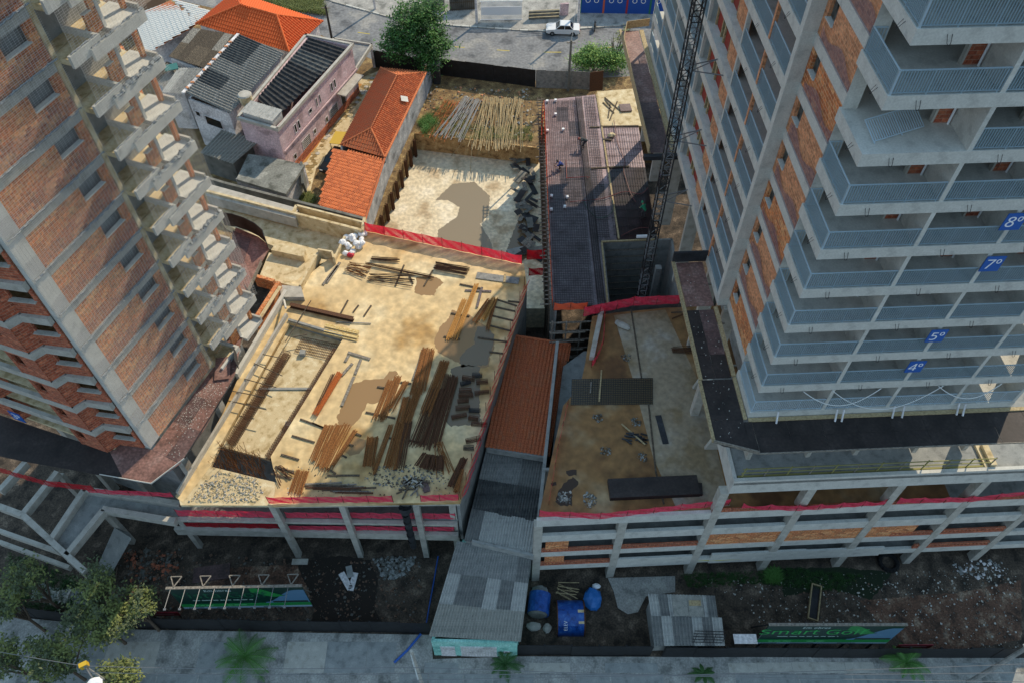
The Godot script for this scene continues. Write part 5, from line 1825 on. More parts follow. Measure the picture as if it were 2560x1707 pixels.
	for q in [[Vector3(8.25, 5.3, -51.0), Vector3(8.25, 5.3, -44.2)], [Vector3(8.2, 5.3, -51.5), Vector3(14.6, 5.3, -51.9)], [Vector3(14.6, 5.3, -51.9), Vector3(14.4, 5.3, -44.2)], [Vector3(8.2, 5.3, -44.15), Vector3(14.4, 5.3, -44.6)]]:
		g = G.new()
		g.beam(q[0], q[1], 0.2, 10.6)
		put(g, "added_shaft_wall", M.conc_inner, Sf)
	g = G.new()
	g.prism([Vector2(8.2, -51.5), Vector2(14.6, -51.9), Vector2(14.4, -44.5), Vector2(8.2, -44.2)], 0.01, 0.06)
	put(g, "added_shaft_floor", M.conc_inner, Sf)
	for i in 8:
		g = G.new()
		g.beam(Vector3(8.5, 9.8 - i * 0.9, -51.2), Vector3(13.4, 9.8 - i * 0.9, -51.5), 0.08, 0.1)
		put(g, "shaft_ledger", M.timber_gray, Sf)
	g = G.new()
	g.beam(Vector3(3.75, 5.4, -71.5), Vector3(3.75, 5.4, -43.6), 0.12, 10.6)
	put(g, "added_gap_wall", M.conc_inner, D)  # wall added below the deck edge to darken the gap beside it
	# bright finished slab at the far end
	g = G.new()
	g.prism([Vector2(9.15, -73.6), Vector2(13.6, -74.2), Vector2(13.6, -67.75), Vector2(9.2, -67.7)], y - 0.3, y - 0.05)
	put(g, "finished_slab", M.conc_warm, D)
	for i in 10:
		g = G.new()
		g.beam(Vector3(rng.randf_range(9.6, 10.6), y, rng.randf_range(-73, -68.5)), Vector3(rng.randf_range(10.4, 11.4), y, rng.randf_range(-73, -68.5)), 0.12, 0.05)
		if i < 5:
			one(g, "loose_board", M.timber_dark, "small loose board on the bright slab behind the deck", "board", "boards on the bright slab")
	g = G.new()
	g.box(Vector3(11.9, y + 0.06, -70.6), Vector3(1.2, 0.14, 1.2), Basis(Vector3.UP, 0.1))
	one(g, "wooden_crate_lid", M.ply, "square brown panel on the bright slab", "panel")
	# orange edge nets
	net_fence([Vector3(3.35, y, -71.0), Vector3(3.35, y, -57.0), Vector3(3.4, y, -43.3)], 0.8, M.orangenet, "long orange safety net along the deck's left edge", "", 0.1, 5)
	net_fence([Vector3(3.2, y - 0.6, -70.5), Vector3(2.95, y - 0.6, -65.0)], 1.4, M.orangenet, "loose orange net hanging at the deck's far corner", "", 0.5, 8)
	net_fence([Vector3(3.5, y, -43.0), Vector3(6.3, y, -43.1)], 0.95, M.orangenet, "short orange net across the deck's near end", "", 0.3, 7)
	# white spacer blocks
	for p in [Vector3(3.72, 11.20, -71.63), Vector3(4.61, 11.20, -71.77), Vector3(4.53, 11.20, -69.38), Vector3(3.63, 11.20, -66.69), Vector3(5.22, 11.20, -66.88), Vector3(3.74, 11.20, -56.94), Vector3(5.21, 11.20, -56.78), Vector3(3.65, 11.20, -55.09), Vector3(4.93, 11.20, -55.46)]:
		g = G.new()
		g.lim(-0.12, 0.12, 0, 0.2, -0.12, 0.12)
		var o := one(g, "spacer_block", M.white_paint, "small white cube standing on the steel mesh deck", "block", "white cubes on the deck")
		o.position = p - Vector3(0, 0.02, 0)
		o.rotation.y = rng.randf_range(-0.2, 0.2)
	# hoses and cables
	for h in [[[Vector3(5.20, 11.25, -59.49), Vector3(7.33, 11.25, -59.66), Vector3(7.16, 11.25, -59.43)], "7a1f1c"], [[Vector3(5.31, 11.25, -62.14), Vector3(5.29, 11.25, -59.78), Vector3(5.24, 11.25, -59.43)], "7a1f1c"], [[Vector3(5.44, 11.25, -56.12), Vector3(8.28, 11.25, -56.50), Vector3(10.62, 11.25, -57.50), Vector3(12.11, 11.25, -57.22), Vector3(12.95, 11.25, -58.06)], "6a3030"], [[Vector3(10.52, 11.25, -68.45), Vector3(10.62, 11.25, -64.59), Vector3(11.09, 11.25, -62.14), Vector3(10.86, 11.25, -60.36), Vector3(11.19, 11.25, -57.50), Vector3(11.63, 11.25, -56.12)], "5a2626"], [[Vector3(6.75, 11.25, -56.12), Vector3(7.23, 11.25, -54.77), Vector3(8.11, 11.25, -53.97), Vector3(9.27, 11.25, -54.77), Vector3(9.47, 11.25, -56.39)], "26443a"], [[Vector3(9.87, 11.25, -51.64), Vector3(11.66, 11.25, -52.66), Vector3(13.46, 11.25, -52.41)], "5a2626"]]:
		g = G.new()
		g.path(smooth(h[0]), 0.035, 5)
		one(g, "hose", sm(h[1], 0.6), "dark hose snaking over the steel mesh deck", "hose", "hoses on the deck")
	var tb := G.new()
	tb.tube(Vector3(11.25, 11.30, -51.49), Vector3(12.27, 11.30, -51.54), 0.16, 0.16, 12)
	one(tb, "white_roll", M.white_paint, "white roll lying on the dark deck edge", "roll")
	var ba := G.new()
	ba.beam(Vector3(9.20, 11.20, -65.41), Vector3(10.08, 11.20, -65.28), 0.2, 0.1)
	one(ba, "dark_plank", M.timber_dark, "short dark plank on the wet part of the deck", "plank")
	g = G.new()
	blob(g, Vector3.ZERO, Vector3(0.4, 0.22, 0.3), 5)
	var sk := one(g, "cement_sack", M.conc_warm, "pale crumpled sack on the wet part of the deck", "sack")
	sk.position = Vector3(10.08, 11.30, -65.92)

func smooth(p: Array) -> Array:
	var c := Curve3D.new()
	for i in p.size():
		var t: Vector3 = (p[mini(i + 1, p.size() - 1)] - p[maxi(i - 1, 0)]) * 0.2
		c.add_point(p[i], -t, t)
	var o := []
	for q in c.tessellate(3, 6):
		o.append(q)
	return o

func blob(g: G, c: Vector3, s: Vector3, sd: int) -> void:
	var nz := FastNoiseLite.new()
	nz.seed = sd
	nz.frequency = 0.9
	var A := 10
	var B := 7
	var p := []
	for j in B + 1:
		for i in A:
			var th := PI * j / B
			var ph := TAU * i / A
			var d := Vector3(sin(th) * cos(ph), cos(th), sin(th) * sin(ph))
			p.append(c + d * s * (1.0 + 0.35 * nz.get_noise_3dv(d * 1.5 + Vector3(sd, 0, 0))))
	for j in B:
		for i in A:
			var k := (i + 1) % A
			g.quad(p[j * A + i], p[j * A + k], p[(j + 1) * A + k], p[(j + 1) * A + i])

# ---------------------------------------------------------------- vehicles
func car(at: Vector3, turn: float, paint: Material, label: String, s := 1.0) -> void:
	var T := thing("parked_car", label, "car", at, turn)
	T.scale = Vector3.ONE * s
	var prof := [Vector2(-2.15, 0.45), Vector2(-2.12, 0.72), Vector2(-1.9, 0.82), Vector2(-0.95, 0.9), Vector2(1.35, 0.93), Vector2(2.05, 0.9), Vector2(2.15, 0.7), Vector2(2.12, 0.42), Vector2(1.75, 0.3), Vector2(-1.8, 0.3)]
	var g := G.new()
	var k := prof.size()
	var w := 0.82
	for i in k:
		var a: Vector2 = prof[i]
		var b: Vector2 = prof[(i + 1) % k]
		g.quad(Vector3(a.x, a.y, -w), Vector3(b.x, b.y, -w), Vector3(b.x, b.y, w), Vector3(a.x, a.y, w))
	var tr := Geometry2D.triangulate_polygon(PackedVector2Array(prof))
	for i in range(0, tr.size(), 3):
		var q := [prof[tr[i]], prof[tr[i + 1]], prof[tr[i + 2]]]
		g.tri(Vector3(q[0].x, q[0].y, w), Vector3(q[1].x, q[1].y, w), Vector3(q[2].x, q[2].y, w))
		g.tri(Vector3(q[0].x, q[0].y, -w), Vector3(q[2].x, q[2].y, -w), Vector3(q[1].x, q[1].y, -w))
	put(g, "body", paint, T)
	g = G.new()
	g.hexa([Vector3(-0.95, 0.88, w - 0.04), Vector3(1.3, 0.9, w - 0.04), Vector3(1.3, 0.9, -w + 0.04), Vector3(-0.95, 0.88, -w + 0.04), Vector3(-0.38, 1.36, w - 0.16), Vector3(0.86, 1.36, w - 0.16), Vector3(0.86, 1.36, -w + 0.16), Vector3(-0.38, 1.36, -w + 0.16)])
	put(g, "window", M.glass_dark, T)
	g = G.new()
	g.hexa([Vector3(-0.42, 1.345, w - 0.15), Vector3(0.9, 1.345, w - 0.15), Vector3(0.9, 1.345, -w + 0.15), Vector3(-0.42, 1.345, -w + 0.15), Vector3(-0.3, 1.4, w - 0.2), Vector3(0.8, 1.4, w - 0.2), Vector3(0.8, 1.4, -w + 0.2), Vector3(-0.3, 1.4, -w + 0.2)])
	for z in [w - 0.06, -w + 0.06]:
		var sg := signf(z)
		for q in [[Vector3(-0.95, 0.89, z), Vector3(-0.38, 1.36, z - sg * 0.1)], [Vector3(1.3, 0.91, z), Vector3(0.86, 1.36, z - sg * 0.1)], [Vector3(0.2, 0.9, z + sg * 0.02), Vector3(0.22, 1.36, z - sg * 0.09)]]:
			g.beam(q[0], q[1], 0.06, 0.06)
	put(g, "roof", paint, T)
	for x in [-1.35, 1.3]:
		for z in [-0.72, 0.72]:
			g = G.new()
			g.tube(Vector3(x, 0.3, z - 0.1), Vector3(x, 0.3, z + 0.12 * signf(z) + 0.0), 0.3, 0.3, 14)
			var wh := put(g, "wheel", sm("17181a", 0.9), T)
			g = G.new()
			g.tube(Vector3(x, 0.3, z + 0.1 * signf(z)), Vector3(x, 0.3, z + 0.135 * signf(z)), 0.18, 0.16, 10)
			put(g, "rim", M.steel_gray, wh)
	for z in [-0.55, 0.55]:
		g = G.new()
		g.lim(-2.165, -2.12, 0.55, 0.7, z - 0.2, z + 0.2)
		put(g, "headlight", M.white_paint, T)
		g = G.new()
		g.lim(2.12, 2.17, 0.6, 0.75, z - 0.22, z + 0.22)
		put(g, "tail_light", sm("a03020", 0.4), T)
	for x in [-2.2, 2.12]:
		g = G.new()
		g.lim(x, x + 0.08, 0.36, 0.5, -0.8, 0.8)
		put(g, "bumper", M.steel_dark, T)

func build_back_street() -> void:
	var g: G
	car(Vector3(6.55, 5.3, -95.15 + 0.75), -0.06, sm("d9dbdc", 0.35), "white sedan parked at the kerb of the back street")
	# motorcycle
	var B := thing("motorcycle", "dark motorcycle parked at the kerb behind the white sedan", "motorcycle", Vector3(10.72, 5.31, -95.30), 1.45)
	for x in [-0.62, 0.62]:
		g = G.new()
		for i in 14:
			var a0 := TAU * i / 14
			var a1 := TAU * (i + 1) / 14
			g.tube(Vector3(x + cos(a0) * 0.28, 0.33 + sin(a0) * 0.28, 0), Vector3(x + cos(a1) * 0.28, 0.33 + sin(a1) * 0.28, 0), 0.055, 0.055, 5, false)
		var w := put(g, "wheel", sm("1b1b1c", 0.8), B)
		g = G.new()
		for i in 3:
			g.beam(Vector3(x + cos(i * 1.05) * 0.27, 0.33 + sin(i * 1.05) * 0.27, 0), Vector3(x - cos(i * 1.05) * 0.27, 0.33 - sin(i * 1.05) * 0.27, 0), 0.03, 0.03)
		put(g, "rim", M.steel_gray, w)
	g = G.new()
	g.tube(Vector3(0.62, 0.33, 0.08), Vector3(0.42, 0.98, 0.08), 0.03, 0.03, 5)
	g.tube(Vector3(0.62, 0.33, -0.08), Vector3(0.42, 0.98, -0.08), 0.03, 0.03, 5)
	g.tube(Vector3(0.4, 1.02, -0.36), Vector3(0.4, 1.02, 0.36), 0.02, 0.02, 5)
	put(g, "fork", M.steel_gray, B)
	g = G.new()
	g.box(Vector3(0.0, 0.5, 0), Vector3(0.5, 0.35, 0.25))
	put(g, "engine", M.steel_dark, B)
	g = G.new()
	blob(g, Vector3(0.15, 0.82, 0), Vector3(0.28, 0.14, 0.14), 3)
	put(g, "fuel_tank", sm("2a2d30", 0.3), B)
	g = G.new()
	blob(g, Vector3(-0.38, 0.8, 0), Vector3(0.38, 0.08, 0.13), 4)
	put(g, "seat", sm("141414", 0.8), B)
	# black board fences along the street
	fence([Vector3(-16.9, 5.3, -86.9), Vector3(-10.6, 5.3, -85.0)], 2.3, 1.6, M.black_fence, "black board fence between the carport and the street tree", M.timber_dark)
	fence([Vector3(-8.9, 5.3, -85.2), Vector3(2.8, 5.3, -82.7)], 2.3, 1.7, M.black_fence, "black board fence along the rear rubble lot", M.timber_dark)
	fence([Vector3(2.9, 5.3, -82.6), Vector3(9.6, 5.3, -82.2)], 2.4, 1.1, M.fc_gray, "grey sheet fence behind the steel mesh deck", M.timber_gray)
	g = G.new()
	g.box(Vector3(9.9, 7.0, -81.4), Vector3(1.6, 2.4, 0.08), Basis(Vector3.UP, 0.2) * Basis(Vector3.RIGHT, -0.15))
	one(g, "rusty_panel", M.rust_dark, "rusty brown panel propped at the grey sheet fence end", "panel")
	var gp := thing("gate_pillar", "short dark pillar where the two black fences meet", "pillar", Vector3(-9.0, 5.3, -83.6))
	g = G.new()
	g.lim(-0.4, 0.4, 0, 2.6, -0.4, 0.4)
	put(g, "shaft", M.black_board, gp)
	g = G.new()
	g.lim(-0.5, 0.5, 2.6, 2.8, -0.5, 0.5)
	put(g, "cap", M.conc_gray, gp)
	g = G.new()
	g.beam(Vector3(-9.6, 6.4, -84.0), Vector3(-10.2, 6.4, -80.8), 0.2, 2.2)
	one(g, "side_wall", M.plaster_gray, "short grey wall joining the tiled house to the dark pillar", "wall")
	# poles
	for p in [[Vector3(8.6, 5.4, -96.3), 8.5, M.white_wall, "white painted utility pole beside the white sedan"], [Vector3(-18.2, 5.4, -99.9), 8.0, M.white_wall, "white pole on the far pavement by the green bank"], [Vector3(-4.6, 5.4, -96.4), 8.0, M.white_wall, "white pole left of the white gate"], [Vector3(6.7, 5.3, -82.0), 6.6, M.conc_dark, "dark weathered pole standing at the grey sheet fence"], [Vector3(-9.7, 5.3, -86.6), 6.5, M.conc_gray, "grey concrete pole under the street tree"], [Vector3(-9.3, 5.3, -86.3), 5.4, M.timber_gray, "grey timber post beside the concrete pole under the tree"], [Vector3(-22.4, 5.3, -90.4), 6.0, M.steel_dark, "thin dark pole at the carport corner"]]:
		var P := thing("utility_pole", p[3], "pole", p[0])
		g = G.new()
		g.tube(Vector3.ZERO, Vector3(0, p[1], 0), 0.17, 0.12, 8)
		put(g, "shaft", p[2], P)
		g = G.new()
		g.beam(Vector3(-0.5, p[1] - 0.3, 0), Vector3(0.5, p[1] - 0.3, 0), 0.08, 0.1)
		put(g, "crossarm", M.timber_gray, P)
	for w in [[Vector3(6.7, 11.8, -82.0), Vector3(8.6, 13.6, -96.3)], [Vector3(-9.7, 11.6, -86.6), Vector3(-4.6, 13.2, -96.4)], [Vector3(-22.4, 11.0, -90.4), Vector3(-18.2, 13.2, -99.9)]]:
		g = G.new()
		wire(g, w[0], w[1], 0.4, 0.03)
		one(g, "overhead_wire", M.steel_gray, "pale overhead wire crossing the back street", "wire", "wires over the back street")
	# frontages across the street
	var Fr := thing("white_gate", "white slatted driveway gate across the back street", "gate", Vector3(-4.03, 5.42, -97.19), 0.02)
	g = G.new()
	g.lim(0, 5.3, 0.7, 1.8, -0.06, 0.0)
	put(g, "panel", M.white_paint, Fr)
	for i in 36:
		for yy in [[0.05, 0.68], [1.82, 2.5]]:
			g = G.new()
			g.lim(0.05 + i * 0.147, 0.13 + i * 0.147, yy[0], yy[1], -0.05, -0.01)
			put(g, "slat", M.white_paint, Fr)
	g = G.new()
	g.lim(-0.1, 5.4, 2.5, 2.6, -0.08, 0.0)
	g.lim(-0.1, 5.4, -0.0, 0.06, -0.08, 0.0)
	put(g, "rail", M.white_paint, Fr)
	var Gb := thing("dark_gate", "brown barred gate left of the white gate", "gate", Vector3(-8.21, 5.42, -99.33), 0.12)
	for i in 14:
		g = G.new()
		g.lim(i * 0.26, i * 0.26 + 0.06, 0, 2.3, -0.04, 0)
		put(g, "bar", M.timber_dark, Gb)
	g = G.new()
	g.lim(0, 3.5, 0.1, 0.2, -0.06, -0.01)
	g.lim(0, 3.5, 2.2, 2.3, -0.06, -0.01)
	g.lim(0, 3.5, 1.1, 1.2, -0.06, -0.01)
	put(g, "rail", M.timber_dark, Gb)
	g = G.new()
	g.lim(0, 3.5, 0, 2.4, -0.4, -0.3)
	put(g, "backing", M.conc_dark, Gb)
	for q in [[Vector3(2.20, 5.42, -97.39), Vector3(6.20, 5.42, -97.77), 1.1, "conc_dark", "low dark garden wall right of the white gate", 0.3], [Vector3(6.32, 5.42, -98.35), Vector3(7.39, 5.42, -98.54), 1.6, "pink", "pink wall piece beside the low garden wall", 0.3], [Vector3(-11.71, 5.42, -100.11), Vector3(-8.90, 5.42, -99.33), 2.2, "conc_dark", "dark wall left of the brown gate", 0.3]]:
		g = G.new()
		g.beam(q[0] + Vector3(0, q[2] / 2, 0), q[1] + Vector3(0, q[2] / 2, 0), q[5], q[2])
		one(g, "garden_wall", M[q[3]], q[4], "wall")
	var rl := thing("wall_railing", "pale railing on the low garden wall", "railing")
	for i in 3:
		g = G.new()
		g.beam(Vector3(2.16, 6.60, -95.76) + Vector3(0, i * 0.45, 0), Vector3(6.08, 6.60, -96.13) + Vector3(0, i * 0.45, 0), 0.06, 0.08)
		put(g, "rail", M.conc_warm, rl)
	# blue mural wall with white rings
	var Mu := thing("mural_wall", "blue painted street wall with pairs of white rings", "wall", Vector3(8.99, 5.42, -98.93), -0.03)
	for i in 4:
		var mo := G.new()
		mo.lim(i * 3.05 + 0.12, i * 3.05 + 2.93, 0, 3.0, -0.3, 0)
		put(mo, "blue_panel", sm("14499a", 0.6), Mu)
		mo = G.new()
		mo.lim(i * 3.05 - 0.12, i * 3.05 + 0.12, 0, 3.0, -0.3, 0.02)
		put(mo, "coloured_band", sm(["1f6b52", "c05a3a", "a02a35", "1f6b52"][i], 0.6), Mu)
		for x in [0.95, 2.05]:
			mo = G.new()
			for j in 18:
				var a0 := TAU * j / 18
				var a1 := TAU * (j + 1) / 18
				var ce := Vector3(i * 3.05 + x, 1.75, 0.012)
				mo.quad(ce + Vector3(cos(a0), sin(a0), 0) * 0.24, ce + Vector3(cos(a0), sin(a0), 0) * 0.32, ce + Vector3(cos(a1), sin(a1), 0) * 0.32, ce + Vector3(cos(a1), sin(a1), 0) * 0.24)
			put(mo, "white_ring", M.white_paint, Mu)
	# rubble lot behind the excavation: retaining wall, poles, pipes
	g = G.new()
	g.beam(Vector3(-11.0, 4.15, -74.05), Vector3(3.0, 4.15, -71.45), 0.2, 2.3)
	one(g, "retaining_wall", M.bank, "rust-stained low retaining wall at the excavation's far edge", "wall")
	for b in [[Vector3(-4.69, 5.60, -79.73), Vector3(-7.18, 5.50, -72.86), 2.2, 26, "steel_gray", "bundle of grey pipes lying on the rubble bank", 0.045], [Vector3(-2.11, 5.70, -79.59), Vector3(-2.89, 5.30, -71.23), 2.6, 34, "timber", "spread of straw-coloured poles hanging over the rubble bank", 0.04], [Vector3(0.23, 5.70, -79.59), Vector3(-0.44, 5.30, -71.23), 2.2, 28, "timber", "straw-coloured poles piled at the right end of the rubble bank", 0.04], [Vector3(-7.04, 5.50, -79.48), Vector3(-9.22, 5.40, -72.99), 2.0, 16, "rust_orange", "rusty bars scattered on the left of the rubble bank", 0.03], [Vector3(-5.59, 5.50, -78.34), Vector3(-8.72, 5.50, -76.10), 1.2, 12, "rust", "rusty rods lying among the weeds on the bank", 0.03]]:
		bundle(b[0], b[1], b[2], b[3], M[b[4]], b[5], "", b[6], 1.1)
	for q in [[Vector3(-3.36, 5.40, -72.49), Vector3(-4.03, 3.10, -72.54)], [Vector3(-4.49, 5.40, -72.63), Vector3(-4.67, 3.10, -69.92)], [Vector3(-2.60, 5.40, -72.63), Vector3(-2.64, 3.10, -71.98)], [Vector3(-5.38, 5.40, -72.49), Vector3(-6.96, 3.10, -72.68)]]:
		g = G.new()
		g.tube(q[0], q[1], 0.04, 0.03, 5)
		one(g, "hanging_pole", M.timber, "pole leaning down the bank onto the excavation slab", "pole", "poles leaning down the bank")
	rubble(PackedVector2Array([Vector2(-10.18, -82.91), Vector2(2.39, -82.11), Vector2(2.48, -73.11), Vector2(-4.54, -74.18), Vector2(-10.08, -75.63)]), 5.32, 900, 0.16, [M.conc, M.conc_dark, M.brick_pale, M.timber_gray], "loose rubble and scrap strewn over the rear lot")
	# pile of dark boards beside the deck
	var i := 0
	for q in [Vector3(0.46, 3.30, -72.09), Vector3(1.13, 3.30, -71.60), Vector3(1.81, 3.30, -71.05), Vector3(1.43, 3.30, -69.82), Vector3(2.24, 3.30, -69.69), Vector3(0.89, 3.30, -68.68), Vector3(1.68, 3.30, -68.02), Vector3(2.29, 3.30, -67.03), Vector3(1.09, 3.30, -66.38), Vector3(0.22, 3.30, -70.36), Vector3(0.81, 3.30, -70.02), Vector3(2.14, 3.30, -68.68), Vector3(1.41, 3.30, -67.16), Vector3(0.44, 3.30, -66.38), Vector3(0.87, 3.30, -65.42), Vector3(2.39, 3.30, -65.10), Vector3(1.21, 3.30, -64.60), Vector3(1.80, 3.30, -63.35), Vector3(0.68, 3.30, -62.92), Vector3(2.25, 3.30, -62.13), Vector3(0.93, 3.30, -61.10), Vector3(1.51, 3.30, -59.91), Vector3(2.52, 3.30, -60.50), Vector3(1.04, 3.30, -59.04), Vector3(1.74, 3.30, -58.34), Vector3(2.30, 3.30, -57.43), Vector3(0.82, 3.30, -56.75), Vector3(1.83, 3.30, -65.61), Vector3(0.65, 3.30, -64.79), Vector3(1.29, 3.30, -63.85), Vector3(2.16, 3.30, -64.16), Vector3(1.62, 3.30, -62.61), Vector3(0.93, 3.30, -62.13), Vector3(1.90, 3.30, -61.40), Vector3(1.26, 3.30, -60.50), Vector3(2.29, 3.30, -59.62), Vector3(1.66, 3.30, -59.04), Vector3(2.06, 3.30, -57.88), Vector3(1.31, 3.30, -57.31), Vector3(2.37, 3.30, -56.75)]:
		i += 1
		g = G.new()
		g.box(Vector3.ZERO, Vector3(rng.randf_range(0.3, 0.9), 0.05, rng.randf_range(0.7, 1.9)), Basis(Vector3.UP, rng.randf() * 3.0) * Basis(Vector3.RIGHT, rng.randf_range(-0.25, 0.25)))
		var o := one(g, "scrap_board", [M.black_board, M.timber_gray, M.conc_dark, M.ply_dark][i % 4], "dark scrap board in the heap along the deck foot", "board", "scrap boards beside the deck")
		o.position = q + Vector3(0, 0.1 * (i % 4), 0)
	g = G.new()
	g.box(Vector3(0.49, 3.10, -57.51), Vector3(1.8, 0.04, 1.2), Basis(Vector3.UP, 0.3))
	one(g, "grey_sheet", M.conc_gray, "pale grey sheet lying alone on the excavation slab", "sheet")

func bundle(a: Vector3, b: Vector3, w: float, k: int, m: Material, label: String, group: String, r := 0.022, spread := 0.06) -> void:
	var g := G.new()
	var f := (b - a).normalized()
	var s := f.cross(Vector3.UP).normalized()
	var L := a.distance_to(b)
	for i in k:
		var t := (float(i) + 0.5) / k - 0.5
		var o := s * (t * w + rng.randf_range(-0.5, 0.5) * w / k)
		var e := s * rng.randf_range(-1, 1) * spread
		var h := Vector3.UP * (rng.randi() % 3) * r * 1.8
		g.tube(a + o + h - f * rng.randf_range(0, L * 0.06), b + o + e + h + f * rng.randf_range(-L * 0.06, L * 0.06), r, r, 4)
	one(g, "bar_bundle", m, label, "bars", group)

func wire(g: G, a: Vector3, b: Vector3, sag: float, r: float) -> void:
	var p := a
	for i in 14:
		var t := (i + 1) / 14.0
		var q := a.lerp(b, t) - Vector3(0, sag * 4 * t * (1 - t), 0)
		g.tube(p, q, r, r, 4, false)
		p = q

func fence(pts: Array, h: float, step: float, m: Material, label: String, postm: Material) -> void:
	var T := thing("board_fence", label, "fence", pts[0])
	var o: Vector3 = pts[0]
	for i in pts.size() - 1:
		var a: Vector3 = pts[i] - o
		var b: Vector3 = pts[i + 1] - o
		var k := maxi(1, int(round(a.distance_to(b) / step)))
		for j in k:
			var p := a.lerp(b, float(j) / k)
			var q := a.lerp(b, (j + 0.992) / k)
			var g := G.new()
			var hh := h + rng.randf_range(-0.05, 0.05)
			var ln := (q - p).cross(Vector3.UP).normalized() * rng.randf_range(-0.03, 0.03)
			g.beam(p + Vector3(0, hh / 2, 0) + ln, q + Vector3(0, hh / 2, 0) + ln, 0.03, hh)
			put(g, "fence_panel", m, T)
			g = G.new()
			g.lim(p.x - 0.05, p.x + 0.05, 0, h - 0.05, p.z - 0.14, p.z - 0.05)
			put(g, "fence_post", postm, T)

var rub_mesh := []
func rubble(poly: PackedVector2Array, y: float, k: int, s: float, mats: Array, label: String, called := "rubble") -> void:
	if rub_mesh.is_empty():
		for i in 3:
			var g := G.new()
			var h := []
			for q in [Vector3(-1, -0.5, 1), Vector3(1, -0.5, 1), Vector3(1, -0.5, -1), Vector3(-1, -0.5, -1), Vector3(-0.7, 0.5, 0.8), Vector3(0.8, 0.4, 0.7), Vector3(0.7, 0.55, -0.7), Vector3(-0.8, 0.4, -0.7)]:
				h.append((q + Vector3(rng.randf_range(-0.3, 0.3), rng.randf_range(-0.2, 0.2), rng.randf_range(-0.3, 0.3))) * 0.5)
			g.hexa(h)
			rub_mesh.append(g.mesh())
	var mn := poly[0]
	var mx := poly[0]
	for p in poly:
		mn = Vector2(minf(mn.x, p.x), minf(mn.y, p.y))
		mx = Vector2(maxf(mx.x, p.x), maxf(mx.y, p.y))
	var R := thing(called, label, "rubble")
	stuff(R)
	for mi in mats.size():
		var xs := []
		for i in k / mats.size():
			for tr in 6:
				var p := Vector2(rng.randf_range(mn.x, mx.x), rng.randf_range(mn.y, mx.y))
				if Geometry2D.is_point_in_polygon(p, poly):
					var sc := s * (0.25 + pow(rng.randf(), 3.0) * 1.6)
					var bs := Basis(Vector3(rng.randf_range(-1, 1), rng.randf_range(-1, 1), rng.randf_range(-1, 1)).normalized(), rng.randf() * 6.0).scaled(Vector3(sc, sc * 0.7, sc))
					xs.append(Transform3D(bs, Vector3(p.x, y + sc * 0.15, p.y)))
					break
		var mm := MultiMesh.new()
		mm.transform_format = MultiMesh.TRANSFORM_3D
		mm.mesh = rub_mesh[mi % 3]
		mm.instance_count = xs.size()
		for i in xs.size():
			mm.set_instance_transform(i, xs[i])
		var o := MultiMeshInstance3D.new()
		o.multimesh = mm
		o.material_override = mats[mi]
		o.name = "pieces"
		stuff(o)
		R.add_child(o, true)

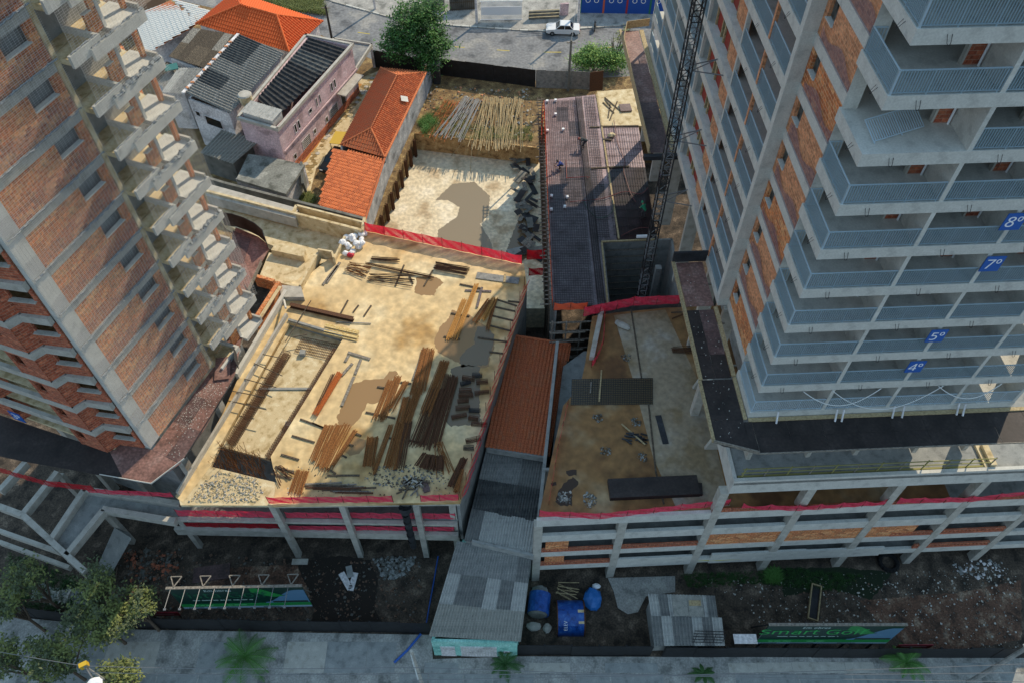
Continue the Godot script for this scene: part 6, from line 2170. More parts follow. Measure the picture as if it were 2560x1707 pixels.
# ---------------------------------------------------------------- street side
func billboard(at: Vector3, w: float, turn: float, label: String, title: String, title_m: Material, lamps: bool) -> void:
	var T := thing("billboard", label, "billboard", at, turn)
	var g := G.new()
	g.lim(0, w, 1.9, 6.0, -0.08, 0)
	put(g, "panel", sm("0a2f28", 0.35), T)
	g = G.new()
	g.lim(0, w, 2.25, 2.85, 0.0, 0.012)
	put(g, "green_band", sm("1d7a3c", 0.4), T)
	g = G.new()
	g.lim(0, w, 1.9, 2.25, 0.0, 0.01)
	put(g, "white_band", sm("8fa8b8", 0.4), T)
	for q in [[0.04, 0.16], [0.26, 0.44], [0.62, 0.76]]:
		g = G.new()
		g.lim(w * q[0], w * q[1], 2.02, 2.14, 0.011, 0.016)
		put(g, "print_line", sm("28323a", 0.5), T)
	# picture side: hill shape, sky and white house block
	g = G.new()
	for i in 10:
		var x0 := w * (0.66 + 0.034 * i)
		var x1 := w * (0.66 + 0.034 * (i + 1))
		var y0 := 3.0 + 2.4 * smoothstep(0.0, 0.8, i / 10.0)
		var y1 := 3.0 + 2.4 * smoothstep(0.0, 0.8, (i + 1) / 10.0)
		g.quad(Vector3(x0, 2.86, 0.012), Vector3(x1, 2.86, 0.012), Vector3(x1, minf(y1, 5.95), 0.012), Vector3(x0, minf(y0, 5.95), 0.012))
	put(g, "sky_print", sm("4d7391", 0.4), T)
	g = G.new()
	for i in 8:
		var x0 := w * (0.6 + 0.03 * i)
		var x1 := w * (0.6 + 0.03 * (i + 1))
		g.quad(Vector3(x0, 4.6 + 0.5 * sin(i * 0.5 + 2.0), 0.016), Vector3(x1, 4.6 + 0.5 * sin((i + 1) * 0.5 + 2.0), 0.016), Vector3(x1, 5.1 + 0.8 * sin((i + 1) * 0.4 + 1.2), 0.016), Vector3(x0, 5.1 + 0.8 * sin(i * 0.4 + 1.2), 0.016))
	put(g, "green_swoosh", sm("1f7a3a", 0.4), T)
	g = G.new()
	g.lim(w * 0.72, w * 0.99, 2.9, 3.25, 0.013, 0.018)
	put(g, "tree_line_print", sm("1a2f2a", 0.5), T)
	text3("Em obras", 0.34, Vector3(w * 0.36, 5.35, 0.02), sm("a8bdb8", 0.5), T, "small_lettering")
	var tt := text3(title, 1.0, Vector3(w * 0.36, 4.1, 0.02), title_m, T, "title_lettering")
	tt.scale = Vector3(1.15, 1, 1)
	g = G.new()
	var x := w * 0.12
	while x < w * 0.58:
		var l := rng.randf_range(0.25, 0.8)
		g.lim(x, minf(x + l, w * 0.58), 3.55, 3.68, 0.012, 0.018)
		x += l + 0.15
	put(g, "small_print", sm("8aa59d", 0.5), T)
	g = G.new()
	x = w * 0.08
	while x < w * 0.5:
		var l := rng.randf_range(0.3, 0.7)
		if x < w * 0.25 or x > w * 0.33:
			g.lim(x, x + l, 2.48, 2.6, 0.013, 0.018)
		x += l + 0.12
	put(g, "small_print", sm("5fae78", 0.5), T)
	g = G.new()
	g.lim(-0.03, w + 0.03, 6.0, 6.1, -0.14, 0.05)
	put(g, "top_rail", M.timber_gray, T)
	for i in 5:
		g = G.new()
		var px := w * (i + 0.25) / 4.6
		g.beam(Vector3(px, 0, -0.2), Vector3(px, 6.0, -0.2), 0.12, 0.12)
		g.beam(Vector3(px, 0, -1.8), Vector3(px, 5.6, -0.25), 0.1, 0.1)
		put(g, "support", M.timber_gray if lamps else M.steel_dark, T)
		if lamps:
			g = G.new()
			g.beam(Vector3(px - 0.4, 6.05, -0.9), Vector3(px, 6.1, -0.1), 0.07, 0.07)
			g.beam(Vector3(px + 0.4, 6.05, -0.9), Vector3(px, 6.1, -0.1), 0.07, 0.07)
			g.beam(Vector3(px - 0.4, 6.05, -0.9), Vector3(px + 0.4, 6.05, -0.9), 0.07, 0.07)
			put(g, "brace", M.timber_gray, T)
	if lamps:
		for i in 9:
			g = G.new()
			var px := w * (i + 0.3) / 9.2
			g.tube(Vector3(px, 6.05, 0), Vector3(px, 6.25, 1.5), 0.03, 0.03, 5)
			g.box(Vector3(px, 6.2, 1.55), Vector3(0.18, 0.08, 0.14))
			put(g, "lamp_arm", M.steel_gray, T)

func build_front() -> void:
	var g: G
	fence([Vector3(-42.0, 0, -21.6), Vector3(-34.6, 0, -20.7), Vector3(-29.0, 0, -20.25), Vector3(-6.2, 0, -19.85)], 2.3, 2.2, M.black_fence, "long black site fence along the front pavement, left of the mint house", M.steel_dark)
	fence([Vector3(0.4, 0, -18.25), Vector3(10.5, 0, -18.15)], 2.3, 2.2, M.black_fence, "black site fence between the mint house and the site gate", M.steel_dark)
	fence([Vector3(11.4, 0, -18.05), Vector3(38.5, 0, -18.0)], 2.3, 2.2, M.black_fence, "black site fence right of the site gate", M.steel_dark)
	billboard(Vector3(-25.0, 0, -21.1), 9.75, 0.02, "green billboard with lamp arms on the left lot", "Vista Golf", sm("17553a", 0.4), true)
	billboard(Vector3(18.1, 0, -18.5), 9.7, 0.0, "green billboard without lamps on the right lot", "Smart Golf", sm("2a9a4a", 0.4), false)
	for p in [[Vector3(-28.00, 0.60, -21.01), 2.3, "red sign strip below the lamp billboard"], [Vector3(28.74, 1.20, -18.38), 2.6, "red sign strip at the end of the lampless billboard"]]:
		var rs := thing("red_sign", p[2], "sign", p[0])
		g = G.new()
		g.lim(0, p[1], 0, 0.75, -0.04, 0)
		put(g, "board", sm("8e2230", 0.5), rs)
		g = G.new()
		g.lim(0.3, p[1] - 0.4, 0.3, 0.42, 0, 0.008)
		put(g, "lettering_line", sm("c58a90", 0.5), rs)
		g = G.new()
		g.lim(0.1, 0.2, -1.2, 0, -0.06, -0.02)
		g.lim(p[1] - 0.2, p[1] - 0.1, -1.2, 0, -0.06, -0.02)
		put(g, "leg", M.timber_dark, rs)
	# site shed
	var S := thing("site_shed", "small site shed with a patched corrugated roof", "shed")
	corr_roof(S, Vector3(10.33, 2.90, -21.89), Vector3(15.39, 2.90, -21.75), Vector3(15.40, 2.75, -20.14), Vector3(10.41, 2.75, -20.26), 0.24, 0.055, [M.fc_light, M.fc_gray2], 7, 1)
	corr_roof(S, Vector3(10.41, 2.78, -20.27), Vector3(15.68, 2.78, -20.13), Vector3(15.62, 2.60, -18.12), Vector3(10.43, 2.60, -18.12), 0.24, 0.055, [M.fc_light, M.fc_gray2], 7, 1)
	wallbox(S, "shed_wall", M.conc_gray, [Vector2(10.6, -21.6), Vector2(15.2, -21.5), Vector2(15.3, -18.7), Vector2(10.7, -18.6)], 0, 2.55, 0.12)
	for q in [[Vector3(12.67, 2.95, -20.99), Vector2(1.1, 1.6), "fc_white"], [Vector3(13.81, 2.95, -20.94), Vector2(1.1, 1.6), "fc_white"]]:
		g = G.new()
		g.box(q[0], Vector3(q[1].x, 0.02, q[1].y))
		put(g, "patch_sheet", M.fc_light2, S)
	g = G.new()
	g.box(Vector3(13.78, 3.00, -21.15), Vector3(0.9, 0.04, 0.4))
	put(g, "patch_board", M.timber, S)
	var rk := thing("pipe_rack", "dark metal rack lying on the site shed roof edge", "rack")
	for i in 5:
		g = G.new()
		g.beam(Vector3(13.16, 2.95, -18.29) + Vector3(i * 0.08, 0, -i * 0.2), Vector3(15.39, 2.95, -18.23) + Vector3(i * 0.08, 0, -i * 0.2), 0.05, 0.05)
		put(g, "rail", M.steel_dark, rk)
	for i in 4:
		g = G.new()
		g.beam(Vector3(13.32, 3.00, -18.27) + Vector3(i * 0.7, 0, 0), Vector3(13.62, 3.00, -18.82) + Vector3(i * 0.7, 0, 0), 0.05, 0.05)
		put(g, "rung", M.steel_dark, rk)
	# concrete drive
	g = G.new()
	g.prism([Vector2(7.73, -24.22), Vector2(13.17, -24.39), Vector2(13.01, -23.08), Vector2(10.65, -22.75), Vector2(9.89, -21.48), Vector2(9.09, -21.32), Vector2(8.34, -21.80), Vector2(8.13, -23.08)], 0.0, 0.06)
	struct(g, "concrete_drive", M.pave)
	# big blue steel tanks cut open
	var D := thing("blue_tank", "large cut-open blue steel tank section with white lettering", "tank", Vector3(4.55, 0.00, -20.95) + Vector3(0, 0, 0))
	g = G.new()
	for i in 14:
		var a0 := deg_to_rad(-5.0 + i * 13.0)
		var a1 := deg_to_rad(-5.0 + (i + 1) * 13.0)
		for rr in [1.35, 1.29]:
			g.quad(Vector3(-1.05, 0.15 + sin(a0) * rr, cos(a0) * rr), Vector3(1.0, 0.15 + sin(a0) * rr, cos(a0) * rr), Vector3(1.0, 0.15 + sin(a1) * rr, cos(a1) * rr), Vector3(-1.05, 0.15 + sin(a1) * rr, cos(a1) * rr))
	put(g, "shell", M.drum_blue, D)
	g = G.new()
	for i in 14:
		var a0 := deg_to_rad(-5.0 + i * 13.0)
		var a1 := deg_to_rad(-5.0 + (i + 1) * 13.0)
		g.beam(Vector3(1.02, 0.15 + sin(a0) * 1.33, cos(a0) * 1.33), Vector3(1.02, 0.15 + sin(a1) * 1.33, cos(a1) * 1.33), 0.1, 0.1)
		g.beam(Vector3(-1.06, 0.15 + sin(a0) * 1.33, cos(a0) * 1.33), Vector3(-1.06, 0.15 + sin(a1) * 1.33, cos(a1) * 1.33), 0.08, 0.08)
	put(g, "rim", M.rust_dark, D)
	g = G.new()
	g.quad(Vector3(0.55, 1.3, 0.8), Vector3(0.97, 1.3, 0.8), Vector3(0.97, 1.54, -0.2), Vector3(0.5, 1.54, -0.2))
	put(g, "worn_paint", M.conc_warm, D)
	var tx := text3("ELEV", 0.26, Vector3(0, 0, 0), M.white_paint, D, "lettering")
	tx.transform = Transform3D(Basis(Vector3(0, 0.62, -0.78), Vector3(-1, 0, 0), Vector3(0, 0.78, 0.62)), Vector3(-0.45, 0.15 + 1.375 * sin(deg_to_rad(48)), 1.375 * cos(deg_to_rad(48))))
	var D2 := thing("blue_tank", "smaller dark blue tank lying beside the corrugated street house", "tank", Vector3(2.12, 0.00, -21.79))
	g = G.new()
	g.tube(Vector3(-0.1, 0.85, 0.75), Vector3(0.1, 0.85, -0.85), 0.85, 0.85, 16)
	put(g, "shell", M.drum_blue, D2)
	g = G.new()
	g.tube(Vector3(-0.12, 0.86, 0.75), Vector3(-0.13, 0.86, 0.9), 0.8, 0.6, 16)
	put(g, "end_cap", M.conc_dark, D2)
	var D3 := thing("blue_pool", "bright blue upturned basin by the cut-open tank", "basin", Vector3(6.37, 0.00, -22.40))
	g = G.new()
	blob(g, Vector3(0, 0.35, 0), Vector3(0.75, 0.45, 1.0), 8)
	put(g, "basin_shell", sm("2a6fb8", 0.4), D3)
	for q in [[Vector3(2.20, 0.30, -23.02), Vector3(0.7, 0.35, 0.5), M.conc_gray, "grey crumpled sack heap behind the smaller blue tank"], [Vector3(1.67, 0.15, -20.31), Vector3(0.6, 0.2, 0.4), M.conc, "pale stone block in front of the smaller blue tank"], [Vector3(2.73, 0.15, -20.19), Vector3(0.35, 0.2, 0.4), M.conc, "small pale block next to the stone block"], [Vector3(6.72, 0.30, -23.46), Vector3(0.35, 0.2, 0.25), M.bag_white, "white plastic bag behind the blue basin"]]:
		g = G.new()
		blob(g, Vector3.ZERO, q[1], rng.randi() % 50)
		one(g, "heap", q[2], q[3], "heap").position = q[0]
	bundle(Vector3(3.65, 0.50, -23.20), Vector3(5.21, 0.50, -22.77), 1.0, 9, M.timber, "small stack of pale sticks behind the cut-open tank", "", 0.04, 0.5)
	# pipes, boards and odds on the lots
	g = G.new()
	g.path(smooth([Vector3(-6.06, 0.08, -26.05), Vector3(-6.27, 0.08, -24.03), Vector3(-6.54, 0.08, -21.77), Vector3(-6.66, 0.08, -20.64)]), 0.05, 5)
	one(g, "blue_pipe", M.tarp_blue, "blue pipe running along the left lot", "pipe")
	g = G.new()
	g.path(smooth([Vector3(-7.02, 0.18, -19.75), Vector3(-7.97, 0.18, -18.53), Vector3(-8.89, 0.18, -17.62)]), 0.1, 5)
	one(g, "blue_hose", M.tarp_blue, "thick blue hose across the front pavement", "hose")
	for q in [[Vector3(-13.36, 0.10, -23.97), 0.5, 1.6, 0.6, "white_wall", "white board lying left in the black soil patch"], [Vector3(-12.76, 0.10, -23.91), 0.45, 1.5, -0.15, "white_wall", "white board lying right in the black soil patch"], [Vector3(-13.14, 0.12, -24.73), 0.5, 1.0, 0.3, "conc_gray", "grey board above the white boards"], [Vector3(-24.30, 0.08, -24.62), 2.9, 1.3, 0.15, "ply", "large plain plywood sheet on the left lot"], [Vector3(-17.27, 0.20, -25.53), 1.3, 0.5, 0.0, "conc", "pale concrete block under the left column"], [Vector3(37.17, 1.90, -18.83), 0.0, 0.0, 0.0, "conc", ""]]:
		if q[5] == "":
			continue
		g = G.new()
		g.box(Vector3.ZERO, Vector3(q[1], 0.06, q[2]), Basis(Vector3.UP, q[3]))
		one(g, "board", M[q[4]], q[5], "board").position = q[0]
	var tr := thing("mixing_trough", "long black trough with timber rim on the right lot", "trough", Vector3(23.90, -0.00, -22.21), -0.33)
	g = G.new()
	g.lim(-0.3, 0.3, 0.02, 0.12, -1.35, 1.35)
	put(g, "floor", M.black_board, tr)
	for q in [[-0.4, -0.32, -1.4, 1.4], [0.32, 0.4, -1.4, 1.4], [-0.4, 0.4, -1.48, -1.4], [-0.4, 0.4, 1.4, 1.48]]:
		g = G.new()
		g.lim(q[0], q[1], 0.0, 0.3, q[2], q[3])
		put(g, "rim_board", M.timber, tr)
	g = G.new()
	g.box(Vector3(17.19, 2.70, -18.59), Vector3(1.7, 0.05, 0.7))
	one(g, "white_sheet", M.white_wall, "white sheet leaning behind the black fence by the shed", "sheet")
	var ty := G.new()
	for i in 18:
		var a0 := TAU * i / 18
		var a1 := TAU * (i + 1) / 18
		ty.tube(Vector3(cos(a0) * 0.7, 0.2, sin(a0) * 0.7), Vector3(cos(a1) * 0.7, 0.2, sin(a1) * 0.7), 0.2, 0.2, 6, false)
	var tyo := one(ty, "big_tyre", sm("0d0d0e", 0.9), "large black tyre at the podium foot", "tyre")
	tyo.position = Vector3(30.65, -0.00, -25.48)
	# dark soil patch, rubble on both lots
	wet_patch([Vector2(-18.72, -24.39), Vector2(-16.67, -25.74), Vector2(-14.11, -26.15), Vector2(-11.60, -25.74), Vector2(-10.78, -24.06), Vector2(-10.86, -21.80), Vector2(-10.12, -20.70), Vector2(-13.03, -20.30), Vector2(-15.84, -20.39), Vector2(-15.43, -21.80), Vector2(-17.80, -22.75)], 0.004, "burnt_soil", sm("2a241e", 1.0))
	wet_patch([Vector2(21.76, -25.06), Vector2(26.65, -25.13), Vector2(30.76, -24.72), Vector2(28.51, -22.43), Vector2(25.58, -23.40), Vector2(21.61, -22.75)], 0.004, "grass_soil", sm("1d2a18", 1.0))
	wet_patch([Vector2(27.56, -22.43), Vector2(35.70, -23.08), Vector2(41.03, -24.06), Vector2(39.19, -19.33), Vector2(30.98, -18.14), Vector2(28.62, -20.55)], 0.005, "reddish_soil", M.soil_red)
	wet_patch([Vector2(-23.39, -25.06), Vector2(-17.60, -25.40), Vector2(-15.84, -22.43), Vector2(-20.15, -21.80), Vector2(-25.50, -23.08)], 0.005, "reddish_soil", M.soil_red)
	rubble(PackedVector2Array([Vector2(-33.34, -25.74), Vector2(-28.38, -26.77), Vector2(-18.96, -25.74), Vector2(-7.19, -25.74), Vector2(-7.15, -20.55), Vector2(-15.51, -20.24), Vector2(-30.48, -20.55)]), 0.02, 1800, 0.12, [M.conc_dark, M.soil, M.soil_red, M.soil_red], "stones and brick bits over the left lot")
	rubble(PackedVector2Array([Vector2(13.51, -24.06), Vector2(40.93, -25.06), Vector2(38.80, -18.73), Vector2(30.46, -18.43), Vector2(31.11, -20.55), Vector2(19.29, -20.55), Vector2(18.38, -22.43)]), 0.02, 1700, 0.085, [M.conc_white, M.conc_dark, M.soil_red, M.conc], "pale debris specks over the right lot")
	rubble(PackedVector2Array([Vector2(-11.46, -25.91), Vector2(-7.87, -26.08), Vector2(-8.39, -24.39), Vector2(-10.30, -24.06)]), 0.05, 420, 0.18, [M.conc_gray, M.conc_dark], "heap of grey concrete rubble below the chute")
	rubble(PackedVector2Array([Vector2(-32.34, -26.77), Vector2(-27.64, -26.42), Vector2(-26.79, -24.39), Vector2(-30.47, -23.73)]), 0.05, 420, 0.22, [M.soil_red, M.conc_dark, M.brick_red, M.soil], "heap of broken red bricks by the ramp")
	rubble(PackedVector2Array([Vector2(-38.17, -23.73), Vector2(-34.11, -23.08), Vector2(-33.48, -22.11), Vector2(-38.02, -22.43)]), 0.05, 160, 0.3, [M.conc_gray, M.conc], "pale broken slabs behind the left fence")
	rubble(PackedVector2Array([Vector2(35.90, -25.57), Vector2(39.88, -25.74), Vector2(40.35, -24.39), Vector2(36.04, -24.06)]), 0.03, 120, 0.16, [M.white_wall, M.conc_gray], "white scraps at the podium end column")
	# rubbish chute
	var ch := thing("rubbish_chute", "black rubbish chute hanging from the sunlit slab front", "chute", Vector3(-7.75, 0, -25.55))
	g = G.new()
	g.tube(Vector3(0, 9.5, -0.3), Vector3(0, 9.0, 0), 0.5, 0.32, 10, false)
	put(g, "hopper", M.black_board, ch)
	for i in 5:
		g = G.new()
		g.tube(Vector3(0, 9.0 - i * 1.15, 0), Vector3(0.02, 7.8 - i * 1.15, 0), 0.3, 0.24, 10, false)
		put(g, "chute_section", M.black_board, ch)
	# yellow rope on the podium
	g = G.new()
	g.path(smooth([Vector3(1.87, 2.60, -24.34), Vector3(6.88, 2.60, -24.41), Vector3(11.90, 2.60, -24.60), Vector3(16.29, 2.60, -24.67), Vector3(22.33, 2.60, -25.06), Vector3(29.06, 2.60, -25.49), Vector3(35.52, 2.60, -25.93)]), 0.03, 4)
	one(g, "yellow_rope", sm("b5a92c", 0.7), "yellow rope strung along the lowest podium beam", "rope")
	# street poles and wires
	var P := thing("street_pole", "concrete power pole with crossarm at the right end of the front street", "pole", Vector3(34.0, 0.1, -16.2))
	g = G.new()
	g.tube(Vector3.ZERO, Vector3(0, 9.0, 0), 0.2, 0.14, 8)
	put(g, "shaft", M.conc_gray, P)
	g = G.new()
	g.beam(Vector3(-0.2, 8.6, -0.2), Vector3(0.2, 8.4, 2.4), 0.1, 0.12)
	put(g, "crossarm", M.conc_white, P)
	for i in 4:
		g = G.new()
		g.tube(Vector3(0.02 * i, 8.5, 0.5 + i * 0.55), Vector3(0.02 * i, 8.75, 0.5 + i * 0.55), 0.06, 0.08, 6)
		put(g, "insulator", M.white_wall, P)
	var L := thing("street_pole", "slim grey pole on the front pavement left of the mint house", "pole", Vector3(-6.6, 0.1, -15.9))
	g = G.new()
	g.tube(Vector3.ZERO, Vector3(0, 8.8, 0), 0.16, 0.11, 8)
	put(g, "shaft", M.conc, L)
	g = G.new()
	g.beam(Vector3(-0.1, 8.2, 0), Vector3(0.5, 8.0, 1.6), 0.09, 0.1)
	put(g, "crossarm", M.conc_white, L)
	var Lm := thing("street_lamp", "white street lamp with a yellow bracket among the front trees", "lamp", Vector3(-28.2, 0.1, -15.2))
	g = G.new()
	g.tube(Vector3.ZERO, Vector3(0, 7.8, 0), 0.12, 0.09, 8)
	put(g, "post", M.conc_gray, Lm)
	g = G.new()
	g.tube(Vector3(0, 7.6, 0), Vector3(1.0, 8.1, 0.9), 0.05, 0.05, 6)
	put(g, "arm", M.steel_gray, Lm)
	g = G.new()
	blob(g, Vector3(1.2, 8.15, 1.1), Vector3(0.5, 0.12, 0.35), 9)
	put(g, "head", M.white_paint, Lm)
	g = G.new()
	g.box(Vector3(-0.1, 7.7, -0.1), Vector3(0.5, 0.5, 0.3), Basis(Vector3.UP, 0.5))
	put(g, "bracket_box", sm("c9a52a", 0.6), Lm)
	for q in [[-28.2, 8.0, -15.2, -6.6, 8.4, -15.0], [-28.2, 7.7, -14.9, -6.6, 8.1, -14.7], [-42, 8.2, -17.5, -28.2, 8.0, -15.2], [-6.6, 8.4, -15.0, 34.0, 8.75, -14.0], [-6.6, 8.1, -14.7, 34.0, 8.7, -14.6], [-6.6, 7.7, -14.4, 34.0, 8.5, -15.2], [34.0, 8.75, -14.0, 48, 9.2, -15.6], [34.0, 8.7, -14.6, 48, 9.0, -16.2], [34.0, 8.5, -15.2, 48, 8.8, -16.6]]:
		g = G.new()
		wire(g, Vector3(q[0], q[1], q[2]), Vector3(q[3], q[4], q[5]), 0.5, 0.022)
		one(g, "power_line", M.steel_gray, "thin power line strung along the front street", "wire", "power lines over the front street")

# ---------------------------------------------------------------- clutter on the slabs
func batten(a: Vector3, b: Vector3, w: float, h: float, m: Material, label: String, group: String, called := "timber_batten") -> void:
	var g := G.new()
	g.beam(a, b, w, h)
	one(g, called, m, label, "timber", group)

func stirrups(at: Vector3, turn: float, w: float, d: float, k: int, m: Material) -> void:
	# stack of bent rectangular links lying side by side
	var g := G.new()
	for i in k:
		var z := i * 0.06
		var t := rng.randf_range(-0.04, 0.04)
		var p := [Vector3(0, 0.03, z), Vector3(w, 0.03, z + t), Vector3(w, d, z + t), Vector3(0, d, z)]
		for j in 4:
			g.beam(p[j], p[(j + 1) % 4], 0.022, 0.022)
	var o := one(g, "stirrup_stack", m, "stack of dark bent steel links on the shaded slab corner", "steel links", "stacks of steel links")
	o.position = at
	o.rotation.y = turn

func build_clutter() -> void:
	var y := YA
	var g: G
	var ra := "rusty bar bundles on the sunlit slab"
	# bundles of reinforcing bars on the left slab
	for b in [
		[Vector3(-14.13, 9.80, -32.49), Vector3(-14.78, 9.80, -29.52), 0.75, 16, "rust"], [Vector3(-13.37, 9.80, -32.49), Vector3(-14.37, 9.80, -29.00), 0.6, 14, "rust"], [Vector3(-12.75, 9.80, -32.49), Vector3(-13.93, 9.80, -28.70), 0.7, 16, "rust"], [Vector3(-12.07, 9.80, -32.01), Vector3(-13.46, 9.80, -28.92), 0.35, 9, "rust"]]:
		bundle(b[0], b[1], b[2], b[3], M[b[4]], "rust-brown bar bundle in the fan-shaped pile near the slab front", "bar bundles in the fan-shaped pile", 0.034)
	bundle(Vector3(-15.54, 9.75, -28.62), Vector3(-15.83, 9.75, -26.80), 1.0, 18, M.rust, "short rust-brown bar bundle behind the front pink fence", "", 0.03)
	bundle(Vector3(-17.50, 9.80, -28.89), Vector3(-16.54, 9.80, -27.93), 0.7, 9, M.rust_dark, "tangle of rusty ties beside the short bar bundle", "", 0.03, 0.5)
	for b in [
		[Vector3(-9.22, 9.80, -37.03), Vector3(-10.12, 9.80, -33.06), 0.6, 14, "rust"], [Vector3(-9.83, 9.80, -36.68), Vector3(-10.69, 9.80, -33.22), 0.4, 10, "rust"], [Vector3(-8.53, 9.80, -36.59), Vector3(-9.45, 9.80, -34.04), 0.5, 12, "rust"], [Vector3(-8.20, 9.80, -35.04), Vector3(-8.50, 9.80, -32.73), 0.95, 22, "rust"], [Vector3(-6.95, 9.80, -39.82), Vector3(-7.46, 9.80, -35.64), 1.1, 24, "rust"], [Vector3(-7.48, 9.80, -35.90), Vector3(-8.15, 9.80, -32.73), 0.6, 14, "rust"], [Vector3(-7.41, 9.80, -39.08), Vector3(-8.01, 9.80, -35.38), 0.3, 8, "rust"], [Vector3(-5.55, 9.85, -38.50), Vector3(-6.83, 9.85, -33.68), 0.8, 18, "rust"], [Vector3(-5.84, 9.80, -35.81), Vector3(-7.19, 9.80, -30.83), 1.2, 26, "rust_dark"], [Vector3(-4.90, 9.80, -37.03), Vector3(-6.09, 9.80, -30.67), 1.1, 24, "rust_dark"], [Vector3(-8.43, 9.80, -32.81), Vector3(-9.04, 9.80, -28.92), 1.1, 24, "rust"], [Vector3(-8.01, 9.80, -32.73), Vector3(-8.31, 9.80, -28.92), 0.6, 14, "rust_dark"], [Vector3(-9.36, 9.80, -32.41), Vector3(-10.26, 9.80, -28.48), 0.35, 9, "rust"], [Vector3(-10.64, 9.80, -31.46), Vector3(-10.72, 9.80, -29.07), 0.9, 18, "rust"]]:
		bundle(b[0], b[1], b[2], b[3], M[b[4]], "long rusty bar bundle in the big stock across the slab middle", "bar bundles in the big stock", 0.032)
	for b in [[Vector3(-6.38, 9.85, -29.95), Vector3(-6.91, 9.85, -28.89)], [Vector3(-6.04, 9.85, -29.88), Vector3(-6.16, 9.85, -28.67)], [Vector3(-5.43, 9.85, -29.80), Vector3(-5.46, 9.85, -28.60)]]:
		bundle(b[0], b[1], 0.75, 14, M.rust_dark, "short thick bar stub bundle near the slab front fence", "stub bundles near the front fence", 0.045)
	for b in [[Vector3(-4.16, 9.80, -45.20), Vector3(-5.28, 9.80, -41.08), 0.5, 13, "timber"], [Vector3(-3.20, 9.80, -46.85), Vector3(-4.79, 9.80, -40.98), 0.42, 11, "timber"], [Vector3(-1.99, 9.80, -45.20), Vector3(-3.16, 9.80, -42.81), 0.5, 11, "rust"], [Vector3(-1.52, 9.80, -45.40), Vector3(-2.48, 9.80, -43.00), 0.55, 12, "timber"], [Vector3(-1.44, 9.80, -45.20), Vector3(-2.08, 9.80, -42.03), 0.25, 7, "rust"]]:
		bundle(b[0], b[1], b[2], b[3], M.rust if b[4] == "rust" else M.rust_light, "yellowish bar bundle on the slab near the red mesh fence", "yellowish bar bundles", 0.03)
	bundle(Vector3(-14.00, 9.85, -37.34), Vector3(-15.37, 9.85, -33.51), 0.5, 14, M.rust_orange, "bright orange rusted bar bundle beside the sunken strip", "", 0.032)
	bundle(Vector3(-14.49, 9.85, -37.25), Vector3(-15.22, 9.85, -34.34), 0.3, 8, M.rust_dark, "brown bar bundle next to the orange rusted one", "", 0.032)
	bundle(Vector3(-13.04, 9.80, -49.53), Vector3(-7.23, 9.80, -48.01), 0.3, 9, M.rust_dark, "long thin dark bars lying across the rear of the slab", "", 0.03)
	bundle(Vector3(-12.63, 9.80, -47.90), Vector3(-8.79, 9.80, -47.58), 0.8, 12, M.rust_dark, "loose crossed bars near the rear pink fence", "", 0.03, 0.7)
	bundle(Vector3(-6.83, 9.85, -49.26), Vector3(-3.99, 9.85, -48.61), 1.0, 22, M.rust_dark, "dense dark bar stack by the rear pink fence", "", 0.04)
	bundle(Vector3(-12.71, 9.80, -50.19), Vector3(-10.26, 9.80, -49.97), 0.3, 9, M.rust_dark, "short dark bars in the rear slab corner", "", 0.03)
	bundle(Vector3(-14.76, 9.85, -49.15), Vector3(-12.92, 9.85, -48.50), 1.1, 20, M.rust, "coil-like heap of bent rusty bars behind the white sacks", "", 0.03, 0.5)
	bundle(Vector3(-5.56, 9.85, -30.96), Vector3(-4.75, 9.85, -28.30), 0.7, 9, M.rust, "scattered brown bars in the slab's shaded corner", "", 0.03, 0.6)
	bundle(Vector3(-3.62, 9.80, -29.60), Vector3(-4.45, 9.80, -27.38), 0.5, 10, M.rust_dark, "dark pipes beside the crimson fence", "", 0.05)
	bundle(Vector3(-3.71, 9.80, -28.62), Vector3(-4.11, 9.80, -26.94), 0.25, 6, M.rust, "brown planks end beside the crimson fence", "", 0.05)
	# stirrup stacks
	for p in [Vector3(-3.97, 9.70, -37.18), Vector3(-4.17, 9.70, -36.57), Vector3(-4.21, 9.70, -35.96), Vector3(-4.26, 9.70, -35.45), Vector3(-4.31, 9.70, -34.94), Vector3(-4.43, 9.70, -34.27), Vector3(-4.74, 9.70, -33.44), Vector3(-3.19, 9.70, -37.45), Vector3(-2.88, 9.70, -36.74), Vector3(-3.37, 9.70, -34.10), Vector3(-3.35, 9.70, -33.44), Vector3(-3.12, 9.70, -32.87), Vector3(-3.55, 9.70, -31.28), Vector3(-3.66, 9.70, -30.73), Vector3(-2.99, 9.70, -35.71)]:
		stirrups(p, rng.randf_range(-0.3, 0.3), rng.randf_range(0.7, 1.2), rng.randf_range(0.18, 0.35), 6, M.rust_dark if rng.randf() < 0.7 else M.steel_dark)
	# battens
	var bl := "dark timber batten under or beside the bars on the slab"
	var bg := "timber battens on the slab"
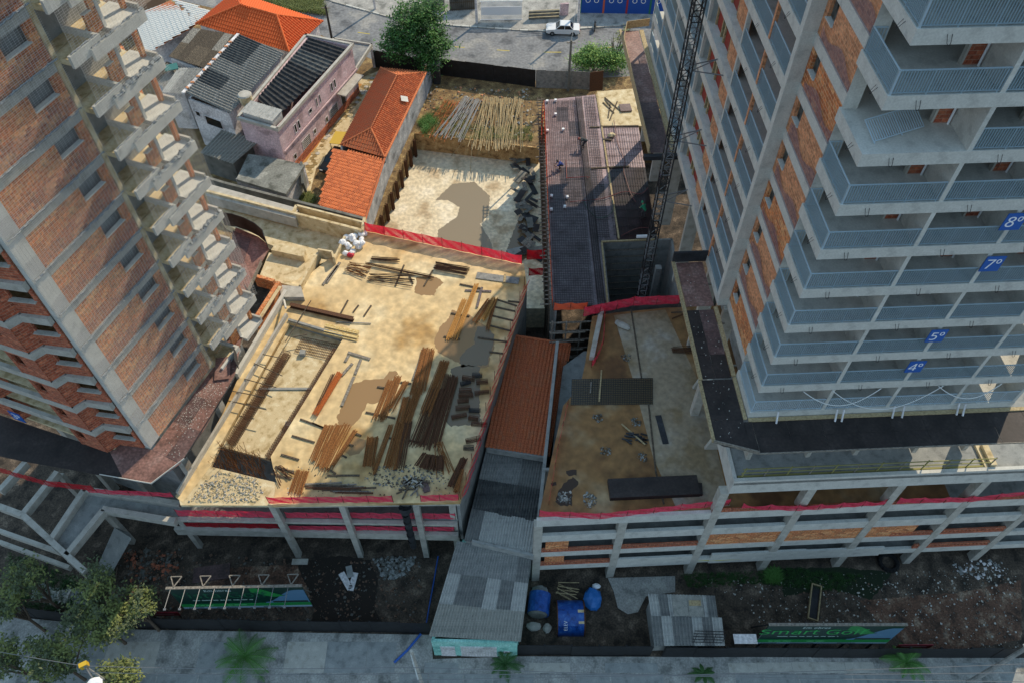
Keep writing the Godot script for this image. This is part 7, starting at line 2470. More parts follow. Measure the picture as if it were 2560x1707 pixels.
	for q in [[Vector3(-15.51, 9.72, -32.86), Vector3(-14.54, 9.72, -32.38)], [Vector3(-10.80, 9.72, -36.25), Vector3(-9.93, 9.72, -36.08)], [Vector3(-11.46, 9.72, -33.84), Vector3(-9.11, 9.72, -33.27)], [Vector3(-8.98, 9.72, -36.69), Vector3(-8.11, 9.72, -36.56)], [Vector3(-7.91, 9.72, -31.31), Vector3(-6.45, 9.72, -30.95)], [Vector3(-13.69, 9.72, -28.30), Vector3(-11.31, 9.72, -28.30)], [Vector3(-9.43, 9.72, -31.50), Vector3(-8.87, 9.72, -31.42)], [Vector3(-12.07, 9.72, -31.94), Vector3(-11.57, 9.72, -31.70)], [Vector3(-12.44, 9.72, -30.99), Vector3(-12.07, 9.72, -30.80)], [Vector3(-12.85, 9.72, -30.03), Vector3(-12.45, 9.72, -29.80)], [Vector3(-13.77, 9.72, -28.89), Vector3(-13.08, 9.72, -28.44)], [Vector3(-16.49, 9.72, -33.20), Vector3(-14.57, 9.72, -32.43)], [Vector3(-16.89, 9.72, -31.71), Vector3(-15.06, 9.72, -31.12)], [Vector3(-17.43, 9.72, -30.07), Vector3(-16.01, 9.72, -29.62)], [Vector3(-17.68, 9.72, -29.05), Vector3(-16.20, 9.72, -28.57)], [Vector3(-17.90, 9.72, -28.45), Vector3(-16.31, 9.72, -28.01)], [Vector3(-4.63, 9.72, -47.19), Vector3(-2.72, 9.72, -46.66)], [Vector3(-5.26, 9.72, -43.86), Vector3(-3.64, 9.72, -43.51)], [Vector3(-5.74, 9.72, -41.33), Vector3(-4.38, 9.72, -41.04)], [Vector3(-1.37, 9.72, -45.42), Vector3(0.42, 9.72, -44.66)], [Vector3(-1.51, 9.72, -44.56), Vector3(0.26, 9.72, -44.06)], [Vector3(-1.81, 9.72, -43.61), Vector3(0.11, 9.72, -43.02)], [Vector3(-1.83, 9.72, -42.48), Vector3(-0.05, 9.72, -41.90)], [Vector3(-2.89, 9.72, -41.23), Vector3(-0.42, 9.72, -40.76)], [Vector3(-1.89, 9.72, -39.74), Vector3(-0.71, 9.72, -39.55)], [Vector3(-0.36, 9.72, -45.22), Vector3(0.65, 9.72, -45.07)], [Vector3(-13.67, 9.72, -43.95), Vector3(-13.30, 9.72, -44.75)], [Vector3(-12.70, 9.72, -43.50), Vector3(-12.21, 9.72, -44.70)], [Vector3(-14.78, 9.72, -43.65), Vector3(-14.30, 9.72, -45.31)], [Vector3(-7.77, 9.72, -46.97), Vector3(-7.13, 9.72, -48.84)], [Vector3(-9.16, 9.72, -48.19), Vector3(-8.77, 9.72, -47.23)], [Vector3(-10.32, 9.72, -46.92), Vector3(-9.75, 9.72, -49.49)]]:
		batten(q[0], q[1], 0.13, 0.09, M.timber_dark, bl, bg)
	var pl := "grey plank lying on the sunlit slab"
	for q in [[Vector3(-13.59, 9.74, -39.67), Vector3(-11.67, 9.74, -38.98)], [Vector3(-13.80, 9.74, -37.33), Vector3(-13.08, 9.74, -38.54)], [Vector3(-12.73, 9.74, -37.46), Vector3(-12.43, 9.74, -38.95)], [Vector3(-13.42, 9.74, -34.41), Vector3(-12.78, 9.74, -37.24)], [Vector3(-13.69, 9.74, -38.72), Vector3(-13.48, 9.74, -39.40)], [Vector3(-7.99, 9.74, -36.89), Vector3(-7.55, 9.74, -38.85)], [Vector3(-16.73, 9.74, -47.11), Vector3(-15.58, 9.74, -49.80)], [Vector3(-16.44, 9.74, -47.32), Vector3(-15.69, 9.74, -49.36)]]:
		batten(q[0], q[1], 0.24, 0.05, M.timber_gray, pl, "grey planks on the slab", "grey_plank")
	batten(Vector3(-3.16, 9.73, -48.24), Vector3(0.62, 9.73, -47.55), 0.75, 0.05, M.fc_gray, "long wide grey panel at the slab's rear right corner", "", "wide_board")
	batten(Vector3(-0.61, 9.80, -48.29), Vector3(-0.68, 9.80, -47.33), 0.2, 0.05, M.timber, "short pale plank across the wide grey panel", "", "pale_plank")
	batten(Vector3(-4.13, 9.74, -46.44), Vector3(-1.81, 9.74, -46.33), 0.18, 0.05, tint(M.timber_gray, "d8cfe0"), "lilac-grey plank in a T with another", "planks laid as a T", "pale_plank")
	batten(Vector3(-2.64, 9.79, -46.76), Vector3(-3.01, 9.79, -44.45), 0.2, 0.05, tint(M.timber_gray, "d8cfe0"), "lilac-grey plank in a T with another", "planks laid as a T", "pale_plank")
	# rusty steel beam at the head of the sunken strip
	var ib := thing("steel_beam", "long rust-brown steel beam at the head of the sunken strip", "beam")
	for q in [[0.0, 0.36, 0.04], [0.3, 0.36, 0.04], [0.15, 0.05, 0.3]]:
		g = G.new()
		g.beam(Vector3(-19.16, 9.70, -44.62) + Vector3(0, q[0] + 0.02, 0), Vector3(-13.52, 9.70, -43.03) + Vector3(0, q[0] + 0.02, 0), q[1], q[2])
		put(g, "flange", M.rust_dark, ib)
	for i in 7:
		batten(Vector3(-15.86, 9.75, -42.65) + Vector3(0, 0.05 * (i % 3), i * 0.16), Vector3(-12.96, 9.75, -41.87) + Vector3(0.1 * (i % 2), 0.05 * (i % 3), i * 0.17), 0.1, 0.06, M.timber_light, "pale yellow timber in the stack by the sunken strip", "stack of pale yellow timbers", "pale_timber")
	batten(Vector3(-14.97, 9.75, -42.84), Vector3(-11.99, 9.75, -42.69), 0.06, 0.06, M.steel_gray, "thin grey pipe lying past the rusty beam", "", "thin_pipe")
	# grey and black offcuts by the front edge
	for i in 16:
		var p := Vector3(-13.90, 9.72, -27.49).lerp(Vector3(-10.96, 9.72, -26.98), i / 16.0)
		var t := rng.randf_range(-0.25, 0.3)
		batten(p - Vector3(1.6, 0, 0.5 * t), p + Vector3(1.2, 0.03 * (i % 4), -0.9 * t), 0.12, 0.05, [M.timber_dark, M.timber_gray, M.rust_dark][i % 3], "dark board in the fan of boards behind the front pink fence", "fan of dark boards", "dark_board")
	for i in 26:
		var p := Vector3(-7.37, 9.75, -27.30) + Vector3(rng.randf_range(-0.9, 0.9), 0.04 * (i % 4), rng.randf_range(-0.6, 0.6))
		var d := Vector3(rng.randf_range(-1, 1), 0, rng.randf_range(-1, 1)).normalized() * rng.randf_range(0.2, 0.7)
		batten(p - d, p + d, 0.12, 0.04, [M.timber_gray, M.timber_dark, M.conc][i % 3], "splintered offcut in the heap by the chute", "heap of splintered offcuts", "offcut")
	g = G.new()
	g.box(Vector3(-6.34, 9.75, -27.36), Vector3(0.5, 0.05, 0.9), Basis(Vector3.UP, 0.3))
	one(g, "brown_board", M.ply, "brown square board beside the offcut heap", "board")
	rubble(PackedVector2Array([Vector2(-21.89, -28.75), Vector2(-18.93, -28.09), Vector2(-18.12, -26.95), Vector2(-18.55, -26.15), Vector2(-23.48, -26.15), Vector2(-22.95, -27.60)]), 9.68, 1300, 0.09, [M.conc, M.conc_warm, M.conc_gray, M.conc_warm], "crushed concrete lying on the broken front strip")
	rubble(PackedVector2Array([Vector2(-10.16, -29.09), Vector2(-5.69, -29.26), Vector2(-4.72, -27.93), Vector2(-8.18, -26.95), Vector2(-11.22, -27.93)]), 9.68, 700, 0.09, [M.conc_dark, M.conc_gray, M.timber_dark], "crumbs and splinters round the offcut heap")
	rubble(PackedVector2Array([Vector2(-17.39, -27.76), Vector2(-16.82, -29.60), Vector2(-8.16, -26.63), Vector2(-4.74, -28.26), Vector2(-4.37, -26.63), Vector2(-16.81, -26.15)]), 9.68, 260, 0.06, [M.conc, M.timber_dark], "fine litter along the slab front edge")
	# wet and rust stains
	for w in [
		[[Vector3(-12.78, 9.67, -36.59), Vector3(-11.82, 9.67, -36.94), Vector3(-10.39, 9.67, -37.12), Vector3(-9.95, 9.67, -37.74), Vector3(-9.53, 9.67, -37.91), Vector3(-9.28, 9.67, -37.56), Vector3(-9.66, 9.67, -37.03), Vector3(-9.85, 9.67, -35.98), Vector3(-10.46, 9.67, -34.96), Vector3(-10.85, 9.67, -34.62), Vector3(-11.44, 9.67, -34.79), Vector3(-11.64, 9.67, -34.12), Vector3(-11.95, 9.67, -33.14), Vector3(-12.43, 9.67, -32.57), Vector3(-13.40, 9.67, -32.57), Vector3(-13.66, 9.67, -33.46), Vector3(-13.34, 9.67, -34.79), Vector3(-13.20, 9.67, -35.90)], "wet"],
		[[Vector3(-5.13, 9.67, -44.30), Vector3(-4.34, 9.67, -43.80), Vector3(-3.57, 9.67, -43.70), Vector3(-3.25, 9.67, -43.11), Vector3(-2.56, 9.67, -42.81), Vector3(-1.94, 9.67, -42.23), Vector3(-1.55, 9.67, -41.56), Vector3(-1.46, 9.67, -40.24), Vector3(-1.81, 9.67, -39.22), Vector3(-1.87, 9.67, -38.22), Vector3(-3.32, 9.67, -38.05), Vector3(-5.11, 9.67, -39.04), Vector3(-6.18, 9.67, -39.77), Vector3(-6.55, 9.67, -40.89), Vector3(-6.11, 9.67, -42.43), Vector3(-5.39, 9.67, -43.31)], "wet"],
		[[Vector3(-3.00, 9.67, -42.43), Vector3(-2.09, 9.67, -42.33), Vector3(-1.55, 9.67, -41.56), Vector3(-1.53, 9.67, -40.33), Vector3(-1.89, 9.67, -39.31), Vector3(-2.02, 9.67, -38.40), Vector3(-4.20, 9.67, -38.22), Vector3(-4.38, 9.67, -39.04), Vector3(-3.82, 9.67, -39.96), Vector3(-3.18, 9.67, -40.61)], "wet_gray"],
		[[Vector3(-8.52, 9.67, -48.02), Vector3(-7.50, 9.67, -48.34), Vector3(-6.36, 9.67, -47.81), Vector3(-6.10, 9.67, -47.38), Vector3(-6.62, 9.67, -46.75), Vector3(-6.80, 9.67, -45.92), Vector3(-7.97, 9.67, -45.92), Vector3(-8.54, 9.67, -46.23)], "wet"],
		[[Vector3(-12.60, 9.67, -31.69), Vector3(-12.13, 9.67, -31.77), Vector3(-11.25, 9.67, -31.30), Vector3(-11.14, 9.67, -30.90), Vector3(-11.60, 9.67, -30.13), Vector3(-12.25, 9.67, -29.98), Vector3(-12.65, 9.67, -30.44)], "wet"],
		[[Vector3(-4.96, 9.67, -38.09), Vector3(-3.95, 9.67, -38.45), Vector3(-2.63, 9.67, -38.27), Vector3(-2.50, 9.67, -32.81), Vector3(-4.70, 9.67, -32.57), Vector3(-5.28, 9.67, -33.14), Vector3(-4.93, 9.67, -34.46)], "wet_gray"]]:
		var pp := []
		for v in w[0]:
			pp.append(Vector2(v.x, v.z))
		wet_patch(pp, 9.674 if w[1] == "wet" else 9.678, "wet_patch", M[w[1]])
	# white sacks in the corner
	for i in 16:
		g = G.new()
		blob(g, Vector3.ZERO, Vector3(rng.randf_range(0.28, 0.45), 0.24, rng.randf_range(0.24, 0.36)), i + 3)
		var p := Vector3(-14.70, 9.85, -51.94) + Vector3(rng.randf_range(-0.9, 1.0), 0.22 * (i / 7), rng.randf_range(-1.6, 1.4) * (0.9 if i < 9 else 0.5))
		var o := one(g, "sack", M.bag_white, "white plastic sack in the heap at the slab's rear corner", "sack", "heap of white sacks")
		o.position = p
		o.rotation.y = rng.randf() * 3.0
	g = G.new()
	blob(g, Vector3.ZERO, Vector3(0.35, 0.2, 0.3), 33)
	one(g, "red_sack", sm("b81f33", 0.6), "single red sack below the white sack heap", "sack").position = Vector3(-14.70, 9.85, -50.64)
	# reinforcement in the sunken strip
	for r in [[Vector3(-18.80, 9.05, -39.99), Vector3(-21.62, 9.05, -31.27), 0.65, "left"], [Vector3(-14.68, 9.05, -40.20), Vector3(-18.48, 9.05, -29.94), 0.5, "right"]]:
		var cg := G.new()
		cage(cg, r[0], r[1], r[2], 0.45, 0.2)
		stuff(one(cg, "rebar_cage", M.rust_dark, "rusty beam cage along the %s of the sunken strip" % ("wall side" if r[3] == "left" else "slab side"), "rebar cage"))
	var mg := G.new()
	cage(mg, Vector3(-18.05, 9.10, -41.00), Vector3(-14.80, 9.10, -40.16), 1.6, 0.05, 0.15)
	stuff(one(mg, "rebar_mat", M.rust_dark, "rusty bar mat at the head of the sunken strip", "rebar mat"))
	# bent bars sticking out of the opening
	var hb := G.new()
	for i in 170:
		var p := Vector3(-22.33, 9.50, -29.18).lerp(Vector3(-19.02, 9.50, -28.35), rng.randf()) + Vector3(rng.randf_range(-0.3, 0.3), 0, rng.randf_range(-2.0, 0.2))
		hb.tube(p - Vector3(rng.randf_range(-0.4, 0.4), 1.6, rng.randf_range(-0.5, 0.5)), p + Vector3(rng.randf_range(-0.3, 0.3), rng.randf_range(0.0, 0.7), rng.randf_range(-0.4, 0.4)), 0.018, 0.018, 4)
	stuff(one(hb, "starter_bars", M.rust, "rusty starter bars bristling from the square opening", "rebar"))
	for q in [[Vector3(-20.41, 10.20, -39.12), Vector3(-18.96, 10.20, -38.75)], [Vector3(-20.96, 10.20, -38.21), Vector3(-18.43, 10.20, -36.97)], [Vector3(-21.44, 10.20, -36.67), Vector3(-18.72, 10.20, -35.85)], [Vector3(-22.19, 10.20, -35.51), Vector3(-19.47, 10.20, -34.92)], [Vector3(-21.91, 10.20, -34.50), Vector3(-19.11, 10.20, -33.75)], [Vector3(-17.38, 10.10, -44.96), Vector3(-18.84, 10.10, -40.48)], [Vector3(-18.36, 9.80, -41.19), Vector3(-17.21, 9.80, -41.47)]]:
		g = G.new()
		g.tube(q[0], q[1], 0.04, 0.04, 5)
		one(g, "prop_pole", M.timber_dark, "dark pole laid across the sunken strip wall", "pole", "poles across the sunken strip wall")
	var st := G.new()
	st.tube(Vector3(-19.97, 9.70, -45.60), Vector3(-19.09, 9.70, -43.34) + Vector3(0, 1.3, 0), 0.09, 0.09, 6)
	one(st, "steel_strut", M.conc_white, "white diagonal strut at the end of the orange rim wall", "strut")
	# ----- brown slab (level B)
	var yb := 11.15
	var mesh_y := yb + 0.03
	g = G.new()
	g.prism([Vector2(4.71, -35.95), Vector2(11.06, -36.07), Vector2(10.80, -33.64), Vector2(4.54, -33.57)], yb + 0.004, yb + 0.012)
	struct(g, "grid_patch", M.wet_gray)  # flat darker patch under the steel grid
	g = G.new()
	var a0 := Vector3(4.70, 11.20, -35.92)
	var a1 := Vector3(11.05, 11.20, -36.03)
	var a2 := Vector3(10.79, 11.20, -33.61)
	var a3 := Vector3(4.53, 11.20, -33.53)
	for i in 36:
		g.beam(a0.lerp(a1, i / 35.0), a3.lerp(a2, i / 35.0), 0.03, 0.03)
	for i in 15:
		g.beam(a0.lerp(a3, i / 14.0) + Vector3(0, 0.03, 0), a1.lerp(a2, i / 14.0) + Vector3(0, 0.03, 0), 0.03, 0.03)
	stuff(one(g, "steel_grid", M.steel_dark, "dark steel grid laid across the brown slab", "steel grid"))
	batten(Vector3(7.07, 11.30, -36.73), Vector3(6.69, 11.30, -33.80), 0.12, 0.1, M.timber, "pale batten on the steel grid", "", "pale_batten")
	batten(Vector3(6.18, 11.30, -35.58), Vector3(6.06, 11.30, -34.57), 0.08, 0.08, M.timber_gray, "short grey batten on the steel grid", "", "short_batten")
	# joints and timber edges on the slab
	for q in [[Vector3(10.00, 11.16, -43.10), Vector3(10.18, 11.16, -36.06)], [Vector3(10.48, 11.16, -33.56), Vector3(10.40, 11.16, -27.78)], [Vector3(10.40, 11.16, -27.78), Vector3(10.69, 11.16, -25.26)]]:
		g = G.new()
		g.beam(q[0], q[1], 0.12, 0.1)
		one(g, "joint_board", M.timber_dark, "dark joint board across the brown slab", "board", "joint boards of the brown slab")
	g = G.new()
	g.beam(Vector3(6.87, 11.35, -26.28), Vector3(13.25, 11.35, -26.60), 1.5, 0.5)
	g.beam(Vector3(13.01, 11.30, -26.38), Vector3(13.51, 11.30, -26.34), 0.9, 0.3)
	one(g, "black_formwork", M.ply_dark, "long black formwork box near the brown slab front", "formwork")
	for q in [[Vector3(11.10, 11.20, -32.60), Vector3(11.39, 11.20, -30.13), 0.45, "black_board", "narrow black board on the pale half of the slab"], [Vector3(8.24, 11.30, -31.79), Vector3(9.84, 11.30, -30.00), 0.12, "timber", "pale stick crossing the tool heap"], [Vector3(13.29, 11.30, -42.61), Vector3(14.90, 11.30, -42.70), 0.1, "timber_dark", "dark stick near the pink fence on the slab"], [Vector3(13.27, 11.30, -41.95), Vector3(14.83, 11.30, -42.70), 0.1, "rust_dark", "rusty stick near the pink fence on the slab"]]:
		batten(q[0], q[1], q[2], 0.05, M[q[3]], q[4], "", "loose_board")
	bundle(Vector3(12.95, 11.25, -38.74), Vector3(15.28, 11.25, -38.66), 0.5, 12, M.rust_dark, "dark starter bars lying at the slab's right edge", "", 0.03, 0.3)
	for i in 14:
		var p := Vector3(8.88, 11.25, -30.62) + Vector3(rng.randf_range(-0.8, 0.8), 0.03 * (i % 3), rng.randf_range(-0.4, 0.4))
		batten(p, p + Vector3(rng.randf_range(0.3, 0.9), 0, rng.randf_range(-0.1, 0.4)), 0.12, 0.05, M.black_board, "black offcut in the heap on the brown slab", "black offcuts on the brown slab", "black_offcut")
	for q in [[Vector3(6.50, 11.15, -32.35), "beside the tool heap, left"], [Vector3(9.37, 11.15, -32.01), "right of the tool heap"], [Vector3(6.88, 11.15, -29.57), "below the tool heap"], [Vector3(9.54, 11.15, -29.06), "near the pale half"], [Vector3(9.20, 11.15, -38.04), "behind the steel grid"]]:
		var c := Vector2(q[0].x, q[0].z)
		rubble(circle(c, 0.45), yb + 0.02, 70, 0.1, [M.conc_gray, M.conc_dark, M.timber_dark], "small rubble pile on the brown slab " + q[1], "rubble_pile")
	for q in [[Vector3(3.72, 11.20, -25.80), 0.6, "at the front corner by the oily stain"], [Vector3(5.50, 11.20, -25.56), 0.6, "in the middle of the front edge"]]:
		rubble(circle(Vector2(q[0].x, q[0].z), q[1]), yb + 0.02, 110, 0.11, [M.conc, M.conc_dark, M.conc_gray], "pale rubble pile on the brown slab " + q[2], "rubble_pile")
	for w in [[[Vector3(3.69, 11.15, -26.94), Vector3(4.44, 11.15, -27.43), Vector3(4.79, 11.15, -27.03), Vector3(4.62, 11.15, -26.62), Vector3(4.25, 11.15, -26.38), Vector3(4.27, 11.15, -25.19), Vector3(3.40, 11.15, -25.11), Vector3(3.06, 11.15, -25.43), Vector3(3.30, 11.15, -26.30)], "wet"], [[Vector3(3.88, 11.15, -27.93), Vector3(4.62, 11.15, -28.01), Vector3(4.67, 11.15, -27.60), Vector3(4.08, 11.15, -27.52)], "wet"], [[Vector3(2.81, 11.15, -26.94), Vector3(3.18, 11.15, -26.99), Vector3(3.17, 11.15, -26.70), Vector3(2.88, 11.15, -26.66)], "wet"]]:
		var pp := []
		for v in w[0]:
			pp.append(Vector2(v.x, v.z))
		wet_patch(pp, yb + 0.004, "oily_stain", sm("3a2718", 0.5))
	g = G.new()
	blob(g, Vector3.ZERO, Vector3(0.75, 0.14, 0.35), 77)
	var bo := one(g, "cement_bag", M.conc, "pale grey bag lying near the pink fence on the brown slab", "bag")
	bo.position = Vector3(9.16, 11.28, -41.27)
	bo.rotation.y = -0.6
	for q in [[Vector3(14.17, 11.15, -35.12), Vector3(14.00, 15.00, -35.26)], [Vector3(14.31, 11.15, -29.77), Vector3(14.03, 15.00, -29.47)]]:
		g = G.new()
		g.hexa([q[0] + Vector3(-0.1, 0, 0.1), q[0] + Vector3(1.4, 0, 0.1), q[0] + Vector3(1.4, 0, -0.15), q[0] + Vector3(-0.1, 0, -0.15), q[0] + Vector3(0.9, 4.2, 0.1), q[0] + Vector3(1.4, 4.2, 0.1), q[0] + Vector3(1.4, 4.2, -0.15), q[0] + Vector3(0.9, 4.2, -0.15)])
		one(g, "fin_support", M.conc, "tapered concrete fin rising from the brown slab edge", "fin", "tapered fins at the brown slab edge")

func circle(c: Vector2, r: float) -> PackedVector2Array:
	var o := PackedVector2Array()
	for i in 10:
		o.append(c + Vector2(cos(TAU * i / 10), sin(TAU * i / 10)) * r * rng.randf_range(0.7, 1.1))
	return o

func cage(g: G, a: Vector3, b: Vector3, w: float, h: float, step: float) -> void:
	var f := (b - a).normalized()
	var s := f.cross(Vector3.UP).normalized()
	var L := a.distance_to(b)
	for i in 7:
		var o := s * (w * (i / 6.0 - 0.5))
		g.beam(a + o, b + o, 0.03, 0.03)
		if h > 0.1:
			g.beam(a + o + Vector3(0, h, 0), b + o + Vector3(0, h, 0), 0.03, 0.03)
	var t := 0.0
	while t < L:
		var p := a + f * t + f * rng.randf_range(-0.02, 0.02)
		var q0 := p - s * w / 2
		var q1 := p + s * w / 2
		g.beam(q0, q1, 0.02, 0.02)
		if h > 0.1:
			g.beam(q0 + Vector3(0, h, 0), q1 + Vector3(0, h, 0), 0.02, 0.02)
			g.beam(q0, q0 + Vector3(0, h + 0.15 * rng.randf(), 0), 0.02, 0.02)
			g.beam(q1, q1 + Vector3(0, h + 0.15 * rng.randf(), 0), 0.02, 0.02)
		t += step

# ---------------------------------------------------------------- people
func body(bones: Array, cols: Array, cell: float) -> G:
	var mn := Vector3(9, 9, 9)
	var mx := -mn
	for b in bones:
		for p in [b[0], b[1]]:
			var r: float = maxf(b[2], b[3]) + cell * 2
			mn = mn.min(p - Vector3.ONE * r)
			mx = mx.max(p + Vector3.ONE * r)
	var n := Vector3i(((mx - mn) / cell).ceil()) + Vector3i.ONE
	var F := PackedFloat32Array()
	F.resize(n.x * n.y * n.z)
	var I := PackedByteArray()
	I.resize(F.size())
	var k := 0
	for z in n.z:
		for y in n.y:
			for x in n.x:
				var p := mn + Vector3(x, y, z) * cell
				var e := 0.0
				var best := 9.0
				var bi := 0
				for i in bones.size():
					var b = bones[i]
					var ab: Vector3 = b[1] - b[0]
					var t: float = clampf((p - b[0]).dot(ab) / maxf(ab.length_squared(), 0.00001), 0, 1)
					var d: float = p.distance_to(b[0] + ab * t) - lerpf(b[2], b[3], t)
					if d < best:
						best = d
						bi = i
					if d < 0.3:
						e += exp(-d * 42.0)
				F[k] = best if e <= 0.0 else -log(e) / 42.0
				I[k] = bones[bi][4]
				k += 1
	var g := G.new()
	g.col = Color.WHITE
	var vid := {}
	var vp := []
	var vc := []
	var sx := 1
	var sy := n.x
	var sz := n.x * n.y
	for z in n.z - 1:
		for y in n.y - 1:
			for x in n.x - 1:
				var b0 := x + y * sy + z * sz
				var m := 0
				var s := Vector3.ZERO
				for e in [[0, 1], [2, 3], [4, 5], [6, 7], [0, 2], [1, 3], [4, 6], [5, 7], [0, 4], [1, 5], [2, 6], [3, 7]]:
					var ia: int = b0 + (e[0] & 1) + ((e[0] >> 1) & 1) * sy + (e[0] >> 2) * sz
					var ib: int = b0 + (e[1] & 1) + ((e[1] >> 1) & 1) * sy + (e[1] >> 2) * sz
					var fa := F[ia]
					var fb := F[ib]
					if (fa < 0) != (fb < 0):
						var t := fa / (fa - fb)
						s += Vector3(e[0] & 1, (e[0] >> 1) & 1, e[0] >> 2).lerp(Vector3(e[1] & 1, (e[1] >> 1) & 1, e[1] >> 2), t)
						m += 1
				if m > 0:
					vid[b0] = vp.size()
					vp.append(mn + (Vector3(x, y, z) + s / m) * cell)
					vc.append(cols[I[b0]])
	for z in range(1, n.z - 1):
		for y in range(1, n.y - 1):
			for x in range(1, n.x - 1):
				var b0 := x + y * sy + z * sz
				for ax in 3:
					var st: int = [sx, sy, sz][ax]
					if (F[b0] < 0) == (F[b0 + st] < 0):
						continue
					var u: int = [sy, sz, sx][ax]
					var w: int = [sz, sx, sy][ax]
					var q := [b0, b0 - u, b0 - u - w, b0 - w]
					if F[b0] < 0:
						q = [q[0], q[3], q[2], q[1]]
					var P := []
					var ok := true
					for i in q:
						if not vid.has(i):
							ok = false
							break
						P.append(vid[i])
					if ok:
						g.col = vc[P[0]]
						g.quad(vp[P[0]], vp[P[3]], vp[P[2]], vp[P[1]])
	return g

func fingers(g: G, h: Vector3, dir: Vector3, c: Color) -> void:
	g.col = c
	var s := dir.cross(Vector3.UP).normalized()
	if s.length() < 0.5:
		s = Vector3.RIGHT
	for i in 4:
		var b := h + s * (0.03 - i * 0.02)
		var l: float = [0.07, 0.085, 0.08, 0.06][i]
		var m := b + dir * l * 0.55
		g.tube(b, m, 0.011, 0.01, 5)
		g.tube(m, m + (dir + Vector3(0, -0.6, 0)).normalized() * l * 0.5, 0.01, 0.008, 5)
	g.tube(h + s * 0.035 - dir * 0.03, h + s * 0.075 + dir * 0.03, 0.012, 0.009, 5)

func worker(at: Vector3, turn: float, J: Dictionary, shirt: Color, trousers: Color, cap: Color, label: String) -> void:
	var skin := Color(0.32, 0.19, 0.13)
	var boot := Color(0.03, 0.025, 0.02)
	var cols := [shirt, trousers, skin, cap, boot]
	var B := []
	var hip: Vector3 = J.hip
	var neck: Vector3 = J.neck
	var head: Vector3 = J.head
	var up := (neck - hip).normalized()
	B.append([hip, hip.lerp(neck, 0.5), 0.15, 0.145, 0])
	B.append([hip.lerp(neck, 0.5), neck - up * 0.08, 0.15, 0.13, 0])
	B.append([neck, head, 0.06, 0.065, 2])
	B.append([head, head + (head - neck).normalized() * 0.08, 0.098, 0.1, 2])
	B.append([head + (head - neck).normalized() * 0.09, head + (head - neck).normalized() * 0.12, 0.115, 0.1, 3])
	B.append([head + J.face * 0.09, head + J.face * 0.115 - Vector3(0, 0.02, 0), 0.02, 0.016, 2])
	for s in [-1, 1]:
		var side := Vector3(0, 0, s)
		var sh: Vector3 = neck - up * 0.08 + side * 0.19
		var el: Vector3 = J.elbow + side * 0.24
		var ha: Vector3 = J.hand + side * 0.14
		B.append([neck - up * 0.07, sh, 0.09, 0.075, 0])
		B.append([sh, el, 0.062, 0.05, 0])
		B.append([el, ha, 0.046, 0.034, 2])
		B.append([ha, ha + (ha - el).normalized() * 0.07, 0.036, 0.03, 2])
		var hp := hip + side * 0.1
		var kn: Vector3 = J.knee + side * 0.14 + (J.kneeb if s > 0 else Vector3.ZERO)
		var an: Vector3 = J.ankle + side * 0.13 + (J.ankleb if s > 0 else Vector3.ZERO)
		B.append([hp, kn, 0.095, 0.07, 1])
		B.append([kn, an, 0.066, 0.048, 1])
		B.append([an, an + Vector3(0.14, -0.04, 0), 0.05, 0.04, 4])
	var g := body(B, cols, 0.04)
	for s in [-1, 1]:
		var el: Vector3 = J.elbow + Vector3(0, 0, s * 0.24)
		var ha: Vector3 = J.hand + Vector3(0, 0, s * 0.14)
		fingers(g, ha + (ha - el).normalized() * 0.07, (ha - el).normalized(), skin)
	var m := sm(Color.WHITE, 0.9)
	m.vertex_color_use_as_albedo = true
	var o := one(g, "person", m, label, "person")
	o.position = at
	o.rotation.y = turn

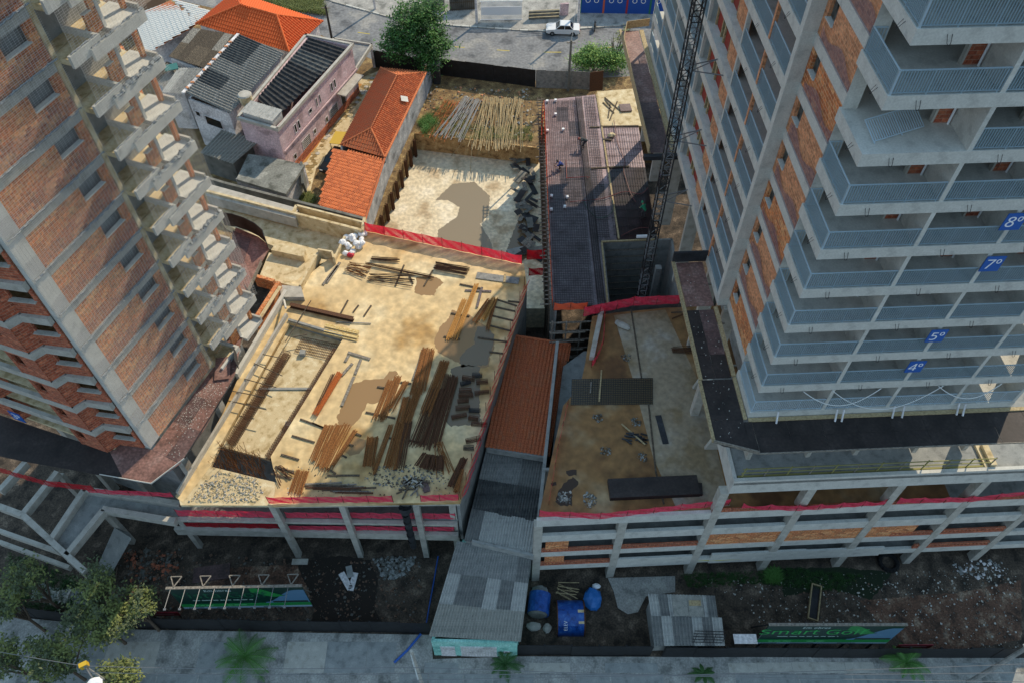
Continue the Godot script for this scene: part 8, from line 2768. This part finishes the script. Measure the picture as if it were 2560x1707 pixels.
func build_people() -> void:
	var Z := Vector3.ZERO
	worker(Vector3(7.08, 11.20, -64.16), PI - 0.2, {hip = Vector3(-0.28, 0.86, 0), neck = Vector3(0.22, 1.0, 0), head = Vector3(0.36, 0.98, 0), face = Vector3(0.5, -0.85, 0).normalized(), elbow = Vector3(0.22, 0.68, 0), hand = Vector3(0.3, 0.42, 0), knee = Vector3(-0.05, 0.48, 0), ankle = Vector3(-0.12, 0.1, 0), kneeb = Z, ankleb = Vector3(0.12, 0, 0)}, Color(0.05, 0.055, 0.06), Color(0.035, 0.035, 0.04), Color(0.3, 0.06, 0.05), "worker in dark clothes and reddish cap bending over the beam cage")
	worker(Vector3(4.68, 11.20, -61.01), PI + 0.15, {hip = Vector3(-0.22, 0.36, 0), neck = Vector3(0.12, 0.72, 0), head = Vector3(0.24, 0.86, 0), face = Vector3(0.8, -0.6, 0).normalized(), elbow = Vector3(0.3, 0.5, 0), hand = Vector3(0.5, 0.28, 0), knee = Vector3(0.2, 0.48, 0), ankle = Vector3(0.0, 0.1, 0), kneeb = Vector3(-0.1, -0.25, 0.06), ankleb = Vector3(-0.15, 0, 0.05)}, Color(0.03, 0.06, 0.25), Color(0.1, 0.09, 0.075), Color(0.08, 0.06, 0.05), "crouching worker in a blue shirt tying the steel mesh")
	worker(Vector3(12.09, 11.20, -54.29), 2.2, {hip = Vector3(-0.12, 0.84, 0), neck = Vector3(0.16, 1.26, 0), head = Vector3(0.26, 1.42, 0), face = Vector3(0.8, -0.6, 0).normalized(), elbow = Vector3(0.22, 0.98, 0), hand = Vector3(0.42, 0.8, 0), knee = Vector3(0.08, 0.46, 0), ankle = Vector3(-0.05, 0.1, 0), kneeb = Z, ankleb = Vector3(-0.15, 0, 0)}, Color(0.02, 0.22, 0.12), Color(0.04, 0.045, 0.05), Color(0.03, 0.25, 0.13), "worker in a green shirt stooping on the dark deck")
	worker(Vector3(14.08, 11.20, -58.57), -1.0, {hip = Vector3(-0.05, 0.9, 0), neck = Vector3(0.05, 1.38, 0), head = Vector3(0.1, 1.55, 0), face = Vector3(1, -0.2, 0).normalized(), elbow = Vector3(0.08, 1.08, 0), hand = Vector3(0.25, 0.9, 0), knee = Vector3(0.03, 0.48, 0), ankle = Vector3(0, 0.1, 0), kneeb = Z, ankleb = Vector3(0.1, 0, 0)}, Color(0.42, 0.4, 0.55), Color(0.06, 0.06, 0.08), Color(0.5, 0.5, 0.52), "worker in a pale lilac shirt beside the hoist mast")

# ---------------------------------------------------------------- plants
func crown(parent: Node, centres: Array, leaf: Vector2, mats: Array, per: int, clump: float) -> void:
	# leaves gathered in clumps inside the given ellipsoids
	var lq := [Vector3(0, 0, 0), Vector3(leaf.x * 0.5, 0.06 * leaf.y, -leaf.y * 0.45), Vector3(0, 0, -leaf.y), Vector3(-leaf.x * 0.5, 0.06 * leaf.y, -leaf.y * 0.45)]
	for mi in mats.size():
		var g := G.new()
		for c in centres:
			var nc: int = c[2]
			for i in nc:
				var d := Vector3(rng.randfn(), rng.randfn(), rng.randfn()).normalized() * pow(rng.randf(), 0.4)
				var cc: Vector3 = c[0] + d * c[1]
				var cs := clump * rng.randf_range(0.5, 1.2)
				for j in per / mats.size():
					var o := Vector3(rng.randfn(), rng.randfn() * 0.7, rng.randfn()) * cs * 0.5
					var bs := Basis(Vector3.UP, rng.randf() * TAU) * Basis(Vector3.RIGHT, rng.randf_range(-0.9, 0.5)) * Basis(Vector3.BACK, rng.randf_range(-0.7, 0.7))
					var xf := Transform3D(bs.scaled(Vector3.ONE * rng.randf_range(0.6, 1.3)), cc + o)
					g.quad(xf * lq[0], xf * lq[1], xf * lq[2], xf * lq[3])
		put(g, "crown", mats[mi], parent)

func trunk(parent: Node, h: float, r: float, tips: Array) -> void:
	var g := G.new()
	var a := Vector3.ZERO
	var b := Vector3(0.1 * h * 0.2, h, 0)
	g.tube(a, b, r, r * 0.75, 8)
	for t in tips:
		var m: Vector3 = b.lerp(t, 0.5) + Vector3(rng.randf_range(-0.2, 0.2), 0.1, rng.randf_range(-0.2, 0.2))
		g.tube(b - Vector3(0, 0.1, 0), m, r * 0.6, r * 0.4, 6)
		g.tube(m, t, r * 0.4, r * 0.12, 5)
	put(g, "trunk", M.bark, parent)

func palm(at: Vector3, k: int, l: float, h: float, m: Material, label: String) -> void:
	var T := thing("palm", label, "palm", at)
	var g := G.new()
	g.tube(Vector3.ZERO, Vector3(0, h, 0), 0.16, 0.12, 8)
	put(g, "trunk", M.bark, T)
	for i in k:
		g = G.new()
		var az := TAU * i / k + rng.randf_range(-0.2, 0.2)
		var ln := l * rng.randf_range(0.75, 1.1)
		var rise := rng.randf_range(0.35, 1.1)
		var pts := []
		for j in 9:
			var t := j / 8.0
			pts.append(Vector3(cos(az) * ln * t, h + rise * ln * t - 1.1 * ln * t * t * 0.75, sin(az) * ln * t))
		var side := Vector3(-sin(az), 0, cos(az))
		for j in 8:
			g.tube(pts[j], pts[j + 1], 0.025, 0.02, 4, false)
			for q in 3:
				var p: Vector3 = pts[j].lerp(pts[j + 1], q / 3.0)
				var fl := 0.42 * ln * 0.5 * sin(PI * (0.15 + 0.8 * (j + q / 3.0) / 8.0))
				var f: Vector3 = (pts[j + 1] - pts[j]).normalized()
				for s in [-1, 1]:
					var e: Vector3 = p + side * s * fl + f * fl * 0.5 - Vector3(0, fl * 0.35, 0)
					g.quad(p - f * 0.03, p + f * 0.03, e, e - f * 0.02)
		put(g, "frond", m, T)

func build_plants() -> void:
	var lf := Vector2(0.16, 0.34)
	var ls := Vector2(0.12, 0.26)
	# street tree
	var T := thing("street_tree", "broad dark green street tree beside the back street", "tree", Vector3(-9.6, 5.3, -87.3))
	var c0 := Vector3(-11.20, 10.80, -85.51) - T.position
	var cs := [[c0, Vector3(3.4, 2.2, 2.6), 70], [c0 + Vector3(-2.2, -1.2, 0.8), Vector3(2.0, 1.5, 1.8), 30], [c0 + Vector3(1.8, -1.5, 1.0), Vector3(2.2, 1.6, 1.8), 34], [c0 + Vector3(0.6, 1.6, -1.6), Vector3(2.8, 1.6, 2.0), 40], [c0 + Vector3(1.4, -2.6, 1.6), Vector3(1.4, 1.2, 1.4), 14]]
	var tips := []
	for i in 9:
		tips.append(c0 + Vector3(rng.randf_range(-3, 3), rng.randf_range(-1.5, 1.5), rng.randf_range(-2, 2)))
	trunk(T, 2.6, 0.24, tips)
	crown(T, cs, lf, [M.leaf, M.leaf_dark], 90, 1.0)
	# bright bush by the platform
	var Bs := thing("bush", "bright green bush beside the grey sheet fence", "bush", Vector3(9.9, 5.3, -84.6))
	var c1 := Vector3(10.14, 7.20, -86.23) - Bs.position
	trunk(Bs, 0.8, 0.15, [c1 + Vector3(-1.5, 0.5, 0), c1 + Vector3(1.5, 0.3, 0), c1 + Vector3(0, 1, -0.5)])
	crown(Bs, [[c1, Vector3(2.2, 1.3, 1.6), 44], [c1 + Vector3(2.4, -0.3, 0.3), Vector3(1.6, 1.2, 1.4), 26], [c1 + Vector3(-1.6, -0.3, 0.4), Vector3(1.2, 1.0, 1.2), 18]], ls, [M.leaf, M.leaf_light], 110, 0.9)
	var Sh := thing("bare_shrub", "thin half-bare shrub rising behind the bright bush", "shrub", Vector3(12.3, 5.3, -86.0))
	var c2 := Vector3(13.32, 8.20, -88.05) - Sh.position
	var tp := []
	for i in 16:
		tp.append(c2 + Vector3(rng.randf_range(-1.6, 1.6), rng.randf_range(-0.8, 1.6), rng.randf_range(-0.8, 0.8)))
	trunk(Sh, 1.0, 0.12, tp)
	crown(Sh, [[c2, Vector3(1.6, 1.4, 1.0), 14]], ls, [M.leaf_olive], 30, 0.5)
	# front trees at the street
	for q in [[Vector3(-30.36, 6.00, -21.61), Vector3(1.6, 1.4, 1.4), 26, "slender olive-leaved tree in front of the concrete ramp"], [Vector3(-29.91, 5.00, -19.34), Vector3(2.6, 1.8, 1.8), 60, "dense grey-green street tree above the black fence"], [Vector3(-32.14, 5.00, -16.69), Vector3(2.4, 1.8, 1.6), 55, "dense grey-green street tree at the front left kerb"], [Vector3(-35.19, 6.50, -21.57), Vector3(1.5, 1.3, 1.5), 24, "sparse tree with yellowish leaves below the concrete frame"], [Vector3(-34.88, 6.00, -16.40), Vector3(1.3, 1.4, 1.3), 20, "small leafy tree at the far left kerb"], [Vector3(-27.61, 5.00, -20.35), Vector3(1.6, 1.2, 1.3), 24, "thin-leaved tree beside the lamp billboard"], [Vector3(-27.74, 4.00, -15.62), Vector3(1.6, 1.0, 1.0), 30, "leafy shrub under the street lamp"], [Vector3(-36.39, 6.00, -20.29), Vector3(1.2, 1.2, 1.2), 18, "small yellowish tree left of the sparse tree"]]:
		var p: Vector3 = q[0]
		var Tr := thing("street_tree", q[3], "tree", Vector3(p.x + 0.3, 0.0, p.z + 0.3))
		var cc := p - Tr.position
		var tps := []
		for i in 7:
			tps.append(cc + Vector3(rng.randf_range(-1, 1) * q[1].x, rng.randf_range(-0.6, 0.8) * q[1].y, rng.randf_range(-1, 1) * q[1].z))
		trunk(Tr, p.y * 0.45, 0.13, tps)
		crown(Tr, [[cc, q[1], int(q[2] * 0.7)]], ls, [M.leaf_olive, M.leaf_gray], 80, 0.62)
	palm(Vector3(-19.95, 0.10, -17.81), 14, 2.3, 1.0, M.leaf, "feathery palm on the front pavement by the lamp billboard")
	palm(Vector3(-0.54, 0.10, -17.29), 10, 1.4, 0.9, M.leaf_dark, "small dark palm in front of the mint house")
	palm(Vector3(29.36, 0.10, -17.41), 12, 1.8, 0.9, M.leaf, "palm before the black fence by the lampless billboard")
	palm(Vector3(14.19, 0.10, -16.66), 8, 1.0, 0.6, M.leaf_dark, "low palm seedling on the front pavement by the shed")
	# weeds
	tufts(PackedVector2Array([Vector2(-10.82, -76.36), Vector2(-7.55, -80.15), Vector2(-4.10, -74.90), Vector2(2.28, -74.90), Vector2(2.47, -72.41), Vector2(-9.91, -73.11)]), 5.3, 700, 0.35, M.leaf_olive, "dry weeds along the rubble bank")
	tufts(PackedVector2Array([Vector2(-10.77, -75.63), Vector2(-9.48, -77.11), Vector2(-8.48, -75.63), Vector2(-9.93, -73.47)]), 5.3, 160, 0.5, M.leaf, "green weed clump in the bank corner")
	tufts(PackedVector2Array([Vector2(-22.96, -63.53), Vector2(-21.58, -64.15), Vector2(-20.34, -62.91), Vector2(-21.20, -61.70)]), 5.32, 260, 0.35, M.leaf_olive, "grass patch at the paved yard end")
	tufts(PackedVector2Array([Vector2(-34.46, -102.12), Vector2(-26.30, -105.21), Vector2(-24.21, -98.16), Vector2(-29.11, -99.13)]), 5.42, 900, 0.6, M.leaf_olive, "overgrown bank across the back street")
	tufts(PackedVector2Array([Vector2(13.58, -24.56), Vector2(18.78, -24.72), Vector2(22.09, -25.06), Vector2(28.41, -24.39), Vector2(26.14, -23.08), Vector2(19.89, -23.73), Vector2(14.07, -23.40)]), 0.0, 900, 0.25, M.leaf_dark, "low dark weeds along the podium foot")
	tufts(PackedVector2Array([Vector2(20.56, -24.72), Vector2(21.53, -24.72), Vector2(21.36, -23.89), Vector2(20.40, -23.89)]), 0.0, 120, 0.5, M.leaf, "bright weed clump at a podium column")
	tufts(PackedVector2Array([Vector2(-41.45, -26.42), Vector2(-34.75, -24.06), Vector2(-32.23, -21.17), Vector2(-39.36, -21.80)]), 0.0, 700, 0.3, M.leaf_dark, "weeds under the concrete frame at the front left")

func tufts(poly: PackedVector2Array, y: float, k: int, s: float, m: Material, label: String) -> void:
	var g := G.new()
	for i in 7:
		var a := TAU * i / 7.0
		var d := Vector3(cos(a), 0, sin(a))
		var w := Vector3(-sin(a), 0, cos(a)) * 0.05
		g.quad(d * 0.05 - w, d * 0.05 + w, d * 0.45 + Vector3(0, 0.8, 0) + w * 0.5, d * 0.45 + Vector3(0, 0.8, 0) - w * 0.5)
		g.tri(d * 0.45 + Vector3(0, 0.8, 0) - w * 0.5, d * 0.45 + Vector3(0, 0.8, 0) + w * 0.5, d * 0.9 + Vector3(0, 0.9, 0))
	var me := g.mesh()
	var mn := poly[0]
	var mx := poly[0]
	for p in poly:
		mn = Vector2(minf(mn.x, p.x), minf(mn.y, p.y))
		mx = Vector2(maxf(mx.x, p.x), maxf(mx.y, p.y))
	var xs := []
	for i in k:
		for t in 8:
			var p := Vector2(rng.randf_range(mn.x, mx.x), rng.randf_range(mn.y, mx.y))
			if Geometry2D.is_point_in_polygon(p, poly):
				xs.append(Transform3D(Basis(Vector3.UP, rng.randf() * 6.0).scaled(Vector3.ONE * s * rng.randf_range(0.4, 1.3)), Vector3(p.x, y, p.y)))
				break
	var mm := MultiMesh.new()
	mm.transform_format = MultiMesh.TRANSFORM_3D
	mm.mesh = me
	mm.instance_count = xs.size()
	for i in xs.size():
		mm.set_instance_transform(i, xs[i])
	var o := MultiMeshInstance3D.new()
	o.multimesh = mm
	o.material_override = m
	o.name = numbered("weeds")
	add_child(o)
	stuff(tag(o, label, "weeds"))
